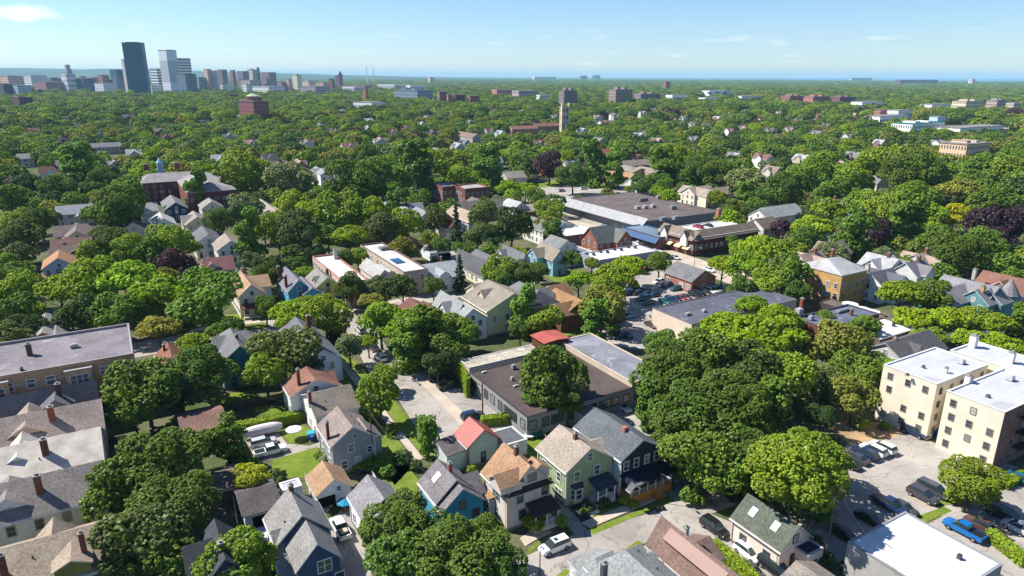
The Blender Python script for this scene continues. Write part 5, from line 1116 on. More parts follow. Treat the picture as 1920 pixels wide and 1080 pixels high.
house('bright teal fronted house with purple grey roof and two brick chimneys', (562, 525), (533, 501), 8.8, 5.8, E=(541, 547), wall=siding(70, 160, 195), roof=S_(146, 142, 156), short='the bright teal house', chim=[(521, 500, 10.4, .8), (535, 518, 9.6, .7, brick(140, 60, 45))], trim=(240, 240, 240), wings=[dict(A=(590, 540), B=(560, 520), hr=6.5, he=5, hw=2.6, auto='')])
house('lime yellow house with grey steep roof beside the bright teal house', (613, 521), (594, 503), 8.6, 5.8, E=(589, 539), wall=siding(206, 212, 108), roof=S_(164, 160, 150), short='the lime yellow house', dens=2.0, wcol=(120, 110, 140), wings=[dict(A=(590, 522), B=(602, 516), hr=8, he=6.6, hw=1.6, zb=6)])
flat('long pink brick apartment with white flat roof and tall vent stack', (646, 533), (685, 522), (594, 482), 7.4, brick(214, 180, 158), membrane(238, 238, 238), .5, name='apartment_building', cat='apartment building', short='the left white roof apartments', dens=3, trim=brick(190, 110, 95), chim=[(628, 468, 10.6, 1.0, stucco(190, 190, 195)), (613, 505, 8.4, .8)], keep=.7)
flat('long tan brick apartment with flat roof and blue tarpaulin', (757, 513), (797, 503), (684, 460), 7.4, brick(206, 180, 150), membrane(226, 222, 220), .5, name='apartment_building', cat='apartment building', short='the right white roof apartments', dens=3, trim=brick(120, 95, 85), keep=.7, units=[(745, 490, 3, 6, .12, (40, 120, 170)), (720, 468, 3, 3, .8, (160, 150, 160))])
house('pale grey roofed bungalow between the two long apartments', (716, 507), (693, 484), 7.2, 4.8, E=(690, 510), wall=siding(214, 208, 196), roof=S_(196, 196, 192), short='the pale grey bungalow', wings=[dict(A=(734, 508), B=(712, 495), hr=6.6, he=4.8, hw=3)])
house('mint white house with light blue grey roof and small dormer', (797, 499), (846, 487), 7.6, 4.8, E=(841, 520), wall=siding(214, 232, 226), roof=S_(176, 186, 192), short='the mint white house', chim=[(827, 482, 8.8, .6)], wings=[dict(A=(826, 511), B=(824, 498), hr=7, he=6, hw=1.6, zb=5)], dens=2.2)
flat('white two bay garage with flat roof behind the mint white house', (806, 475), (837, 468), (797, 463), 3.0, siding(226, 230, 232), tar(160, 152, 150), .1, name='garage', cat='garage', short='the white two bay garage', auto='', extra=lambda root, fr, L, hw: [(lambda mb: (mb.box(fr, a, a + 2.6, -hw - .05, -hw - .01, .02, 2.3), mb.build('doorway_shade_panel', plain('painted_interior_shade', 24, 22, 24, .9, .05), root)))(MB()) for a in (L * .45, L * .75)])  # both bays are solid: near-black panels paint their shaded interiors
for k, (lab, sh, A, B, E_, wl, rf, wgs) in enumerate([
 ('cream house with dark grey double gabled roof beside the conifers', 'the double gabled cream house', (893, 492), (873, 464), (870, 489), (228, 220, 200), (128, 128, 136), [dict(A=(917, 486), B=(905, 466), hr=8, he=5.6, hw=3.4)]),
 ('grey house with pointed roof left of the blue porch house', 'the pointed grey house', (973, 478), (955, 458), (962, 487), (190, 200, 190), (140, 140, 146), [dict(A=(940, 470), B=(960, 464), hr=8, he=5.6, hw=3)]),
 ('light blue house with tan cross gabled roof and blue porch', 'the blue porch house', (1041, 471), (1022, 455), (1030, 485), (130, 185, 205), (178, 160, 138), [dict(A=(1000, 468), B=(1025, 462), hr=8.2, he=5.8, hw=3.2)]),
 ('pale house with grey roof behind the blue porch house', 'the pale grey cottage', (1058, 452), (1040, 440), None, (215, 215, 210), (150, 150, 150), []),
 ('white house half hidden by trees left of the long dark plaza', 'the white hidden house', (1025, 420), (1008, 405), None, (226, 222, 214), (140, 142, 140), [dict(A=(1062, 415), B=(1035, 408), hr=7.5, he=5.5, hw=4)]),
 ('house with bright red roof behind the dark spruces', 'the bright red roof', (842, 415), (822, 392), None, (200, 190, 180), (178, 76, 60), []),
 ('tan roofed house with pale blue gable beside the dark spruces', 'the pale blue gable', (888, 403), (858, 385), None, (190, 205, 215), (206, 176, 148), []),
 ('long brown roofed house with small dormer above the spruces', 'the long brown roof', (935, 372), (860, 380), None, (150, 130, 110), (140, 130, 118), [dict(A=(890, 378), B=(900, 368), hr=8, he=5, hw=5)]),
 ('white roofed house beside the flat brick block', 'the pale hipped roof', (975, 380), (955, 372), None, (200, 200, 200), (196, 200, 205), []),
 ('grey roofed house with white gable left of the red roof', 'the grey white gable', (792, 398), (770, 380), None, (230, 232, 235), (160, 166, 180), [dict(A=(760, 385), B=(785, 378), hr=8, he=5.5, hw=3.5)]),
 ('pale grey roofed house among trees left of the grey white gable', 'the pale tree house', (755, 392), (738, 374), None, (225, 228, 232), (176, 182, 196), []),
 ('tan gabled white house above the lime trees', 'the tan gabled cottage', (507, 398), (500, 372), None, (236, 236, 236), (190, 172, 160), []),
 ('small tan house half hidden right of the tan gabled cottage', 'the tan hidden cottage', (528, 398), (515, 388), None, (214, 190, 170), (190, 150, 120), []),
 ]):
    house(lab, A, B, 8.8, 5.8, E=E_, hw=None if E_ else 4.4, wall=siding(*wl), roof=S_(*rf), wings=wgs, short=sh, dens=2.8)
# --- left middle group
for k, (lab, sh, A, B, E_, wl, rf, wgs) in enumerate([
 ('orange roofed house with light blue gable on the left', 'the light blue gable house', (113, 484), (106, 470), None, (176, 200, 220), (220, 150, 100), [dict(A=(72, 520), B=(84, 512), hr=4, he=3, hw=2.5)]),
 ('house with brown hipped roof and three white dormer windows', 'the brown dormer house', (92, 470), (160, 458), None, (100, 60, 50), (160, 130, 112), [dict(A=(138, 470), B=(142, 460), hr=8, he=6.5, hw=2.5, zb=5)]),
 ('house with reddish brown roof stacked above the brown dormer house', 'the reddish brown roof', (95, 453), (170, 442), None, (180, 160, 150), (168, 118, 106), [dict(A=(118, 455), B=(124, 444), hr=8, he=6, hw=3)]),
 ('tan house with grey brown roof and round gable vent', 'the round vent house', (100, 426), (186, 417), None, (214, 200, 160), (156, 136, 130), [dict(A=(141, 433), B=(145, 418), hr=8.8, he=6, hw=4)]),
 ('grey house with pale blue grey and red roofs on the left', 'the two coloured roof house', (104, 389), (172, 381), None, (176, 180, 190), (184, 188, 200), [dict(A=(146, 398), B=(168, 393), hr=7.4, he=5.5, hw=3)]),
 ('tan cottage with red brown gabled roof behind the maples', 'the red brown cottage', (249, 418), (246, 408), None, (224, 210, 180), (150, 96, 90), []),
 ('white house with pointed white gambrel roof', 'the white pointed house', (305, 410), (300, 398), None, (238, 238, 238), (206, 204, 206), []),
 ('dark navy gabled house among pale roofed houses', 'the dark navy gable', (327, 380), (322, 366), None, (30, 70, 110), (150, 148, 150), []),
 ('cream house with pale tan roof and four gable windows', 'the pale tan gable', (370, 407), (362, 396), None, (235, 225, 200), (180, 166, 160), [dict(A=(340, 406), B=(390, 400), hr=8.4, he=5.8, hw=4)]),
 ('tall white gabled house with slate roof', 'the tall white gable', (389, 440), (380, 424), None, (238, 240, 242), (130, 128, 140), []),
 ('white house with tan steep roof beside the tall white gable', 'the steep tan roof', (430, 452), (424, 438), None, (220, 224, 226), (186, 166, 150), []),
 ('house with pink red roof and grey porch roof', 'the pink red roof house', (382, 488), (432, 478), None, (196, 180, 176), (172, 106, 104), [dict(A=(392, 495), B=(396, 482), hr=8, he=6, hw=3)]),
 ('pale blue house with white dormers left of the navy gable', 'the pale blue dormers', (262, 384), (292, 378), None, (150, 180, 200), (186, 184, 190), [dict(A=(268, 390), B=(272, 380), hr=8, he=6.4, hw=2.2, zb=5)]),
 ('small house with grey pointed roof right of the conical tree', 'the grey pointed cottage', (397, 378), (390, 370), None, (214, 210, 200), (176, 170, 164), []),
 ]):
    house(lab, A, B, 8.8, 5.8, E=E_, hw=4.6 if not E_ else None, wall=siding(*wl), roof=S_(*rf), wings=wgs, short=sh, dens=2.8)
# brick school
def school_extra(root, fr, L, hw):
    q = P(302, 322, 13); f2 = Frame(q[0], q[1], fr.a)
    mb = MB(); mb.box(f2, -1.6, 1.6, -1.6, 1.6, 12, 18); mb.build('cupola', paint(150, 190, 215), root)
    mb = MB(); mb.tube((q[0], q[1], 18), (q[0], q[1], 21), 2.2, .1, 8); mb.build('cupola_roof', paint(160, 200, 220), root)
house('large red brick school with grey hipped roof and pale blue cupola', (262, 326), (372, 322), 14.5, 11, hw=9, wall=brick(140, 66, 58), roof=S_(176, 168, 170), name='school', cat='school', short='the brick school', trim=(220, 215, 205), hip=(4, 4), wings=[dict(A=(400, 345), B=(362, 318), hr=14.5, he=11, hw=11, hip=(6, 6))],
      chim=[(273, 308, 17.5, 2.6), (331, 305, 17.5, 2.6)], extra=school_extra, dens=3.4)
# plaza, shops
flat('long dark flat roofed shopping plaza with rooftop units', (1212, 416), (1346, 396), (1112, 368), 6.0, stucco(140, 144, 150), tar(118, 106, 104), .3, name='shopping_plaza', cat='shopping plaza', short='the long dark plaza', auto='', keep=.6, trim=paint(110, 108, 112),
     units=[(1195, 392, 2.2, 2, 1.2, (215, 210, 205)), (1209, 391, 2.2, 2, 1.2, (215, 210, 205)), (1224, 389, 2.2, 2, 1.2, (215, 210, 205)), (1261, 392, 3, 2.2, 1.4, (160, 185, 190)), (1205, 377, 5, 2, 1.2, (150, 150, 155)), (1234, 373, 2, 2, 1.6, (190, 175, 165))],
     extra=lambda root, fr, L, hw: (lambda mb: (mb.prism([fr.w(-3.0, -hw - .5), fr.w(.4, -hw - .5), fr.w(.4, hw + 9), fr.w(-3.0, hw + 9)], [3.9, 7.2, 7.2, 3.9], [4.1, 7.4, 7.4, 4.1], bottom=True), mb.build('sloped_canopy', seam_metal(176, 178, 182), root)))(MB()))
flat('low shop with slate blue roof and dark blue awnings', (1236, 447), (1262, 437), (1184, 424), 4.6, brick(150, 96, 76), tar(124, 142, 160), .4, short='the slate blue shop', auto='', trim=paint(60, 100, 140),
     extra=lambda root, fr, L, hw: (lambda mb: (mb.prism([fr.w(-1.8, -hw), fr.w(0, -hw), fr.w(0, hw), fr.w(-1.8, hw)], [2.6, 4.4, 4.4, 2.6], [2.7, 4.5, 4.5, 2.7], bottom=True), mb.build('awning', paint(62, 96, 140), root)))(MB()))
def tudor(root, fr, L, hw):
    mb = MB()
    for (a, b) in (((0, -hw), (L, -hw)), ((0, hw), (0, -hw))):
        dx, dy = b[0] - a[0], b[1] - a[1]; n = (dy / math.hypot(dx, dy), -dx / math.hypot(dx, dy))
        o = [fr.w(a[0] + n[0] * .8 - (0), a[1] + n[1] * .8), fr.w(b[0] + n[0] * .8, b[1] + n[1] * .8), fr.w(b[0] - n[0] * 3, b[1] - n[1] * 3), fr.w(a[0] - n[0] * 3, a[1] - n[1] * 3)]
        mb.prism(o, [5.9, 5.9, 9.0, 9.0], [6.1, 6.1, 9.2, 9.2], bottom=True)
    mb.build('mansard_roof', S_(166, 146, 124), root)
    wm2, rm2 = MB(), MB()
    for t in (hw * .55, -hw * .55):
        q = fr.w(3.0, t); gable_geo(wm2, rm2, Frame(q[0], q[1], fr.a + math.pi), 4.0, 1.6, 6.8, 9.0, zb=3.4)
    wm2.build('gable_front', siding(238, 236, 230), root); rm2.build('gable_roof', [S_(160, 140, 118), paint(235, 232, 225)], root)
    for t in (-.7, -.25, .25, .7):
        mb = MB(); q = [fr.w(-1.6, t * hw - 1.6), fr.w(0, t * hw - 1.6), fr.w(0, t * hw + 1.6), fr.w(-1.6, t * hw + 1.6)]; mb.prism(q, [2.4, 3.3, 3.3, 2.4], [2.5, 3.4, 3.4, 2.5], bottom=True); mb.build('awning', paint(236, 206, 160), root)
flat('half timbered brick shop with brown mansard roof and cream awnings', (1301, 449), (1396, 424), (1237, 430), 6.6, brick(120, 70, 60), membrane(232, 230, 228), .3, short='the half timbered shop', dens=2.6, trim=paint(235, 230, 225), chim=[(1348, 392, 15, 1.5, brick(190, 110, 80))], extra=tudor, units=[(1243, 414, 3, 2, 1.4, (170, 185, 195)), (1267, 412, 3, 2, 1.4, (180, 185, 195))])
house('brick chapel with steep green grey roof and cross gables', (1105, 427), (1158, 421), 10.5, 5.5, hw=5.2, wall=brick(176, 92, 66), roof=S_(128, 136, 128), name='chapel', cat='chapel', short='the brick chapel', wings=[dict(A=(1154, 436), B=(1148, 418), hr=9.5, he=5.5, hw=3.6)], trim=(140, 120, 100))
flat('low brown brick building with white roof edge beside the brick chapel', (1048, 446), (1112, 432), (1036, 430), 5.0, brick(150, 120, 104), membrane(226, 230, 232), .4, short='the brown brick hall', auto='', trim=paint(235, 235, 235))
flat('wide low building with white roof dotted with vents', (1124, 489), (1228, 470), (1086, 477), 4.4, stucco(176, 170, 190), membrane(242, 242, 244), .3, short='the white roof with vents', auto='', units=[(1100 + i * 13, 478 - i * 2.2 + (i % 2) * 3, .9, .9, .6, (90, 100, 100)) for i in range(9)])
flat('small grey building with blue rooftop unit in front of the chapel', (1052, 482), (1092, 466), (1046, 468), 4.2, stucco(216, 216, 212), tar(130, 134, 142), .4, auto='F', units=[(1072, 464, 2.4, 1.6, 1.2, (130, 180, 190))])
house('small brick office with plain grey gabled roof beside the parking lot', (1323, 507), (1268, 491), 6.8, 4.0, E=(1304, 530), wall=brick(190, 112, 84), roof=S_(134, 134, 140), short='the brick office', name='building', cat='building', dens=3, trim=(200, 195, 190))
flat('flat dark brick block with pale edge left of the plaza parking', (985, 400), (1035, 390), (965, 385), 5, brick(140, 76, 60), tar(150, 140, 132), .5, short='the flat brick block', auto='')
flat('old brick apartment with white columns above the lime trees', (830, 352), (860, 347), (806, 345), 9, brick(150, 80, 70), tar(190, 186, 184), .6, name='apartment_building', cat='apartment building', dens=2.6, short='the columned apartments')
flat('second old brick apartment with white columns right of the first', (872, 356), (905, 348), (858, 348), 9, brick(140, 78, 68), tar(190, 186, 184), .6, name='apartment_building', cat='apartment building', dens=2.6)
for (lab, sh, A, B, wl, rf, wgs) in [
 ('cream walled house with tan multi gabled roof right of the plaza', 'the cream multi gabled house', (1290, 352), (1330, 348), (238, 228, 200), (196, 172, 152), [dict(A=(1312, 360), B=(1305, 345), hr=9, he=6, hw=4), dict(A=(1340, 358), B=(1352, 346), hr=9, he=6, hw=4)]),
 ('white house with grey green cross gabled roof and orange brick chimney', 'the orange chimney house', (1420, 388), (1500, 384), (232, 226, 216), (176, 182, 184), [dict(A=(1447, 399), B=(1452, 382), hr=9, he=6, hw=5)]),
 ('low house with brown roof left of the orange chimney house', 'the low brown house', (1418, 412), (1445, 406), (225, 215, 205), (150, 124, 104), []),
 ('long tan roofed apartment row behind the plaza trees', 'the long tan apartments', (1150, 304), (1210, 298), (206, 170, 130), (176, 160, 146), [dict(A=(1175, 318), B=(1172, 304), hr=8, he=6, hw=6), dict(A=(1198, 312), B=(1240, 318), hr=8, he=6, hw=5)]),
 ('big tan roofed house beside the purple tree', 'the big tan roof', (985, 322), (938, 322), (200, 190, 176), (186, 168, 156), []),
 ('white house with blue grey hipped roof among the dark trees', 'the white hipped house', (588, 318), (622, 313), (240, 240, 242), (178, 176, 180), [dict(A=(600, 322), B=(604, 312), hr=9, he=7, hw=4)]),
 ('grey slate roofed house at far left', 'the far left slate roof', (165, 270), (228, 266), (200, 190, 180), (160, 156, 168), []),
 ('pale roofed house half hidden at the far left', 'the far left pale roof', (30, 290), (62, 287), (210, 205, 200), (168, 162, 166), []),
 ('steep brown gabled house in the mid distance', 'the steep brown gable', (885, 252), (870, 246), (190, 170, 160), (170, 130, 120), []),
 ('red tile roofed house in the mid distance right of the church', 'the red tile roof', (1108, 282), (1140, 279), (200, 150, 130), (196, 104, 84), [])]:
    house(lab, A, B, 9.2, 6.2, hw=5, wall=siding(*wl), roof=S_(*rf), wings=wgs, short=sh, dens=3)
chim_m = brick(200, 110, 70)

# ================================================================== DISTANT BUILDINGS
def block(px0, px1, ytop, ybase, label, mat, depth=18, name='building', cat='building', group=None, roof=None, short=None, rows=0, cols=0, glassy=None, steps=(), lean=None, frontang=.5, wcol=None, _=0):
    "a far building: left and right edge, top, and the line its foot stands on in the photograph"
    zt_ = 12 if ybase > 185 else 6    # the feet stand behind tree tops: the line seen is that of the crowns
    x0, y0 = P(px0, ybase, zt_); x1, y1 = P(px1, ybase, zt_); W = math.hypot(x1 - x0, y1 - y0); a = GU
    if frontang is None: a = math.atan2(y1 - y0, x1 - x0)
    lo, hi = 2.0, 600.0
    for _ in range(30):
        m = (lo + hi) / 2
        if PX((x0 + x1) / 2, (y0 + y1) / 2, m)[1] > ytop: lo = m
        else: hi = m
    h = lo; Wapp = W
    if frontang is not None:    # on the street grid: the left face looks down-left into the sun, the right face away from it
        if px0 < 760:
            a = R(-35); ca = math.atan2(-y0, -x0) + 2 * math.pi; k1, k2 = abs(math.cos(R(235) - ca)), abs(math.cos(R(325) - ca)); depth = W / (k2 + 1.4 * k1); W = 1.4 * depth
        else: depth = min(depth, W * frontang); W = (W - depth * .507) / .862
    fr = Frame((x0 + x1) / 2, (y0 + y1) / 2 + (W * .25 if frontang is not None else 0), a); root = empty(name, fr, label, cat, group)
    if frontang is not None: q = fr.w(0, -depth / 2); dx = (x0 + x1) / 2 - fr.w(0, 0)[0]; fr = Frame(*fr.w(-0, -depth / 2), a); FRAMES[root.name] = fr; root.location = (fr.x, fr.y, 0)
    if rows and cols:
        c_ = [n for n in mat.node_tree.nodes if n.type == 'VECT_MATH'][0].inputs[0].default_value
        def un(v): v = v / 1.0; return 255 * (v * 12.92 if v < .0031308 else 1.055 * v ** (1 / 2.4) - .055)
        wc_ = wcol or (78, 88, 102)
        mat = facade(un(c_[0]), un(c_[1]), un(c_[2]), W / cols, h / rows, *wc_, band=cols == 1)
    mb = MB(); mb.box(fr, -W / 2, W / 2, 0, depth, 0, h); mb.build('wall', mat, root)
    mb = MB(); mb.box(fr, -W / 2 - .3, W / 2 + .3, -.3, depth + .3, h, h + max(.6, h * .015)); mb.build('roof', roof or tar(150, 146, 146), root)
    for (dx0, dx1, dh, m2) in steps:
        mb = MB(); mb.box(fr, W * (dx0 - .5), W * (dx1 - .5), depth * .2, depth * .8, h, h + dh * h); mb.build('penthouse', m2 or mat, root)
    if short: LAND.append(((px0 + px1) / 2, (ytop + ybase) / 2, short))
    FOOT.append([fr.w(-W / 2, -1), fr.w(W / 2, -1), fr.w(W / 2, depth), fr.w(-W / 2, depth)])
    VIEWBOX.append((px0, px1, ytop, ybase - (ybase - ytop) * .35, math.hypot(x0, y0)))
    return root, fr, W, h
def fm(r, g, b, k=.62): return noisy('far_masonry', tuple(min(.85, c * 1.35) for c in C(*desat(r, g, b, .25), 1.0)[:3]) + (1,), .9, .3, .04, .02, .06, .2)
gtow = new_mat('dark_blue_curtain_glass'); gtow[2].inputs['Base Color'].default_value = (.010, .075, .16, 1); gtow[2].inputs['Roughness'].default_value = .35; gtow = gtow[0]
vband = MB
block(243, 279, 81, 178, 'tallest tower of the skyline, a dark blue glass slab', gtow, 25, 'tower', 'tower', short='the dark blue tower', roof=plain('tower_cap', 60, 75, 90), steps=[(.2, .8, .025, None)], frontang=None)
block(236, 246, 112, 176, 'slim tan tower peeking out left of the dark blue tower', fm(176, 160, 160), 40, 'tower', 'tower')
block(305, 337, 95, 176, 'pale grey concrete tower with vertical ribs right of the dark blue one', fm(186, 190, 200), 45, 'tower', 'tower', short='the pale grey tower', rows=1, cols=14, steps=[(.05, .95, .02, None)], wcol=(130, 138, 150))
block(318, 360, 110, 174, 'stepped cream tower with broad dark window bands', fm(206, 204, 198), 40, 'tower', 'tower', rows=13, cols=1)
block(333, 368, 139, 178, 'low slate coloured glass block at the foot of the stepped tower', fm(90, 110, 130), 40, 'tower', 'office', rows=8, cols=10)
block(209, 238, 131, 170, 'dark blue green glass office left of the tall tower', fm(26, 70, 100), 60, 'office_building', 'office', rows=1, cols=1)
block(284, 313, 129, 172, 'white office with dark window strips between the tall towers', fm(196, 200, 206), 50, 'office_building', 'office', rows=9, cols=1)
r_, f_, W_, h_ = block(117, 142, 138, 172, 'pale office with stepped crown and dark finial on its roof', fm(190, 186, 190), 60, 'office_building', 'office', rows=4, cols=8)
mb = MB(); mb.box(f_, -10, 10, 10, 26, h_, h_ + 14); mb.box(f_, -6, 6, 12, 24, h_ + 14, h_ + 30); mb.build('crown', fm(130, 140, 150), r_)
sk = random.Random(5)
adj = ['salmon', 'grey', 'cream', 'rust coloured', 'slate blue', 'beige', 'pink brick', 'brown', 'white', 'dusty red']
SKY = [(386, 399, 130, 172, (214, 160, 140), 'salmon pink slab with balconies right of the towers'), (399, 410, 133, 172, (150, 160, 176), 'grey blue slab leaning on the salmon pink one'), (410, 428, 131, 170, (120, 96, 110), 'mauve brick slab with crenellated top'),
 (434, 444, 132, 168, (150, 90, 80), 'narrow red brown tower with flat top'), (413, 436, 158, 172, (230, 214, 190), 'low cream office below the red brown tower'), (446, 468, 134, 168, (130, 110, 126), 'long purple grey hotel block'), (466, 484, 131, 166, (200, 176, 160), 'cream office with rounded top'),
 (484, 490, 128, 166, (90, 96, 120), 'dark slender spire block'), (490, 518, 136, 166, (140, 110, 116), 'wide red grey block at the right of the skyline'), (450, 486, 150, 170, (170, 150, 140), 'low tan block before the hotel'), (536, 548, 148, 172, (200, 150, 130), 'low salmon cube'),
 (549, 566, 141, 170, (226, 200, 160), 'cream square block standing alone'), (566, 590, 152, 172, (206, 180, 150), 'low tan warehouse right of the cream square block'), (592, 618, 155, 172, (196, 150, 130), 'pinkish low warehouse'), (520, 536, 154, 172, (150, 110, 120), 'plum coloured low block'),
 (617, 628, 148, 170, (140, 60, 60), 'small red brick block beside the pointed tower'), (0, 40, 143, 168, (206, 150, 130), 'low salmon warehouse at the far left edge'), (40, 84, 142, 164, (196, 190, 190), 'long pale hall with dark roof'), (84, 117, 147, 170, (90, 96, 110), 'long dark grey terminal building'),
 (142, 176, 147, 172, (60, 90, 120), 'long slate blue warehouse'), (150, 163, 143, 170, (200, 110, 100), 'small coral red block'), (166, 190, 146, 170, (196, 140, 110), 'orange brown brick block'), (186, 206, 141, 172, (150, 90, 84), 'red brick block with domed roof'), (0, 22, 158, 182, (60, 60, 76), 'dark hall left of the glass pyramid block'),
 (20, 54, 160, 182, (150, 170, 190), 'blue glass building with sloping front'), (24, 56, 182, 205, (96, 60, 60), 'dark red brick apartment at far left'), (205, 235, 150, 172, (110, 120, 136), 'grey stadium like hall'), (176, 215, 156, 174, (190, 190, 200), 'pale low shed'), (60, 118, 154, 172, (150, 90, 96), 'long dusty red factory'),
 (270, 300, 160, 176, (214, 210, 206), 'low white podium'), (360, 388, 145, 172, (110, 130, 150), 'blue grey low office'), (236, 262, 160, 176, (170, 160, 170), 'pale mauve low office'), (455, 470, 158, 176, (230, 230, 230), 'white domed hall'), (470, 530, 162, 174, (206, 206, 206), 'long white low roof'), (560, 614, 162, 174, (150, 130, 130), 'long grey brown roof')]
for (a, b, t, s, c, lab) in SKY:
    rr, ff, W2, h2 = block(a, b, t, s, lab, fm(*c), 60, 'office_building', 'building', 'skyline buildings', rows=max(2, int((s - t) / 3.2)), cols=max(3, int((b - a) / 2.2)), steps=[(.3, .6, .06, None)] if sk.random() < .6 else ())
rr, ff, W2, h2 = block(629, 643, 142, 166, 'dark red tower with pointed roof standing alone', fm(120, 66, 76), 40, 'tower', 'tower', rows=9, cols=5, short='the pointed red tower')
mb = MB(); q = ff.w(0, 20); mb.tube((q[0], q[1], h2), (q[0], q[1], h2 * 1.35), 14, .5, 4); mb.build('pointed_roof', plain('spire_roof', 70, 66, 90), rr)
for px, lab in ((689, 'left one of two thin pale power station chimneys'), (701, 'right one of two thin pale power station chimneys')):
    x, y = P(px, 158); mb = MB(); mb.tube((x, y, 0), (x, y, 132), 3.4, 2.8, 10); tag(mb.build('smokestack', fm(200, 200, 204), None, Frame(x, y, 0)), lab, 'chimney')
for (a, b, t, s, c, lab, sh, rows, cols) in [
 (447, 501, 190, 224, (150, 78, 72), 'red brick hotel with octagonal lantern on its roof', 'the red brick hotel', 7, 12), (680, 691, 168, 192, (176, 104, 70), 'rust brown square tower', None, 6, 3), (737, 810, 169, 188, (120, 140, 160), 'long blue grey apartment slab with white stripes', 'the striped apartment slab', 5, 22),
 (838, 848, 178, 198, (190, 96, 80), 'orange red brick block left of the brick mid rise', None, 5, 4), (848, 872, 178, 198, (104, 52, 52), 'dark red mid rise', None, 5, 8), (876, 899, 180, 198, (150, 76, 70), 'red brick mid rise with two bays', None, 5, 8), (820, 838, 172, 194, (150, 90, 84), 'small turreted red block', None, 4, 5),
 (922, 960, 168, 180, (196, 100, 90), 'long low red roofed complex', None, 2, 14), (960, 1010, 170, 182, (150, 130, 130), 'long grey roofed complex with twin cupolas', None, 2, 16), (803, 815, 145, 156, (226, 176, 130), 'little orange block near the horizon', None, 3, 5),
 (1048, 1082, 170, 200, (120, 104, 100), 'tall brown grey apartment tower behind the church', 'the brown apartment tower', 12, 8), (1142, 1186, 168, 196, (140, 112, 108), 'wide brown brick apartment block', 'the wide brown apartments', 7, 12), (1190, 1240, 176, 192, (130, 104, 110), 'long brown terrace block', None, 3, 14),
 (1244, 1256, 153, 170, (160, 80, 70), 'slim red tower block', None, 4, 3), (1315, 1378, 170, 176, (240, 236, 230), 'long bright white warehouse roof', None, 1, 3), (1312, 1350, 183, 190, (226, 214, 204), 'low cream warehouse', None, 1, 6), (1380, 1430, 180, 188, (190, 190, 186), 'low grey warehouse', None, 1, 8), (1250, 1292, 178, 188, (220, 220, 216), 'low white warehouse by trees', None, 1, 6),
 (1468, 1510, 180, 194, (150, 84, 80), 'dark red brick mill wing', None, 3, 14), (1510, 1560, 181, 196, (176, 96, 84), 'long red brick mill', 'the red brick mill', 4, 22), (1560, 1609, 182, 196, (120, 70, 76), 'maroon brick mill wing', None, 4, 20), (1600, 1665, 191, 202, (206, 206, 206), 'long pale flat warehouse', None, 1, 10),
 (1730, 1790, 196, 204, (240, 240, 236), 'long white flat roofed store', None, 1, 10), (1790, 1852, 190, 209, (196, 180, 150), 'long tan hospital block', 'the tan hospital', 5, 20), (1852, 1888, 188, 208, (160, 140, 130), 'taller brown grey hospital block', None, 6, 10), (1888, 1915, 193, 206, (190, 170, 150), 'pale hospital wing', None, 3, 8),
 (1640, 1664, 207, 222, (180, 96, 80), 'red brick warehouse with chimney', None, 3, 8), (1665, 1715, 207, 216, (226, 214, 196), 'cream flat warehouse', None, 1, 10), (1745, 1775, 219, 232, (150, 180, 206), 'pale blue metal shed', None, 1, 4), (1680, 1790, 232, 246, (206, 206, 200), 'long cream hotel with green roof', 'the green roofed hotel', 3, 24),
 (1772, 1866, 270, 294, (196, 160, 124), 'tan brick apartment block with rooftop chimneys', 'the tan roof chimney block', 4, 16), (1627, 1720, 218, 226, (226, 222, 216), 'very long white flat roof', None, 1, 10), (1770, 1920, 240, 247, (214, 208, 200), 'long pale highway overpass', None, 1, 1),
 (1690, 1780, 150, 158, (110, 70, 80), 'low dark red complex near the horizon', None, 2, 12), (1818, 1828, 148, 158, (200, 170, 160), 'pale water tower block near the horizon', None, 2, 2), (1088, 1100, 142, 150, (60, 80, 96), 'dark block on the horizon', None, 3, 4), (1112, 1124, 141, 149, (60, 70, 86), 'small dark tower on the horizon', None, 3, 4),
 (1002, 1040, 144, 150, (226, 226, 226), 'low white complex on the horizon', None, 1, 8), (1600, 1640, 146, 152, (170, 160, 170), 'tiny pale tower group on the horizon', None, 2, 6), (1006, 1030, 178, 192, (210, 200, 190), 'small white and red block beside the church tower', None, 3, 6), (660, 700, 160, 168, (170, 80, 80), 'low red warehouse in front of the smokestacks', None, 1, 8), (706, 760, 158, 168, (200, 196, 190), 'long pale warehouse row', None, 1, 12),
 (640, 680, 162, 172, (206, 190, 190), 'low pink white warehouse', None, 1, 8), (660, 720, 192, 200, (230, 230, 226), 'white low school in trees', None, 1, 10), (760, 800, 160, 168, (220, 215, 210), 'white shop row', None, 1, 8)]:
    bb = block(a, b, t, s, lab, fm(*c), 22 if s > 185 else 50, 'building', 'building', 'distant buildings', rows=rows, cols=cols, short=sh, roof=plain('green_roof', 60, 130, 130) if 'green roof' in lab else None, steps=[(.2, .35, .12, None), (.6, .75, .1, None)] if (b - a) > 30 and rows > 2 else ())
    if 'octagonal' in lab:
        q = bb[1].w(0, 11); mb = MB(); mb.tube((q[0], q[1], bb[3]), (q[0], q[1], bb[3] + 6), 8.5, n=8); mb.build('lantern', fm(170, 96, 84), bb[0]); mb = MB(); mb.tube((q[0], q[1], bb[3] + 6), (q[0], q[1], bb[3] + 9), 9, 2, 8); mb.build('lantern_roof', plain('copper_roof', 190, 205, 180), bb[0])
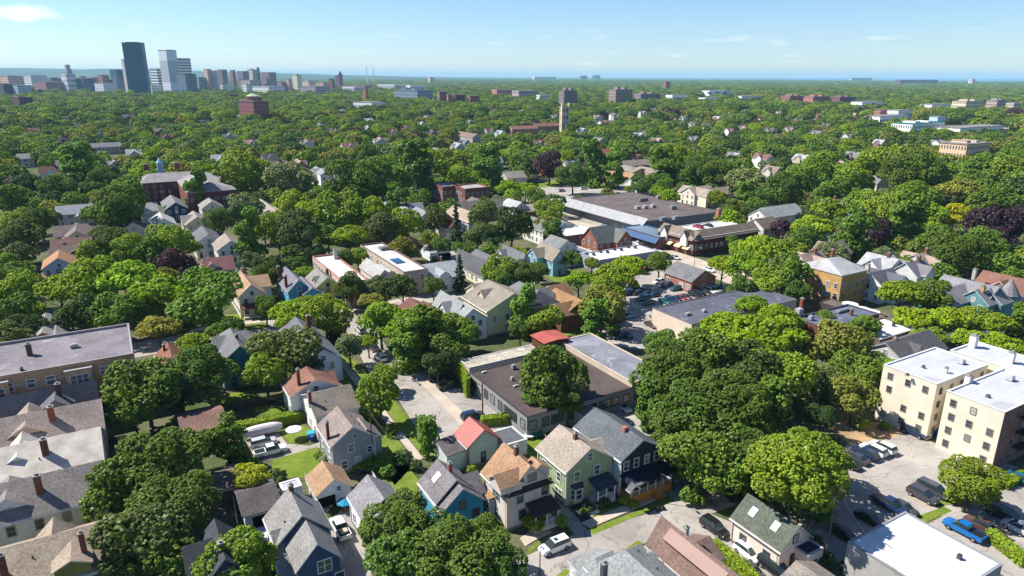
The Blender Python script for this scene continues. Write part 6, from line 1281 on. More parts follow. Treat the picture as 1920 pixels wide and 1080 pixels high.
# church with tower
rr, ff, W2, h2 = block(1049, 1066, 200, 236, 'tall stone church tower with buttresses among the trees', fm(176, 156, 130), 12, 'church_tower', 'church tower', short='the stone church tower', rows=4, cols=2)
for sx in (-.5, .5):
    mb = MB(); mb.box(ff, W2 * sx - 1, W2 * sx + 1, -1, 1, 0, h2 + 4); mb.build('pinnacle', fm(190, 165, 130), rr)
for (A, B, lab) in (((1010, 233), (1046, 229), 'long red tiled church nave left of its tower'), ((965, 238), (995, 234), 'red brick parish house with white gables')):
    house(lab, A, B, 10, 7, hw=5, wall=brick(196, 130, 110), roof=S_(196, 120, 100), name='church', cat='church', auto='F')
# scattered far houses between the trees
hr_ = random.Random(11); HC = [(230, 232, 235), (206, 190, 170), (190, 110, 90), (150, 120, 110), (214, 214, 206), (160, 180, 200)]; RC = [(150, 146, 152), (176, 150, 130), (170, 110, 96), (196, 196, 200), (120, 112, 116), (206, 170, 150)]
FARH = [(450, 215), (600, 232), (640, 205), (628, 240), (690, 236), (712, 258), (736, 243), (690, 222), (760, 236), (790, 228), (800, 215), (655, 268), (575, 262), (780, 262), (810, 245), (120, 218), (148, 228), (240, 233), (190, 247), (300, 240), (312, 252), (330, 205), (275, 200), (60, 240), (118, 258), (95, 312), (120, 300), (414, 290), (518, 302), (560, 300), (505, 288), (920, 240), (938, 245), (900, 212), (925, 205), (870, 262), (858, 268), (790, 195), (1040, 215), (1090, 240), (1122, 258), (1132, 226), (1150, 212), (1198, 248), (1205, 208), (1225, 203), (1262, 222), (1282, 216), (1300, 230), (1325, 232), (1345, 218), (1368, 240), (1390, 236), (1420, 222), (1445, 240), (1460, 208), (1480, 238), (1500, 220), (1530, 245), (1550, 232), (1590, 250), (1600, 212), (1650, 262), (1375, 285), (1432, 288), (1450, 312), (1505, 290), (1570, 300), (1640, 330), (1700, 318), (1760, 262), (1600, 285), (1200, 330), (1070, 300), (1190, 288), (1030, 300), (925, 295), (640, 315), (980, 205), (1560, 375), (1610, 365), (1560, 455), (1520, 475), (1730, 475), (1715, 490), (1580, 430), (1655, 480), (20, 330), (250, 280), (215, 300), (430, 250), (470, 262), (1010, 262), (1120, 215), (1400, 205), (1535, 212), (880, 225), (240, 215), (380, 225), (540, 225), (820, 278), (1300, 255), (1230, 258), (1670, 285)]
farr = []
for (px, py) in FARH:
    w2 = hr_.uniform(3.5, 5.0); wl, rf = hr_.choice(HC), hr_.choice(RC); hz = 10.5
    B = (px + hr_.uniform(4, 12) * (py / 250) ** 2, py - hr_.uniform(.5, 2)); 
    ax = hr_.random() < .5
    x, y = P(px, py, hz); L_ = hr_.uniform(9, 14); a = GU + (0 if ax else math.pi / 2)
    fr = Frame(x, y, a + math.pi * (math.cos(a) < -.5)); root = empty('house', fr, None, 'house', 'distant houses among the trees')
    wmb, rmb = MB(), MB(); fb = Frame(*fr.w(-L_ / 2, 0), fr.a); poly = gable_geo(wmb, rmb, fb, L_, w2, hz - 3.4, hz); q = fr.w(0, 0)
    f3 = Frame(q[0], q[1], fr.a + math.pi / 2); gable_geo(wmb, rmb, Frame(*f3.w(-w2 - 1.2, 0), f3.a), 2 * w2 + 2.4, w2 * .6, hz - 3.0, hz - .6)
    wmb.build('wall', siding(*wl), root); rmb.build('roof', [S_(*rf), paint(235, 235, 232)], root); note(poly, hz, .3)
    if hr_.random() < .7: chimney(root, PX(*fr.w(2, 0), hz + 1.4)[0], PX(*fr.w(2, 0), hz + 1.4)[1], hz + 1.4, .9)
    farr.append([root, px, py, rf])
# ================================================================== VEHICLES
car(1040, 1023, 'suv', 'white', '-u', 'white suv with sunroof driving on the street below the tan roofed house', sunroof=True)
pk = car(638, 990, 'pickup', 'white', '+v', 'white pickup truck with load in its bed on the narrow driveway')
fr_ = FRAMES[pk.name]; mb = MB(); mb.box(fr_, -2.3, -1.4, -.5, .5, 1.22, 1.55); mb.build('load', wood(226, 205, 170), pk)
car(1340, 988, 'suv', 'black', '-v', 'black suv parked nose down beside the mossy green roof house')
car(1403, 1034, 'hatch', 'white', '-v', 'white hatchback parked beside the cream wall under skylights')
car(1410, 1069, 'sedan', 'grey', '-v', 'dark grey sedan at the bottom edge beside the hedge')
car(1453, 1064, 'van', 'black', '-v', 'black minivan at the bottom edge beside the timber deck')
car(494, 829, 'suv', 'silver', '+u', 'silver grey suv parked beside the long pale trailer')
car(507, 845, 'pickup', 'white', '+u', 'white pickup truck parked half under the green tree')
car(843, 721, 'pickup', 'black', '+u', 'black pickup truck in tree shade beside the ivy covered wall')
car(820, 706, 'suv', 'black', '+u', 'dark suv behind the black pickup truck in deep shade')
car(886, 779, 'suv', 'navy', '+u', 'navy suv parked behind the red roof workshop')
car(713, 669, 'suv', 'white', '+v', 'white suv parked under street trees by the kerb', detail=True)
car(702, 652, 'sedan', 'grey', '+v', 'dark sedan parked ahead of the white suv under trees')
car(1167, 761, 'sedan', 'white', '-v', 'white sedan parked behind the black fronted house')
car(1134, 756, 'hatch', 'blue', '-v', 'car under a bright blue cover beside the white sedan')
car(1161, 629, 'suv', 'navy', '-u', 'navy suv parked at the lot behind the patched grey roof')
car(1174, 627, 'sedan', 'black', '-v', 'black sedan next to the navy suv behind the patched roof')
car(1222, 608, 'sedan', 'brown', '-v', 'brown sedan parked against the beige side wall')
car(1178, 592, 'hatch', 'cyan', '-u', 'light blue car beside the little brown outbuilding')
car(1715, 809, 'suv', 'navy', '-v', 'navy suv parked against the cream apartment wall')
GR = 'cars parked in the cream apartment lot'
for a in ((1655, 838, 'suv', 'white', '+v'), (1638, 843, 'suv', 'white', '+v'), (1621, 849, 'suv', 'navy', '+v'), (1606, 857, 'sedan', 'grey', '+v'), (1590, 866, 'sedan', 'black', '+v'),
          (1632, 971, 'sedan', 'black', '-v'), (1668, 946, 'pickup', 'navy', '-v'), (1694, 950, 'sedan', 'grey', '-v'), (1731, 928, 'suv', 'grey', '-v'), (1750, 918, 'van', 'grey', '-v'), (1584, 1000, 'sedan', 'black', '-v')): car(*a, group=GR)
car(1808, 993, 'pickup', 'blue', '+v', 'bright blue pickup truck parked beside the white roof', GR)
car(1846, 988, 'pickup', 'brown', '+v', 'brown pickup truck with covered bed beside the bright blue one', GR)
car(1886, 966, 'van', 'black', '-v', 'black minivan in tree shade at the right edge lot'); car(1912, 990, 'suv', 'silver', '+v', 'silver suv behind the fence at the right edge')
car(1915, 897, 'sedan', 'teal', '-v', 'teal sedan at the right edge above the lawn strip'); car(201, 773, 'sedan', 'white', '+u', 'white sedan beside the mottled brown roof house')
G2 = 'cars in the central parking lots'
rows_ = [((1186, 537), (1176, 549)), ]
for i, (x, y, k, c, ax) in enumerate([(1186, 538, 'suv', 'navy', '-u'), (1176, 549, 'suv', 'navy', '-u'), (1206, 545, 'suv', 'teal', '-u'), (1212, 550, 'sedan', 'navy', '-u'), (1226, 552, 'sedan', 'navy', '-u'), (1206, 559, 'suv', 'teal', '-u'), (1216, 567, 'sedan', 'navy', '-u'),
    (1236, 528, 'suv', 'white', '-u'), (1254, 534, 'pickup', 'navy', '-u'), (1268, 540, 'suv', 'teal', '-u'), (1247, 564, 'sedan', 'teal', '-v'), (1259, 562, 'suv', 'navy', '-v'), (1268, 560, 'sedan', 'black', '-v'), (1277, 558, 'sedan', 'red', '-v'), (1286, 556, 'sedan', 'brown', '-v'),
    (1303, 552, 'suv', 'black', '-v'), (1312, 550, 'suv', 'black', '-v'), (1322, 548, 'sedan', 'grey', '-v'), (1332, 545, 'suv', 'white', '-v'), (1341, 543, 'suv', 'silver', '-v'), (1350, 541, 'suv', 'black', '-v'), (1358, 540, 'suv', 'black', '-v'), (1196, 548, 'sedan', 'black', '-u')]):
    car(x, y, k, c, ax, group=G2)
G3 = 'cars around the long dark plaza'
for (x, y, c) in [(1069, 393, 'navy'), (1075, 394, 'red'), (1082, 396, 'red'), (1089, 398, 'brown'), (1098, 401, 'silver'), (1109, 404, 'white'), (1125, 410, 'brown'), (1133, 412, 'navy'), (1142, 415, 'grey'), (1151, 417, 'black'), (1162, 420, 'silver'), (1172, 423, 'black'),
    (1094, 353, 'white'), (1108, 349, 'teal'), (1114, 350, 'navy'), (1122, 349, 'black'), (1131, 349, 'silver'), (1053, 357, 'silver'), (1040, 371, 'silver'), (1061, 374, 'navy'), (1071, 376, 'cyan'), (1082, 379, 'navy'), (1042, 382, 'black'), (1112, 368, 'silver'), (1160, 363, 'black'), (1139, 372, 'navy'), (1161, 371, 'white'),
    (1172, 370, 'white'), (1186, 365, 'grey'), (1030, 376, 'white'), (1309, 425, 'red'), (1328, 422, 'black'), (1178, 367, 'silver'), (1150, 373, 'silver')]:
    car(x, y, trng.choice(('suv', 'sedan', 'suv')), c, trng.choice(('-v', '+v')) if y > 385 else trng.choice(('+u', '-v')), group=G3, z=6.3 if x > 1300 and y > 415 else 0)
G4 = 'cars on the shopping street'
for (x, y, c) in [(1186, 452, 'black'), (1196, 456, 'white'), (1207, 461, 'grey'), (1218, 466, 'black'), (1229, 471, 'silver'), (1240, 476, 'white'), (1252, 481, 'black'), (1266, 482, 'silver'), (1206, 451, 'silver'), (1222, 457, 'red'), (1330, 505, 'white'), (1390, 520, 'grey'), (1230, 478, 'brown')]: car(x, y, trng.choice(('suv', 'sedan')), c, '-v', group=G4)
G5 = 'cars in back yards and side streets'
for (x, y, c) in [(803, 481, 'red'), (812, 484, 'black'), (1230, 592, 'silver'), (1452, 560, 'white'), (1462, 566, 'grey'), (1358, 397, 'white'), (1380, 394, 'silver'), (1392, 538, 'white'), (1422, 545, 'black'), (676, 618, 'silver')]: car(x, y, 'suv', c, '+v', group=G5)
G6 = 'cars on the distant highway'
for i, x in enumerate((1800, 1822, 1849, 1872, 1894, 1913)): car(x, 240 - (x - 1800) * .03, 'van', ('white', 'silver', 'white', 'red', 'black', 'white')[i], 5, group=G6, z=.6, detail=False)

# ================================================================== SMALL THINGS
x, y = P(492, 808, 1.0); fr = Frame(x, y, GU + R(-2)); root = empty('covered_trailer', fr, 'long pale rounded trailer beside the clipped hedge', 'trailer')
mb = MB()
for i in range(10):
    a = -3.6 + i * .72; r0 = 1.0 * (1 - abs((i - 5) / 5.3) ** 3) ** .5 + .05; r1 = 1.0 * (1 - abs((i - 4) / 5.3) ** 3) ** .5 + .05
    q0, q1 = fr.w(a, 0), fr.w(a + .72, 0); mb.tube((q0[0], q0[1], 1.3), (q1[0], q1[1], 1.3), r0, r1, 14, cap=i in (0, 9))
mb.build('shell', paint(226, 216, 218), root, smooth=True)
for sx in (-1, 1):
    q = fr.w(.4, sx * .9); mb = MB(); f2 = Frame(q[0], q[1], fr.a); a, b = f2.w(0, -.12), f2.w(0, .12); mb.tube((*a, .35), (*b, .35), .35, n=12); mb.build('wheel', TYRE, root)
def umbrella(px, py, r, h, col, label, name='parasol', n=8, group=None, z=0):
    x, y = P(px, py, h + z); fr = Frame(x, y, GU, z); root = empty(name, fr, label, 'parasol', group)
    mb = MB()
    for k in range(n):
        a0, a1 = 2 * math.pi * k / n, 2 * math.pi * (k + 1) / n
        mb.face([(x, y, z + h), (x + r * math.cos(a0), y + r * math.sin(a0), z + h - .5), (x + r * math.cos(a1), y + r * math.sin(a1), z + h - .5)])
        mb.face([(x + r * math.cos(a0), y + r * math.sin(a0), z + h - .5), (x + r * math.cos(a0), y + r * math.sin(a0), z + h - .68), (x + r * math.cos(a1), y + r * math.sin(a1), z + h - .68), (x + r * math.cos(a1), y + r * math.sin(a1), z + h - .5)])
    mb.build('canopy', col, root); mb = MB(); mb.tube((x, y, z), (x, y, z + h), .04, n=6); mb.build('pole', paint(200, 200, 200), root); return root
umbrella(550, 800, 1.5, 2.5, paint(245, 245, 248), 'white garden parasol standing on the round lawn')
umbrella(646, 935, 1.3, 2.2, plain('turquoise_cloth', 20, 150, 190, .7), 'turquoise parasol in front of the orange roof garage')
for i, (a, b) in enumerate(((1617, 575), (1635, 580), (1595, 566))): umbrella(a, b, 2.2, 2.6, paint(240, 240, 240), None, group='white parasols on the terrace', z=3.4)
for i, (a, b) in enumerate(((1196, 493), (1206, 490), (1200, 498), (1190, 489))): umbrella(a, b, 2.0, 2.8, plain('pink_cloth', 214, 60, 80, .7), None, group='pink parasols beside the locust trees')
PARA = [o for o in COL.objects if o.get('category') == 'parasol' and not o.get('label')]
bin_(583, 816, (50, 165, 190), 'turquoise dumpster beside the white walled house', (1.5, 1.2, 1.3), name='dumpster', cat='dumpster'); bin_(585, 822, (30, 70, 150), 'blue wheeled bin in front of the turquoise dumpster')
bin_(861, 713, (20, 120, 95), 'green wheeled bin nearer the ivy wall'); bin_(866, 721, (20, 110, 85), 'green wheeled bin beside yellow poles')
bin_(1748, 810, (30, 90, 150), 'blue dumpster between the two cream apartment wings', (2.0, 1.6, 1.6), name='dumpster', cat='dumpster'); bin_(655, 948, (30, 60, 45), 'dark green bin beside the turquoise parasol')
bin_(1693, 780, (40, 90, 130), 'tall blue container beside the olive tree shade', (2.2, 1.8, 3.0), name='container', cat='container')
# toys and clutter in front of the garage
for (px, py, c, lab) in ((618, 948, (200, 200, 190), 'pale garden table before the orange roof garage'), (628, 940, (190, 50, 50), 'red toy car before the garage'), (649, 953, (210, 90, 60), 'orange red wagon beside the green bin'), (612, 955, (180, 180, 185), 'grey push mower by the navy house'), (604, 940, (60, 100, 160), 'blue box in the garage opening')):
    x, y = P(px, py, .3); fr = Frame(x, y, GU + trng.uniform(0, 3)); root = empty('garden_toy', fr, lab, 'toy'); mb = MB(); mb.prism([fr.w(-.5, -.3), fr.w(.5, -.3), fr.w(.5, .3), fr.w(-.5, .3)], .2, [.55, .45, .45, .55], bottom=True); mb.build('body', plain('toy_plastic', *c), root)
    for sx in (-1, 1):
        mb = MB(); a, b = fr.w(sx * .35, -.33), fr.w(sx * .35, .33); mb.tube((*a, .14), (*b, .14), .14, n=8); mb.build('wheel', TYRE, root)
for (px, py, c, lab) in ((489, 997, (245, 245, 250), 'white garden table heaped with things behind the navy house'), (497, 1008, (240, 240, 245), 'white garden chair group by the navy house'), (990, 806, (200, 60, 120), 'pink play kitchen on the small lawn'), (992, 817, (230, 230, 235), 'white plastic table on the small lawn'), (1006, 815, (20, 140, 110), 'green turtle shaped sandbox on the small lawn'), (230, 822, (225, 225, 225), 'white covered lawn furniture beside the broad maple'), (676, 880, (70, 80, 110), 'dark blue patio table behind the narrow grey roof house')):
    x, y = P(px, py, .5); fr = Frame(x, y, GU + trng.uniform(0, 1)); root = empty('garden_furniture', fr, lab, 'garden furniture'); m = plain('furniture_plastic', *c); mb = MB()
    mb.tube((x, y, .62), (x, y, .7), 1.0, n=12); mb.build('top', m, root)
    for k in range(4):
        q = fr.w(.6 * (1 if k % 2 else -1), .6 * (1 if k > 1 else -1)); mb = MB(); mb.tube((q[0], q[1], 0), (q[0], q[1], .62), .05, n=6); mb.build('leg', m, root)
for (px, py, lab) in ((1234, 954, 'left of two black rubbish bags at the kerb below the street lamp'), (1243, 952, 'right of two black rubbish bags at the kerb below the street lamp')):
    x, y = P(px, py, .3); mb = MB()
    for i in range(5):
        z0, z1 = i * .16, (i + 1) * .16; ra, rb = (.34, .42, .40, .30, .14, .05)[i], (.34, .42, .40, .30, .14, .05)[i + 1]; mb.tube((x, y, z0), (x + .02 * i, y, z1), ra, rb, 9, cap=i == 4)
    tag(mb.build('rubbish_bag', plain('black_plastic', 22, 24, 30, .35, .5), None, Frame(x, y, 0)), lab, 'rubbish bag')
def brick_balconies():
    root, fr, L, hw = wing_r
    for z in (3.2, 6.0, 8.8):
        for t in (5.5, 12.5):
            mb = MB(); mb.box(fr, t, t + 3.6, -hw - 1.6, -hw - .03, z, z + .14); mb.box(fr, t, t + 3.6, -hw - 1.6, -hw - 1.54, z + .9, z + .98)
            for k in range(13): mb.box(fr, t + k * .29, t + k * .29 + .05, -hw - 1.6, -hw - 1.55, z + .14, z + .9)
            mb.build('balcony', wood(74, 60, 60), root)
brick_balconies()
# poles, lamps and wires
utility_pole(332, 795, 11.5, 'leaning wooden utility pole between the dark maple and the red garage roof', transformer=True)
utility_pole(700, 872, 10.5, 'wooden utility pole in front of the grey gabled house', arms=1)
utility_pole(1545, 1062, 13.0, 'tall utility pole with transformer left of the white roofed block', arms=1, transformer=True)
utility_pole(1170, 606, 12.0, 'pale utility pole standing in the central parking lot'); utility_pole(1103, 616, 10, 'utility pole beside the brown outbuilding', arms=0)
utility_pole(905, 790, 8.5, 'grey utility pole in front of the brown flat roof shop', arms=0)
utility_pole(1745, 500, 14.0, 'tall pole with crossarms among the trees above the turreted house', arms=2); utility_pole(1186, 362, 15, 'tall pole beyond the long dark plaza')
utility_pole(782, 826, 5.5, 'short dark post at the end of the middle street', arms=0)
street_lamp(1236, 942, 5.2, 'street lamp with white head on the verge by the black fronted house'); street_lamp(1012, 1079, 4.6, 'dark street lamp post at the bottom edge under the white suv', arm=.3)
street_lamp(1262, 918, 1.6, 'short timber gate post at the lane entrance', arm=.1)
street_lamp(745, 712, 5.0, 'slim lamp post on the verge of the middle street'); street_lamp(1301, 505, 8, 'tall lamp mast above the brick office', arm=2)
a = (*P(332, 795), 11.0); b = (*P(700, 872), 10.0); c = (*P(1090, 830, 6), 6.0); d = (*P(1545, 1062), 12.4)
wire(a, b, 'overhead wire from the leaning pole to the pole by the grey house'); wire(b, (*P(820, 905, 7), 7.0), 'overhead wire from the grey house pole to the turquoise house', .5); wire(b, (*P(792, 884, 7), 7.3), 'second overhead wire toward the turquoise house', .9)
wire((*P(905, 790), 8.3), (*P(985, 838, 9), 9), 'overhead wire to the tan roofed house', .5); wire((*P(1170, 606), 11.7), (*P(1103, 616), 9.7), 'overhead wire over the central parking lot entrance', .5)
wire(d, (*P(1700, 1100, 8), 8.0), 'overhead wire passing before the white roofed block', .6); wire(d, (*P(1475, 1030, 5), 4.5), 'overhead wire to the mossy green roof house', .6); wire((*P(250, 700, 11), 10.5), a, 'overhead wire between the tan brick apartments and the leaning pole', .5)
WDK = wood(98, 82, 76); WLT = wood(150, 130, 112); WHT = paint(232, 232, 234)
fence([(415, 778), (560, 744)], 1.8, WDK, 'long dark board fence behind the lawn of the teal house'); fence([(940, 792), (1000, 775)], 2.0, WDK, 'dark board fence behind the flat grey garage')
fence([(1004, 800), (1024, 828)], 1.2, WLT, 'short pale rail fence beside the small lawn'); fence([(1110, 752), (1190, 716)], 2.2, WDK, 'grey board fence behind the white sedan')
fence([(574, 905), (590, 945)], 1.6, WHT, 'white board fence left of the orange roof garage'); fence([(700, 900), (714, 925)], 1.6, WHT, 'white board fence behind the narrow grey roof house')
fence([(1050, 345), (1180, 338)], 2.2, wood(140, 66, 46), 'long rust red fence behind the plaza parking', name='fence'); fence([(438, 932), (447, 995)], 1.5, WHT, 'white rail fence left of the dark carport')
fence([(1095, 605), (1150, 592)], 2.0, WDK, 'dark board fence by the brown outbuilding'); fence([(1840, 995), (1925, 1062)], 1.3, plain('chain_link', 120, 125, 125), 'metal fence along the lawn strip at the right edge', th=.03)
hedge([(425, 806), (500, 792), (576, 776)], 1.9, 1.9, 'long clipped hedge running between the trailer and the dark yard', 'A', 1)
hedge([(1335, 1020), (1375, 1052), (1420, 1092)], 1.4, 1.8, 'bright hedge between the driveway cars and the red dormer house', 'A', 2)
hedge([(902, 790), (940, 786), (985, 780)], 1.6, 1.8, 'untidy hedge at the end of the brown flat roof shop', 'A', 3)
hedge([(858, 690), (878, 728)], .8, 4.6, 'tall bright ivy covering the left wall of the shop', 'A', 4)
hedge([(1880, 910), (1925, 888)], 1.4, 1.2, 'low bush row at the right edge lot', 'V', 5)
hedge([(1855, 1000), (1925, 1055)], 1.6, 1.6, 'overgrown bush row along the metal fence', 'V', 6)

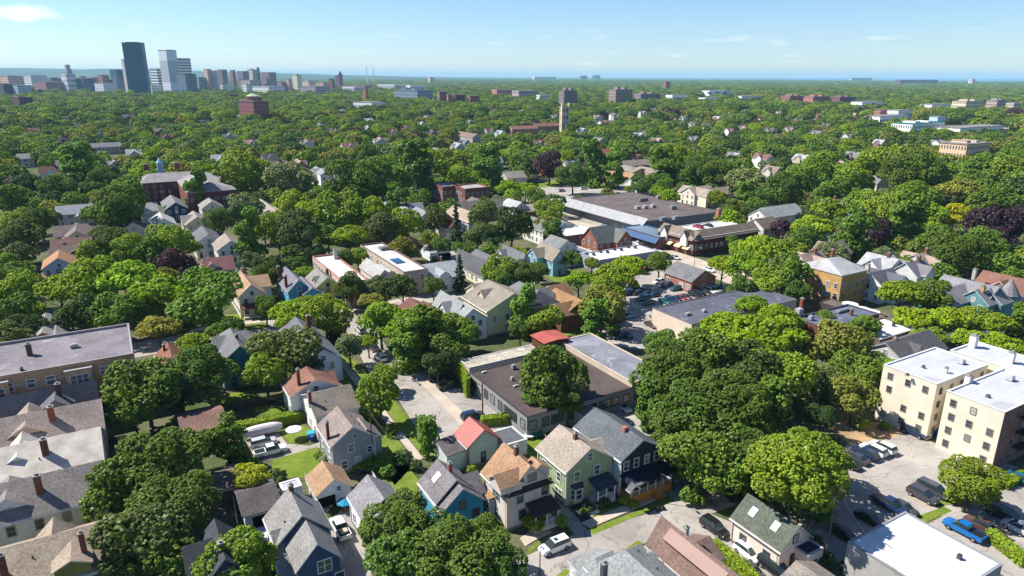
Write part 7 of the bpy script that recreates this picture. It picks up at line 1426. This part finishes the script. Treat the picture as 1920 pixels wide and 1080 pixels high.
# ================================================================== TREES placed one by one
T = [ # crown centre x, y, radius in the photograph, kind, vertical stretch
 # bottom left maple group
 (300, 872, 80, 'B'), (232, 925, 68, 'M'), (335, 945, 74, 'M'), (265, 1005, 78, 'K'), (365, 838, 46, 'M'), (230, 1062, 48, 'K'), (322, 1045, 54, 'M'), (425, 832, 40, 'G'), (462, 862, 26, 'G'), (470, 893, 36, 'Y', .8), (512, 893, 22, 'K', .9), (405, 800, 24, 'V'),
 (450, 1052, 62, 'V'), (395, 1070, 45, 'V'), (518, 1028, 24, 'G'), (500, 1060, 30, 'V'),
 # left
 (272, 730, 64, 'M'), (250, 775, 38, 'G'), (330, 740, 45, 'D'), (385, 695, 54, 'M'), (350, 690, 34, 'S'), (296, 618, 42, 'O'), (335, 610, 26, 'K'), (498, 700, 44, 'V'), (475, 680, 22, 'V'),
 (532, 658, 62, 'K', .95), (575, 690, 30, 'D'), (388, 560, 66, 'G'), (300, 555, 55, 'L'), (240, 530, 62, 'L'), (175, 535, 55, 'V'), (110, 545, 46, 'L'), (150, 590, 45, 'D'), (215, 590, 48, 'G'), (275, 585, 30, 'V'),
 (30, 540, 42, 'V'), (15, 590, 48, 'M'), (45, 620, 40, 'D'), (10, 500, 30, 'V'), (60, 580, 26, 'L'), (30, 450, 44, 'K'), (40, 478, 28, 'K'), (30, 425, 30, 'V'), (75, 415, 34, 'M'), (18, 375, 34, 'G'), (52, 350, 30, 'D'),
 (215, 395, 52, 'M'), (245, 375, 34, 'G'), (150, 330, 40, 'G'), (105, 355, 36, 'M'), (190, 345, 36, 'M'), (215, 462, 42, 'M'), (180, 475, 34, 'V'), (250, 470, 40, 'A'), (322, 455, 48, 'V'), (190, 440, 22, 'S'), (290, 482, 30, 'G'),
 (330, 492, 34, 'P'), (300, 500, 14, 'P'), (372, 365, 30, 'G', 1.1), (415, 415, 34, 'M'), (455, 395, 36, 'S'), (470, 450, 34, 'G', 1.2), (452, 495, 14, 'T', .8), (470, 490, 24, 'S', .9), (485, 505, 14, 'V'), (497, 575, 20, 'G', 1.4), (432, 470, 14, 'V'),
 (548, 592, 46, 'L'), (610, 590, 46, 'V'), (575, 570, 26, 'L'), (635, 610, 26, 'O'), (655, 650, 28, 'S'), (600, 640, 18, 'R'), (625, 625, 14, 'P'), (656, 540, 28, 'M', 1.3), (700, 540, 26, 'S', 1.1), (722, 545, 30, 'K'), (755, 540, 32, 'K'), (690, 565, 16, 'G'), (812, 538, 22, 'M'),
 (714, 605, 46, 'V'), (760, 610, 48, 'L'), (802, 636, 44, 'G'), (765, 652, 38, 'G'), (850, 622, 40, 'V'), (870, 625, 30, 'G'), (820, 680, 30, 'D'), (845, 650, 40, 'M'), (690, 640, 20, 'L'),
 (712, 738, 42, 'V', 1.25), (695, 770, 22, 'V'), (722, 700, 24, 'V'), (802, 835, 27, 'G', 1.1), (738, 800, 14, 'V'), (615, 858, 18, 'S', .8), (600, 850, 12, 'V'), (700, 862, 22, 'G'), (672, 872, 14, 'V'), (755, 855, 22, 'D'), (725, 880, 18, 'G'), (780, 870, 14, 'D'),
 # bottom centre
 (735, 995, 62, 'B', .9), (760, 955, 42, 'M'), (850, 1048, 88, 'B', .85), (905, 1015, 52, 'B'), (930, 1055, 55, 'M'), (745, 1060, 66, 'M'), (800, 992, 44, 'M'),
 (1006, 975, 27, 'A', .9), (1053, 970, 14, 'V', 1.5), (885, 878, 12, 'V'), (1170, 935, 11, 'V', 1.3), (1188, 943, 11, 'A'), (1095, 955, 9, 'G'), (1130, 940, 16, 'D', .7), (1110, 950, 12, 'D'),
 # centre
 (1036, 712, 58, 'M', 1.15), (1010, 745, 34, 'G'), (1065, 755, 34, 'M'), (1030, 672, 34, 'G'), (1003, 700, 26, 'G'), (985, 588, 34, 'G', 1.1), (1022, 600, 34, 'V'), (975, 620, 22, 'M'), (1045, 650, 14, 'G'), (1085, 800, 14, 'K'), (1128, 575, 44, 'O'), (1118, 610, 34, 'G'), (1150, 600, 22, 'G'), (1078, 600, 14, 'V'), (1140, 545, 36, 'V'), (1155, 520, 44, 'L'), (1085, 525, 30, 'L'), (1180, 500, 34, 'L'), (1110, 495, 16, 'V'), (1072, 487, 20, 'G'), (1236, 493, 26, 'G', .9),
 (938, 510, 34, 'V', 1.15), (985, 515, 34, 'M'), (1010, 505, 18, 'G'), (862, 512, 19, 'C', .82), (855, 425, 20, 'C', .95), (905, 400, 28, 'K', 1.4), (960, 425, 38, 'D', 1.15), (925, 445, 28, 'D'), (895, 440, 26, 'K', 1.2), (1030, 395, 28, 'V'), (1035, 440, 22, 'G'), (1025, 420, 26, 'O'), (990, 430, 12, 'M'), (830, 460, 18, 'M'), (805, 452, 22, 'V'), (815, 415, 26, 'K', 1.2), (760, 425, 34, 'V', 1.2),
 (560, 440, 44, 'K', 1.2), (520, 430, 40, 'V', 1.1), (595, 400, 46, 'L'), (640, 400, 48, 'V', 1.1), (690, 400, 44, 'L', 1.1), (720, 430, 36, 'K', 1.1), (655, 445, 36, 'L'), (615, 445, 30, 'G'), (670, 480, 20, 'V'), (545, 385, 34, 'V'), (495, 425, 28, 'G'), (590, 475, 22, 'D'), (745, 385, 30, 'G'), (585, 512, 12, 'S'), (555, 510, 12, 'A'),
 (545, 340, 46, 'S'), (460, 325, 52, 'V'), (660, 345, 56, 'M'), (610, 365, 26, 'G'), (715, 335, 50, 'G'), (690, 300, 34, 'M'), (780, 330, 44, 'G'), (840, 310, 40, 'V'), (790, 300, 40, 'L'), (870, 335, 34, 'V'), (955, 352, 26, 'L'), (915, 325, 36, 'G'), (985, 355, 22, 'L'), (1003, 365, 20, 'V'), (1030, 312, 30, 'P', 1.1), (1075, 330, 34, 'M'), (1110, 315, 34, 'G'), (1150, 325, 26, 'G'),
 (1086, 372, 11, 'A', .7), (1139, 361, 13, 'A', .8), (1181, 356, 13, 'A', .8), (1205, 345, 24, 'M'), (1235, 345, 26, 'G'),
 # big right centre mass
 (1250, 700, 68, 'B', 1.1), (1330, 665, 62, 'M'), (1285, 775, 72, 'B'), (1365, 760, 72, 'B'), (1300, 855, 62, 'M'), (1345, 885, 50, 'G'), (1395, 840, 46, 'M'), (1265, 880, 28, 'G'), (1300, 925, 26, 'G'), (1310, 730, 56, 'M'), (1345, 830, 56, 'M'), (1245, 830, 40, 'M'), (1220, 760, 34, 'G'), (1430, 850, 34, 'D'), (1420, 800, 40, 'M'), (1385, 650, 40, 'G'), (1400, 700, 62, 'D'), (1235, 640, 30, 'G'),
 (1370, 622, 56, 'L', .9), (1440, 635, 66, 'L'), (1460, 600, 46, 'L'), (1410, 575, 34, 'L'), (1465, 700, 60, 'V'), (1450, 760, 44, 'G'), (1500, 690, 30, 'L', 1.3), (1460, 805, 24, 'O', 1.3), (1395, 900, 26, 'M', 1.3), (1420, 930, 16, 'D'),
 (1570, 650, 52, 'O'), (1620, 620, 34, 'G'), (1600, 700, 46, 'G'), (1600, 745, 44, 'O'), (1640, 690, 34, 'M'), (1545, 720, 42, 'K'), (1550, 600, 24, 'G'), (1615, 790, 16, 'V'), (1660, 795, 12, 'V'), (1540, 780, 30, 'D'), (1560, 745, 26, 'D'),
 (1505, 868, 70, 'A'), (1470, 905, 42, 'A'), (1545, 905, 48, 'A'), (1500, 935, 40, 'G'), (1560, 860, 38, 'A'), (1455, 860, 30, 'G'), (1540, 960, 26, 'G'), (1820, 900, 54, 'A', .9), (1800, 925, 26, 'V'), (1850, 925, 26, 'V'),
 (1600, 1045, 14, 'G'), (1545, 1045, 24, 'D'), (1530, 1010, 20, 'D'),
 # right
 (1690, 555, 46, 'L'), (1745, 560, 42, 'G'), (1715, 600, 40, 'L'), (1775, 600, 40, 'L'), (1830, 600, 34, 'V'), (1870, 610, 38, 'L'), (1820, 640, 36, 'L'), (1880, 650, 40, 'L'), (1740, 635, 30, 'V'), (1915, 620, 34, 'G'), (1915, 680, 26, 'V'),
 (1470, 515, 46, 'G'), (1430, 470, 46, 'L'), (1400, 500, 44, 'L'), (1355, 500, 32, 'L'), (1440, 530, 34, 'V'), (1490, 545, 28, 'M'), (1385, 470, 22, 'V'), (1376, 452, 14, 'G'), (1480, 480, 40, 'V'), (1510, 450, 32, 'M'),
 (1525, 430, 44, 'L'), (1600, 450, 44, 'G'), (1560, 480, 34, 'S'), (1470, 430, 24, 'P'), (1560, 400, 34, 'V'), (1650, 440, 24, 'P', 1.4), (1660, 400, 44, 'V'), (1700, 430, 46, 'G'), (1750, 460, 44, 'M'), (1800, 480, 52, 'M'), (1850, 460, 44, 'G'), (1870, 425, 50, 'P'), (1865, 455, 34, 'P'), (1790, 405, 28, 'Y'), (1740, 400, 36, 'L'), (1900, 520, 24, 'V'),
 (1690, 500, 28, 'V'), (1660, 490, 30, 'S'), (1705, 520, 20, 'Y'), (1720, 370, 40, 'V'), (1620, 385, 34, 'V'), (1800, 360, 44, 'O'), (1860, 380, 40, 'G'), (1710, 325, 52, 'M'), (1650, 310, 48, 'V'), (1600, 335, 38, 'V'), (1760, 340, 38, 'V'),
 (1460, 360, 44, 'M'), (1400, 350, 42, 'S'), (1510, 340, 42, 'G'), (1350, 330, 40, 'M'), (1300, 325, 38, 'M'), (1260, 300, 40, 'A'), (1240, 325, 34, 'G'), (1540, 320, 40, 'V'), (1560, 360, 36, 'G'), (1830, 320, 40, 'G'), (1890, 330, 44, 'V'),
 (1370, 400, 18, 'G'), (1395, 375, 22, 'G'), (1345, 372, 20, 'V'), (1650, 530, 18, 'V'),
]
NM = len(T)
add_tree(39.5, 84, 6.6, 'A', zc=11.5, label=None)
for t_ in T: tree_px(t_[0], t_[1], t_[2], t_[3], t_[4] if len(t_) > 4 else 1.0)
for i in range(len(TREED)): pass

# ------------------------------------------------------------------ filling the woods between: nearest ones as trees of their own, the rest as one mass
def inside(poly, x, y):
    c = False; n = len(poly)
    for i in range(n):
        x0, y0 = poly[i]; x1, y1 = poly[(i + 1) % n]
        if (y0 > y) != (y1 > y) and x < (x1 - x0) * (y - y0) / (y1 - y0) + x0: c = not c
    return c
def grow(poly, m):
    cx = sum(p[0] for p in poly) / len(poly); cy = sum(p[1] for p in poly) / len(poly)
    return [(p[0] + (p[0] - cx) / max(1e-6, math.hypot(p[0] - cx, p[1] - cy)) * m, p[1] + (p[1] - cy) / max(1e-6, math.hypot(p[0] - cx, p[1] - cy)) * m) for p in poly]
VIEWBOX += [(1050, 1180, 345, 425, 400), (1160, 1360, 520, 600, 260), (640, 780, 600, 700, 190), (1180, 1330, 440, 505, 300), (450, 640, 590, 640, 190), (770, 900, 690, 800, 150)]
FB = []
for pl in FOOT: pl2 = grow(pl, 2.2); FB.append((min(p[0] for p in pl2), max(p[0] for p in pl2), min(p[1] for p in pl2), max(p[1] for p in pl2), pl2))
for pl in OPEN: FB.append((min(p[0] for p in pl), max(p[0] for p in pl), min(p[1] for p in pl), max(p[1] for p in pl), pl))
def blocked(x, y, r, zc, dist):
    for (a, b, c_, d_, pl) in FB:
        if a - 2 < x < b + 2 and c_ - 2 < y < d_ + 2 and inside(pl, x, y): return True
    px, py, dd = PX(x, y, zc); rp = r * .8 * F_PX / dd
    for (a, b, c_, d_, D) in VIEWBOX:
        if dd < D - 1 and px + rp > a + (b - a) * .1 and px - rp < b - (b - a) * .1 and py - rp * .75 < d_ - (d_ - c_) * .25 and py + rp > c_: return True
    return False
grid = {}
for (x, y, r) in TREED: grid.setdefault((int(x // 20), int(y // 20)), []).append((x, y, r))
def near_tree(x, y, r, f=.80):
    i, j = int(x // 20), int(y // 20)
    for a in (i - 1, i, i + 1):
        for b in (j - 1, j, j + 1):
            for (tx, ty, tr) in grid.get((a, b), ()):
                if (tx - x) ** 2 + (ty - y) ** 2 < (f * (r + tr)) ** 2: return True
    return False
cand = []
fg = random.Random(99)
def band(d0, d1, sp, r0, r1, prob):
    ny = int(d1 / sp) + 1
    for j in range(int(d0 * .7 / sp), ny):
        y = j * sp
        for i in range(-int(y * .95 / sp) - 2, int(y * .95 / sp) + 3):
            x = (i + .5 * (j % 2)) * sp + fg.uniform(-.35, .35) * sp; yy = y + fg.uniform(-.35, .35) * sp
            d = math.hypot(x, yy)
            if not (d0 <= d < d1) or fg.random() > prob: continue
            px = PX(x, yy, 8)[0]
            if not (-60 < px < 1980): continue
            cand.append((x, yy, fg.uniform(r0, r1), d))
band(105, 165, 9.0, 3.4, 5.0, .35); band(165, 270, 9.0, 3.6, 5.6, .8); band(270, 430, 9.5, 4.0, 6.4, .9); band(430, 900, 12.5, 6.0, 10.0, .95); band(900, 1700, 18, 9, 14, .95); band(1700, 3600, 26, 13, 20, .95)
near_, far_ = [], []
clear = [(440, 640, 740, 905), (1290, 600, 1480, 800)]
for (x, y, r, d) in cand:
    zc = r * .85 + 2
    px, py, dd = PX(x, y, zc)
    if d < 150 and fg.random() < .4: continue
    if d > 1700:   # the open town centre at the left and the river plain
        if 2300 < d < 3400 and px < 640 and fg.random() < .9: continue
    if d < 3600 and blocked(x, y, r, zc, d): continue
    if near_tree(x, y, r, .62 if d > 430 else .75): continue
    if d < 430: grid.setdefault((int(x // 20), int(y // 20)), []).append((x, y, r))
    (near_ if d < 430 else far_).append((x, y, r, d))
near_.sort(key=lambda t: t[3])
BUD = max(0, 296 - sum(1 for t in TREES if t[0]['category'] == 'tree'))
SPW = ['M'] * 5 + ['G'] * 6 + ['V'] * 5 + ['L'] * 4 + ['D'] * 3 + ['K'] * 2 + ['O'] * 2 + ['S', 'P', 'A']
for (x, y, r, d) in near_[:BUD]: add_tree(x, y, r, trng.choice(SPW if d > 260 else SPW[:-3]), asp=trng.uniform(.9, 1.15))
far_ += near_[BUD:]
fx = []
rr_ = np.random.default_rng(4)
# beyond 3.4 km: clumps of woodland, wider apart
for d0, d1, n, r0, r1 in ((3600, 6000, 9000, 16, 26), (6000, 12000, 9000, 28, 48)):
    dd = np.sqrt(rr_.uniform(d0 ** 2, d1 ** 2, n)); aa = rr_.uniform(-.70, .70, n)
    for a, b in zip(dd, aa): far_.append((a * math.sin(b), a * math.cos(b), rr_.uniform(r0, r1), a))
print('tallest', max(o.dimensions.z for o in COL.objects if o.name.startswith('wall'))); print('cand', len(cand), 'near', len(near_), 'individual', min(BUD, len(near_)), 'far', len(far_))
def protos():
    col = bpy.data.collections.new('woodland_sources')
    for k, (sh, s, asp) in enumerate((('round', 61, .85), ('round', 62, .8), ('layer', 63, .75), ('round', 64, 1.0), ('round', 65, .7))):
        me = crown_mesh('woodland_crown', s, 13, 44, 6, .060, asp, sh, mat=LMF, kn_r=.095, core=20, lobe_r=(.34, .50), spread=.58)
        col.objects.link(bpy.data.objects.new('woodland_crown', me))
    return col
wc = protos()
pm = bpy.data.meshes.new('woodland'); n = len(far_); pm.vertices.add(n)
fa = np.array(far_); rad = fa[:, 2]; zc = np.where(fa[:, 3] < 900, rad * .72 + 2, np.where(fa[:, 3] < 3500, 10 + rr_.uniform(-3, 3, n), 6))
pm.vertices.foreach_set('co', np.stack([fa[:, 0], fa[:, 1], zc], 1).ravel())
at = pm.attributes.new('size', 'FLOAT_VECTOR', 'POINT'); zs = np.where(fa[:, 3] < 900, rad, np.where(fa[:, 3] < 3500, np.minimum(rad, 11), 11)); at.data.foreach_set('vector', np.stack([rad, rad, zs], 1).ravel())
at = pm.attributes.new('turn', 'FLOAT_VECTOR', 'POINT'); at.data.foreach_set('vector', np.stack([np.zeros(n), np.zeros(n), rr_.uniform(0, 6.28, n)], 1).ravel())
at = pm.attributes.new('pick', 'INT', 'POINT'); at.data.foreach_set('value', rr_.integers(0, 5, n).astype(np.int32))
pm.update()
wood_ = bpy.data.objects.new('woodland', pm); COL.objects.link(wood_); tag(wood_, 'continuous sea of tree crowns reaching to the horizon', 'trees', kind='stuff')
ng = bpy.data.node_groups.new('woodland', 'GeometryNodeTree')
ng.interface.new_socket('Geometry', in_out='INPUT', socket_type='NodeSocketGeometry'); ng.interface.new_socket('Geometry', in_out='OUTPUT', socket_type='NodeSocketGeometry')
gi = ng.nodes.new('NodeGroupInput'); go = ng.nodes.new('NodeGroupOutput'); ip = ng.nodes.new('GeometryNodeInstanceOnPoints'); ci = ng.nodes.new('GeometryNodeCollectionInfo')
ci.inputs[0].default_value = wc; ci.inputs['Separate Children'].default_value = True; ci.inputs['Reset Children'].default_value = True
def attr(nm, ty):
    a = ng.nodes.new('GeometryNodeInputNamedAttribute'); a.data_type = ty; a.inputs[0].default_value = nm; return a.outputs[0]
ng.links.new(gi.outputs[0], ip.inputs['Points']); ng.links.new(ci.outputs[0], ip.inputs['Instance']); ip.inputs['Pick Instance'].default_value = True
ng.links.new(attr('pick', 'INT'), ip.inputs['Instance Index']); ng.links.new(attr('size', 'FLOAT_VECTOR'), ip.inputs['Scale'])
er = ng.nodes.new('FunctionNodeEulerToRotation'); ng.links.new(attr('turn', 'FLOAT_VECTOR'), er.inputs[0]); ng.links.new(er.outputs[0], ip.inputs['Rotation'])
ng.links.new(ip.outputs[0], go.inputs[0])
md = wood_.modifiers.new('woodland', 'NODES'); md.node_group = ng

# ================================================================== HAZE
HAZE = True
if HAZE:
    hm = bpy.data.materials.new('haze'); hm.use_nodes = True; t = hm.node_tree; t.nodes.clear()
    o = nn(t, 'ShaderNodeOutputMaterial'); v = nn(t, 'ShaderNodeVolumePrincipled'); v.inputs['Color'].default_value = (.45, .78, 1.0, 1); v.inputs['Density'].default_value = .00005; v.inputs['Anisotropy'].default_value = .0
    t.links.new(v.outputs[0], o.inputs['Volume'])
    mb = MB(); f0 = Frame(0, 0, 0); mb.box(f0, -40000, 40000, -400, 40000, -1.0, 215); hz_ = mb.build('haze', hm); tag(hz_, kind='stuff')

# ================================================================== LABELS
def rel(px, py, lx, ly):
    dx, dy = px - lx, (py - ly) * 1.4
    if abs(dx) > abs(dy): return 'left of' if dx < 0 else 'right of'
    return 'above' if dy < 0 else 'below'
ORD = ['leftmost', 'second', 'third', 'fourth', 'fifth', 'sixth', 'seventh', 'eighth', 'ninth', 'tenth', 'eleventh', 'twelfth']
USED = {o['label'] for o in COL.objects if o.get('label')}
def assign(items):
    "items: (object, words, px, py, size): gives every one a label of its own"
    todo = {}
    for it in items:
        o, wds, px, py = it[:4]
        ls = sorted(LAND, key=lambda l: (l[0] - px) ** 2 + (1.6 * (l[1] - py)) ** 2)[:6]
        base = '%s %s %s' % (wds, rel(px, py, ls[0][0], ls[0][1]), ls[0][2])
        todo.setdefault(base, []).append((it, ls))
    for base, lst in todo.items():
        if len(lst) == 1 and base not in USED: lst[0][0][0]['label'] = base; USED.add(base); continue
        left = []
        for it, ls in lst:
            done = False
            for l in ls[1:]:
                s = base + ' and %s %s' % (rel(it[2], it[3], l[0], l[1]), l[2])
                others = [1 for jt, _ in lst if jt is not it and rel(jt[2], jt[3], l[0], l[1]) == rel(it[2], it[3], l[0], l[1])]
                if len(s.split()) <= 16 and not others and s not in USED: it[0]['label'] = s; USED.add(s); done = True; break
            if not done: left.append(it)
        left.sort(key=lambda i: i[2])
        for k, it in enumerate(left):
            s = base + (', ' + (ORD[k] if k == 0 else ORD[min(k, 11)] + ' from left') if len(left) > 1 else '')
            while s in USED: s += ' again' if not s.endswith('again') else ' once more'
            s = ' '.join(s.split()[:16]); it[0]['label'] = s; USED.add(s)
LAND += [(960, 1010, 'the bottom broad maples')]
for t_ in TREES:
    sz = t_[4]; w_ = t_[1]
    if t_[0]['category'] == 'tree':
        t_[0]['group'] = 'trees of the neighbourhood'
        if sz > 8: w_ = 'huge ' + w_.replace('huge ', '')
        elif sz < 3.6: w_ = 'small ' + w_.replace('small ', '')
    else: t_[0]['group'] = 'bushes in the yards'
    t_[1] = w_
assign([t_ for t_ in TREES])
assign([c_ for c_ in CARL if not c_[4]])
CN = {0: 'grey', 1: 'tan', 2: 'red', 3: 'white', 4: 'dark', 5: 'orange tan'}
assign([(o, '%s roofed far house' % CN[RC.index(rf)], px, py) for (o, px, py, rf) in farr])
for k, o in enumerate(PARA):
    q = PX(o.location.x, o.location.y, 3); ls = min(LAND, key=lambda l: (l[0] - q[0]) ** 2 + (l[1] - q[1]) ** 2)
    o['label'] = ('white parasol' if 'white' in o['group'] else 'pink parasol') + ' %s %s, %s' % (rel(q[0], q[1], ls[0], ls[1]), ls[2], ORD[k] + ' of its cluster')
for o in COL.objects:
    if 'px' in o: del o['px']
    if o.get('label') and len(o['label'].split()) < 4: o['label'] += ' in the distance'
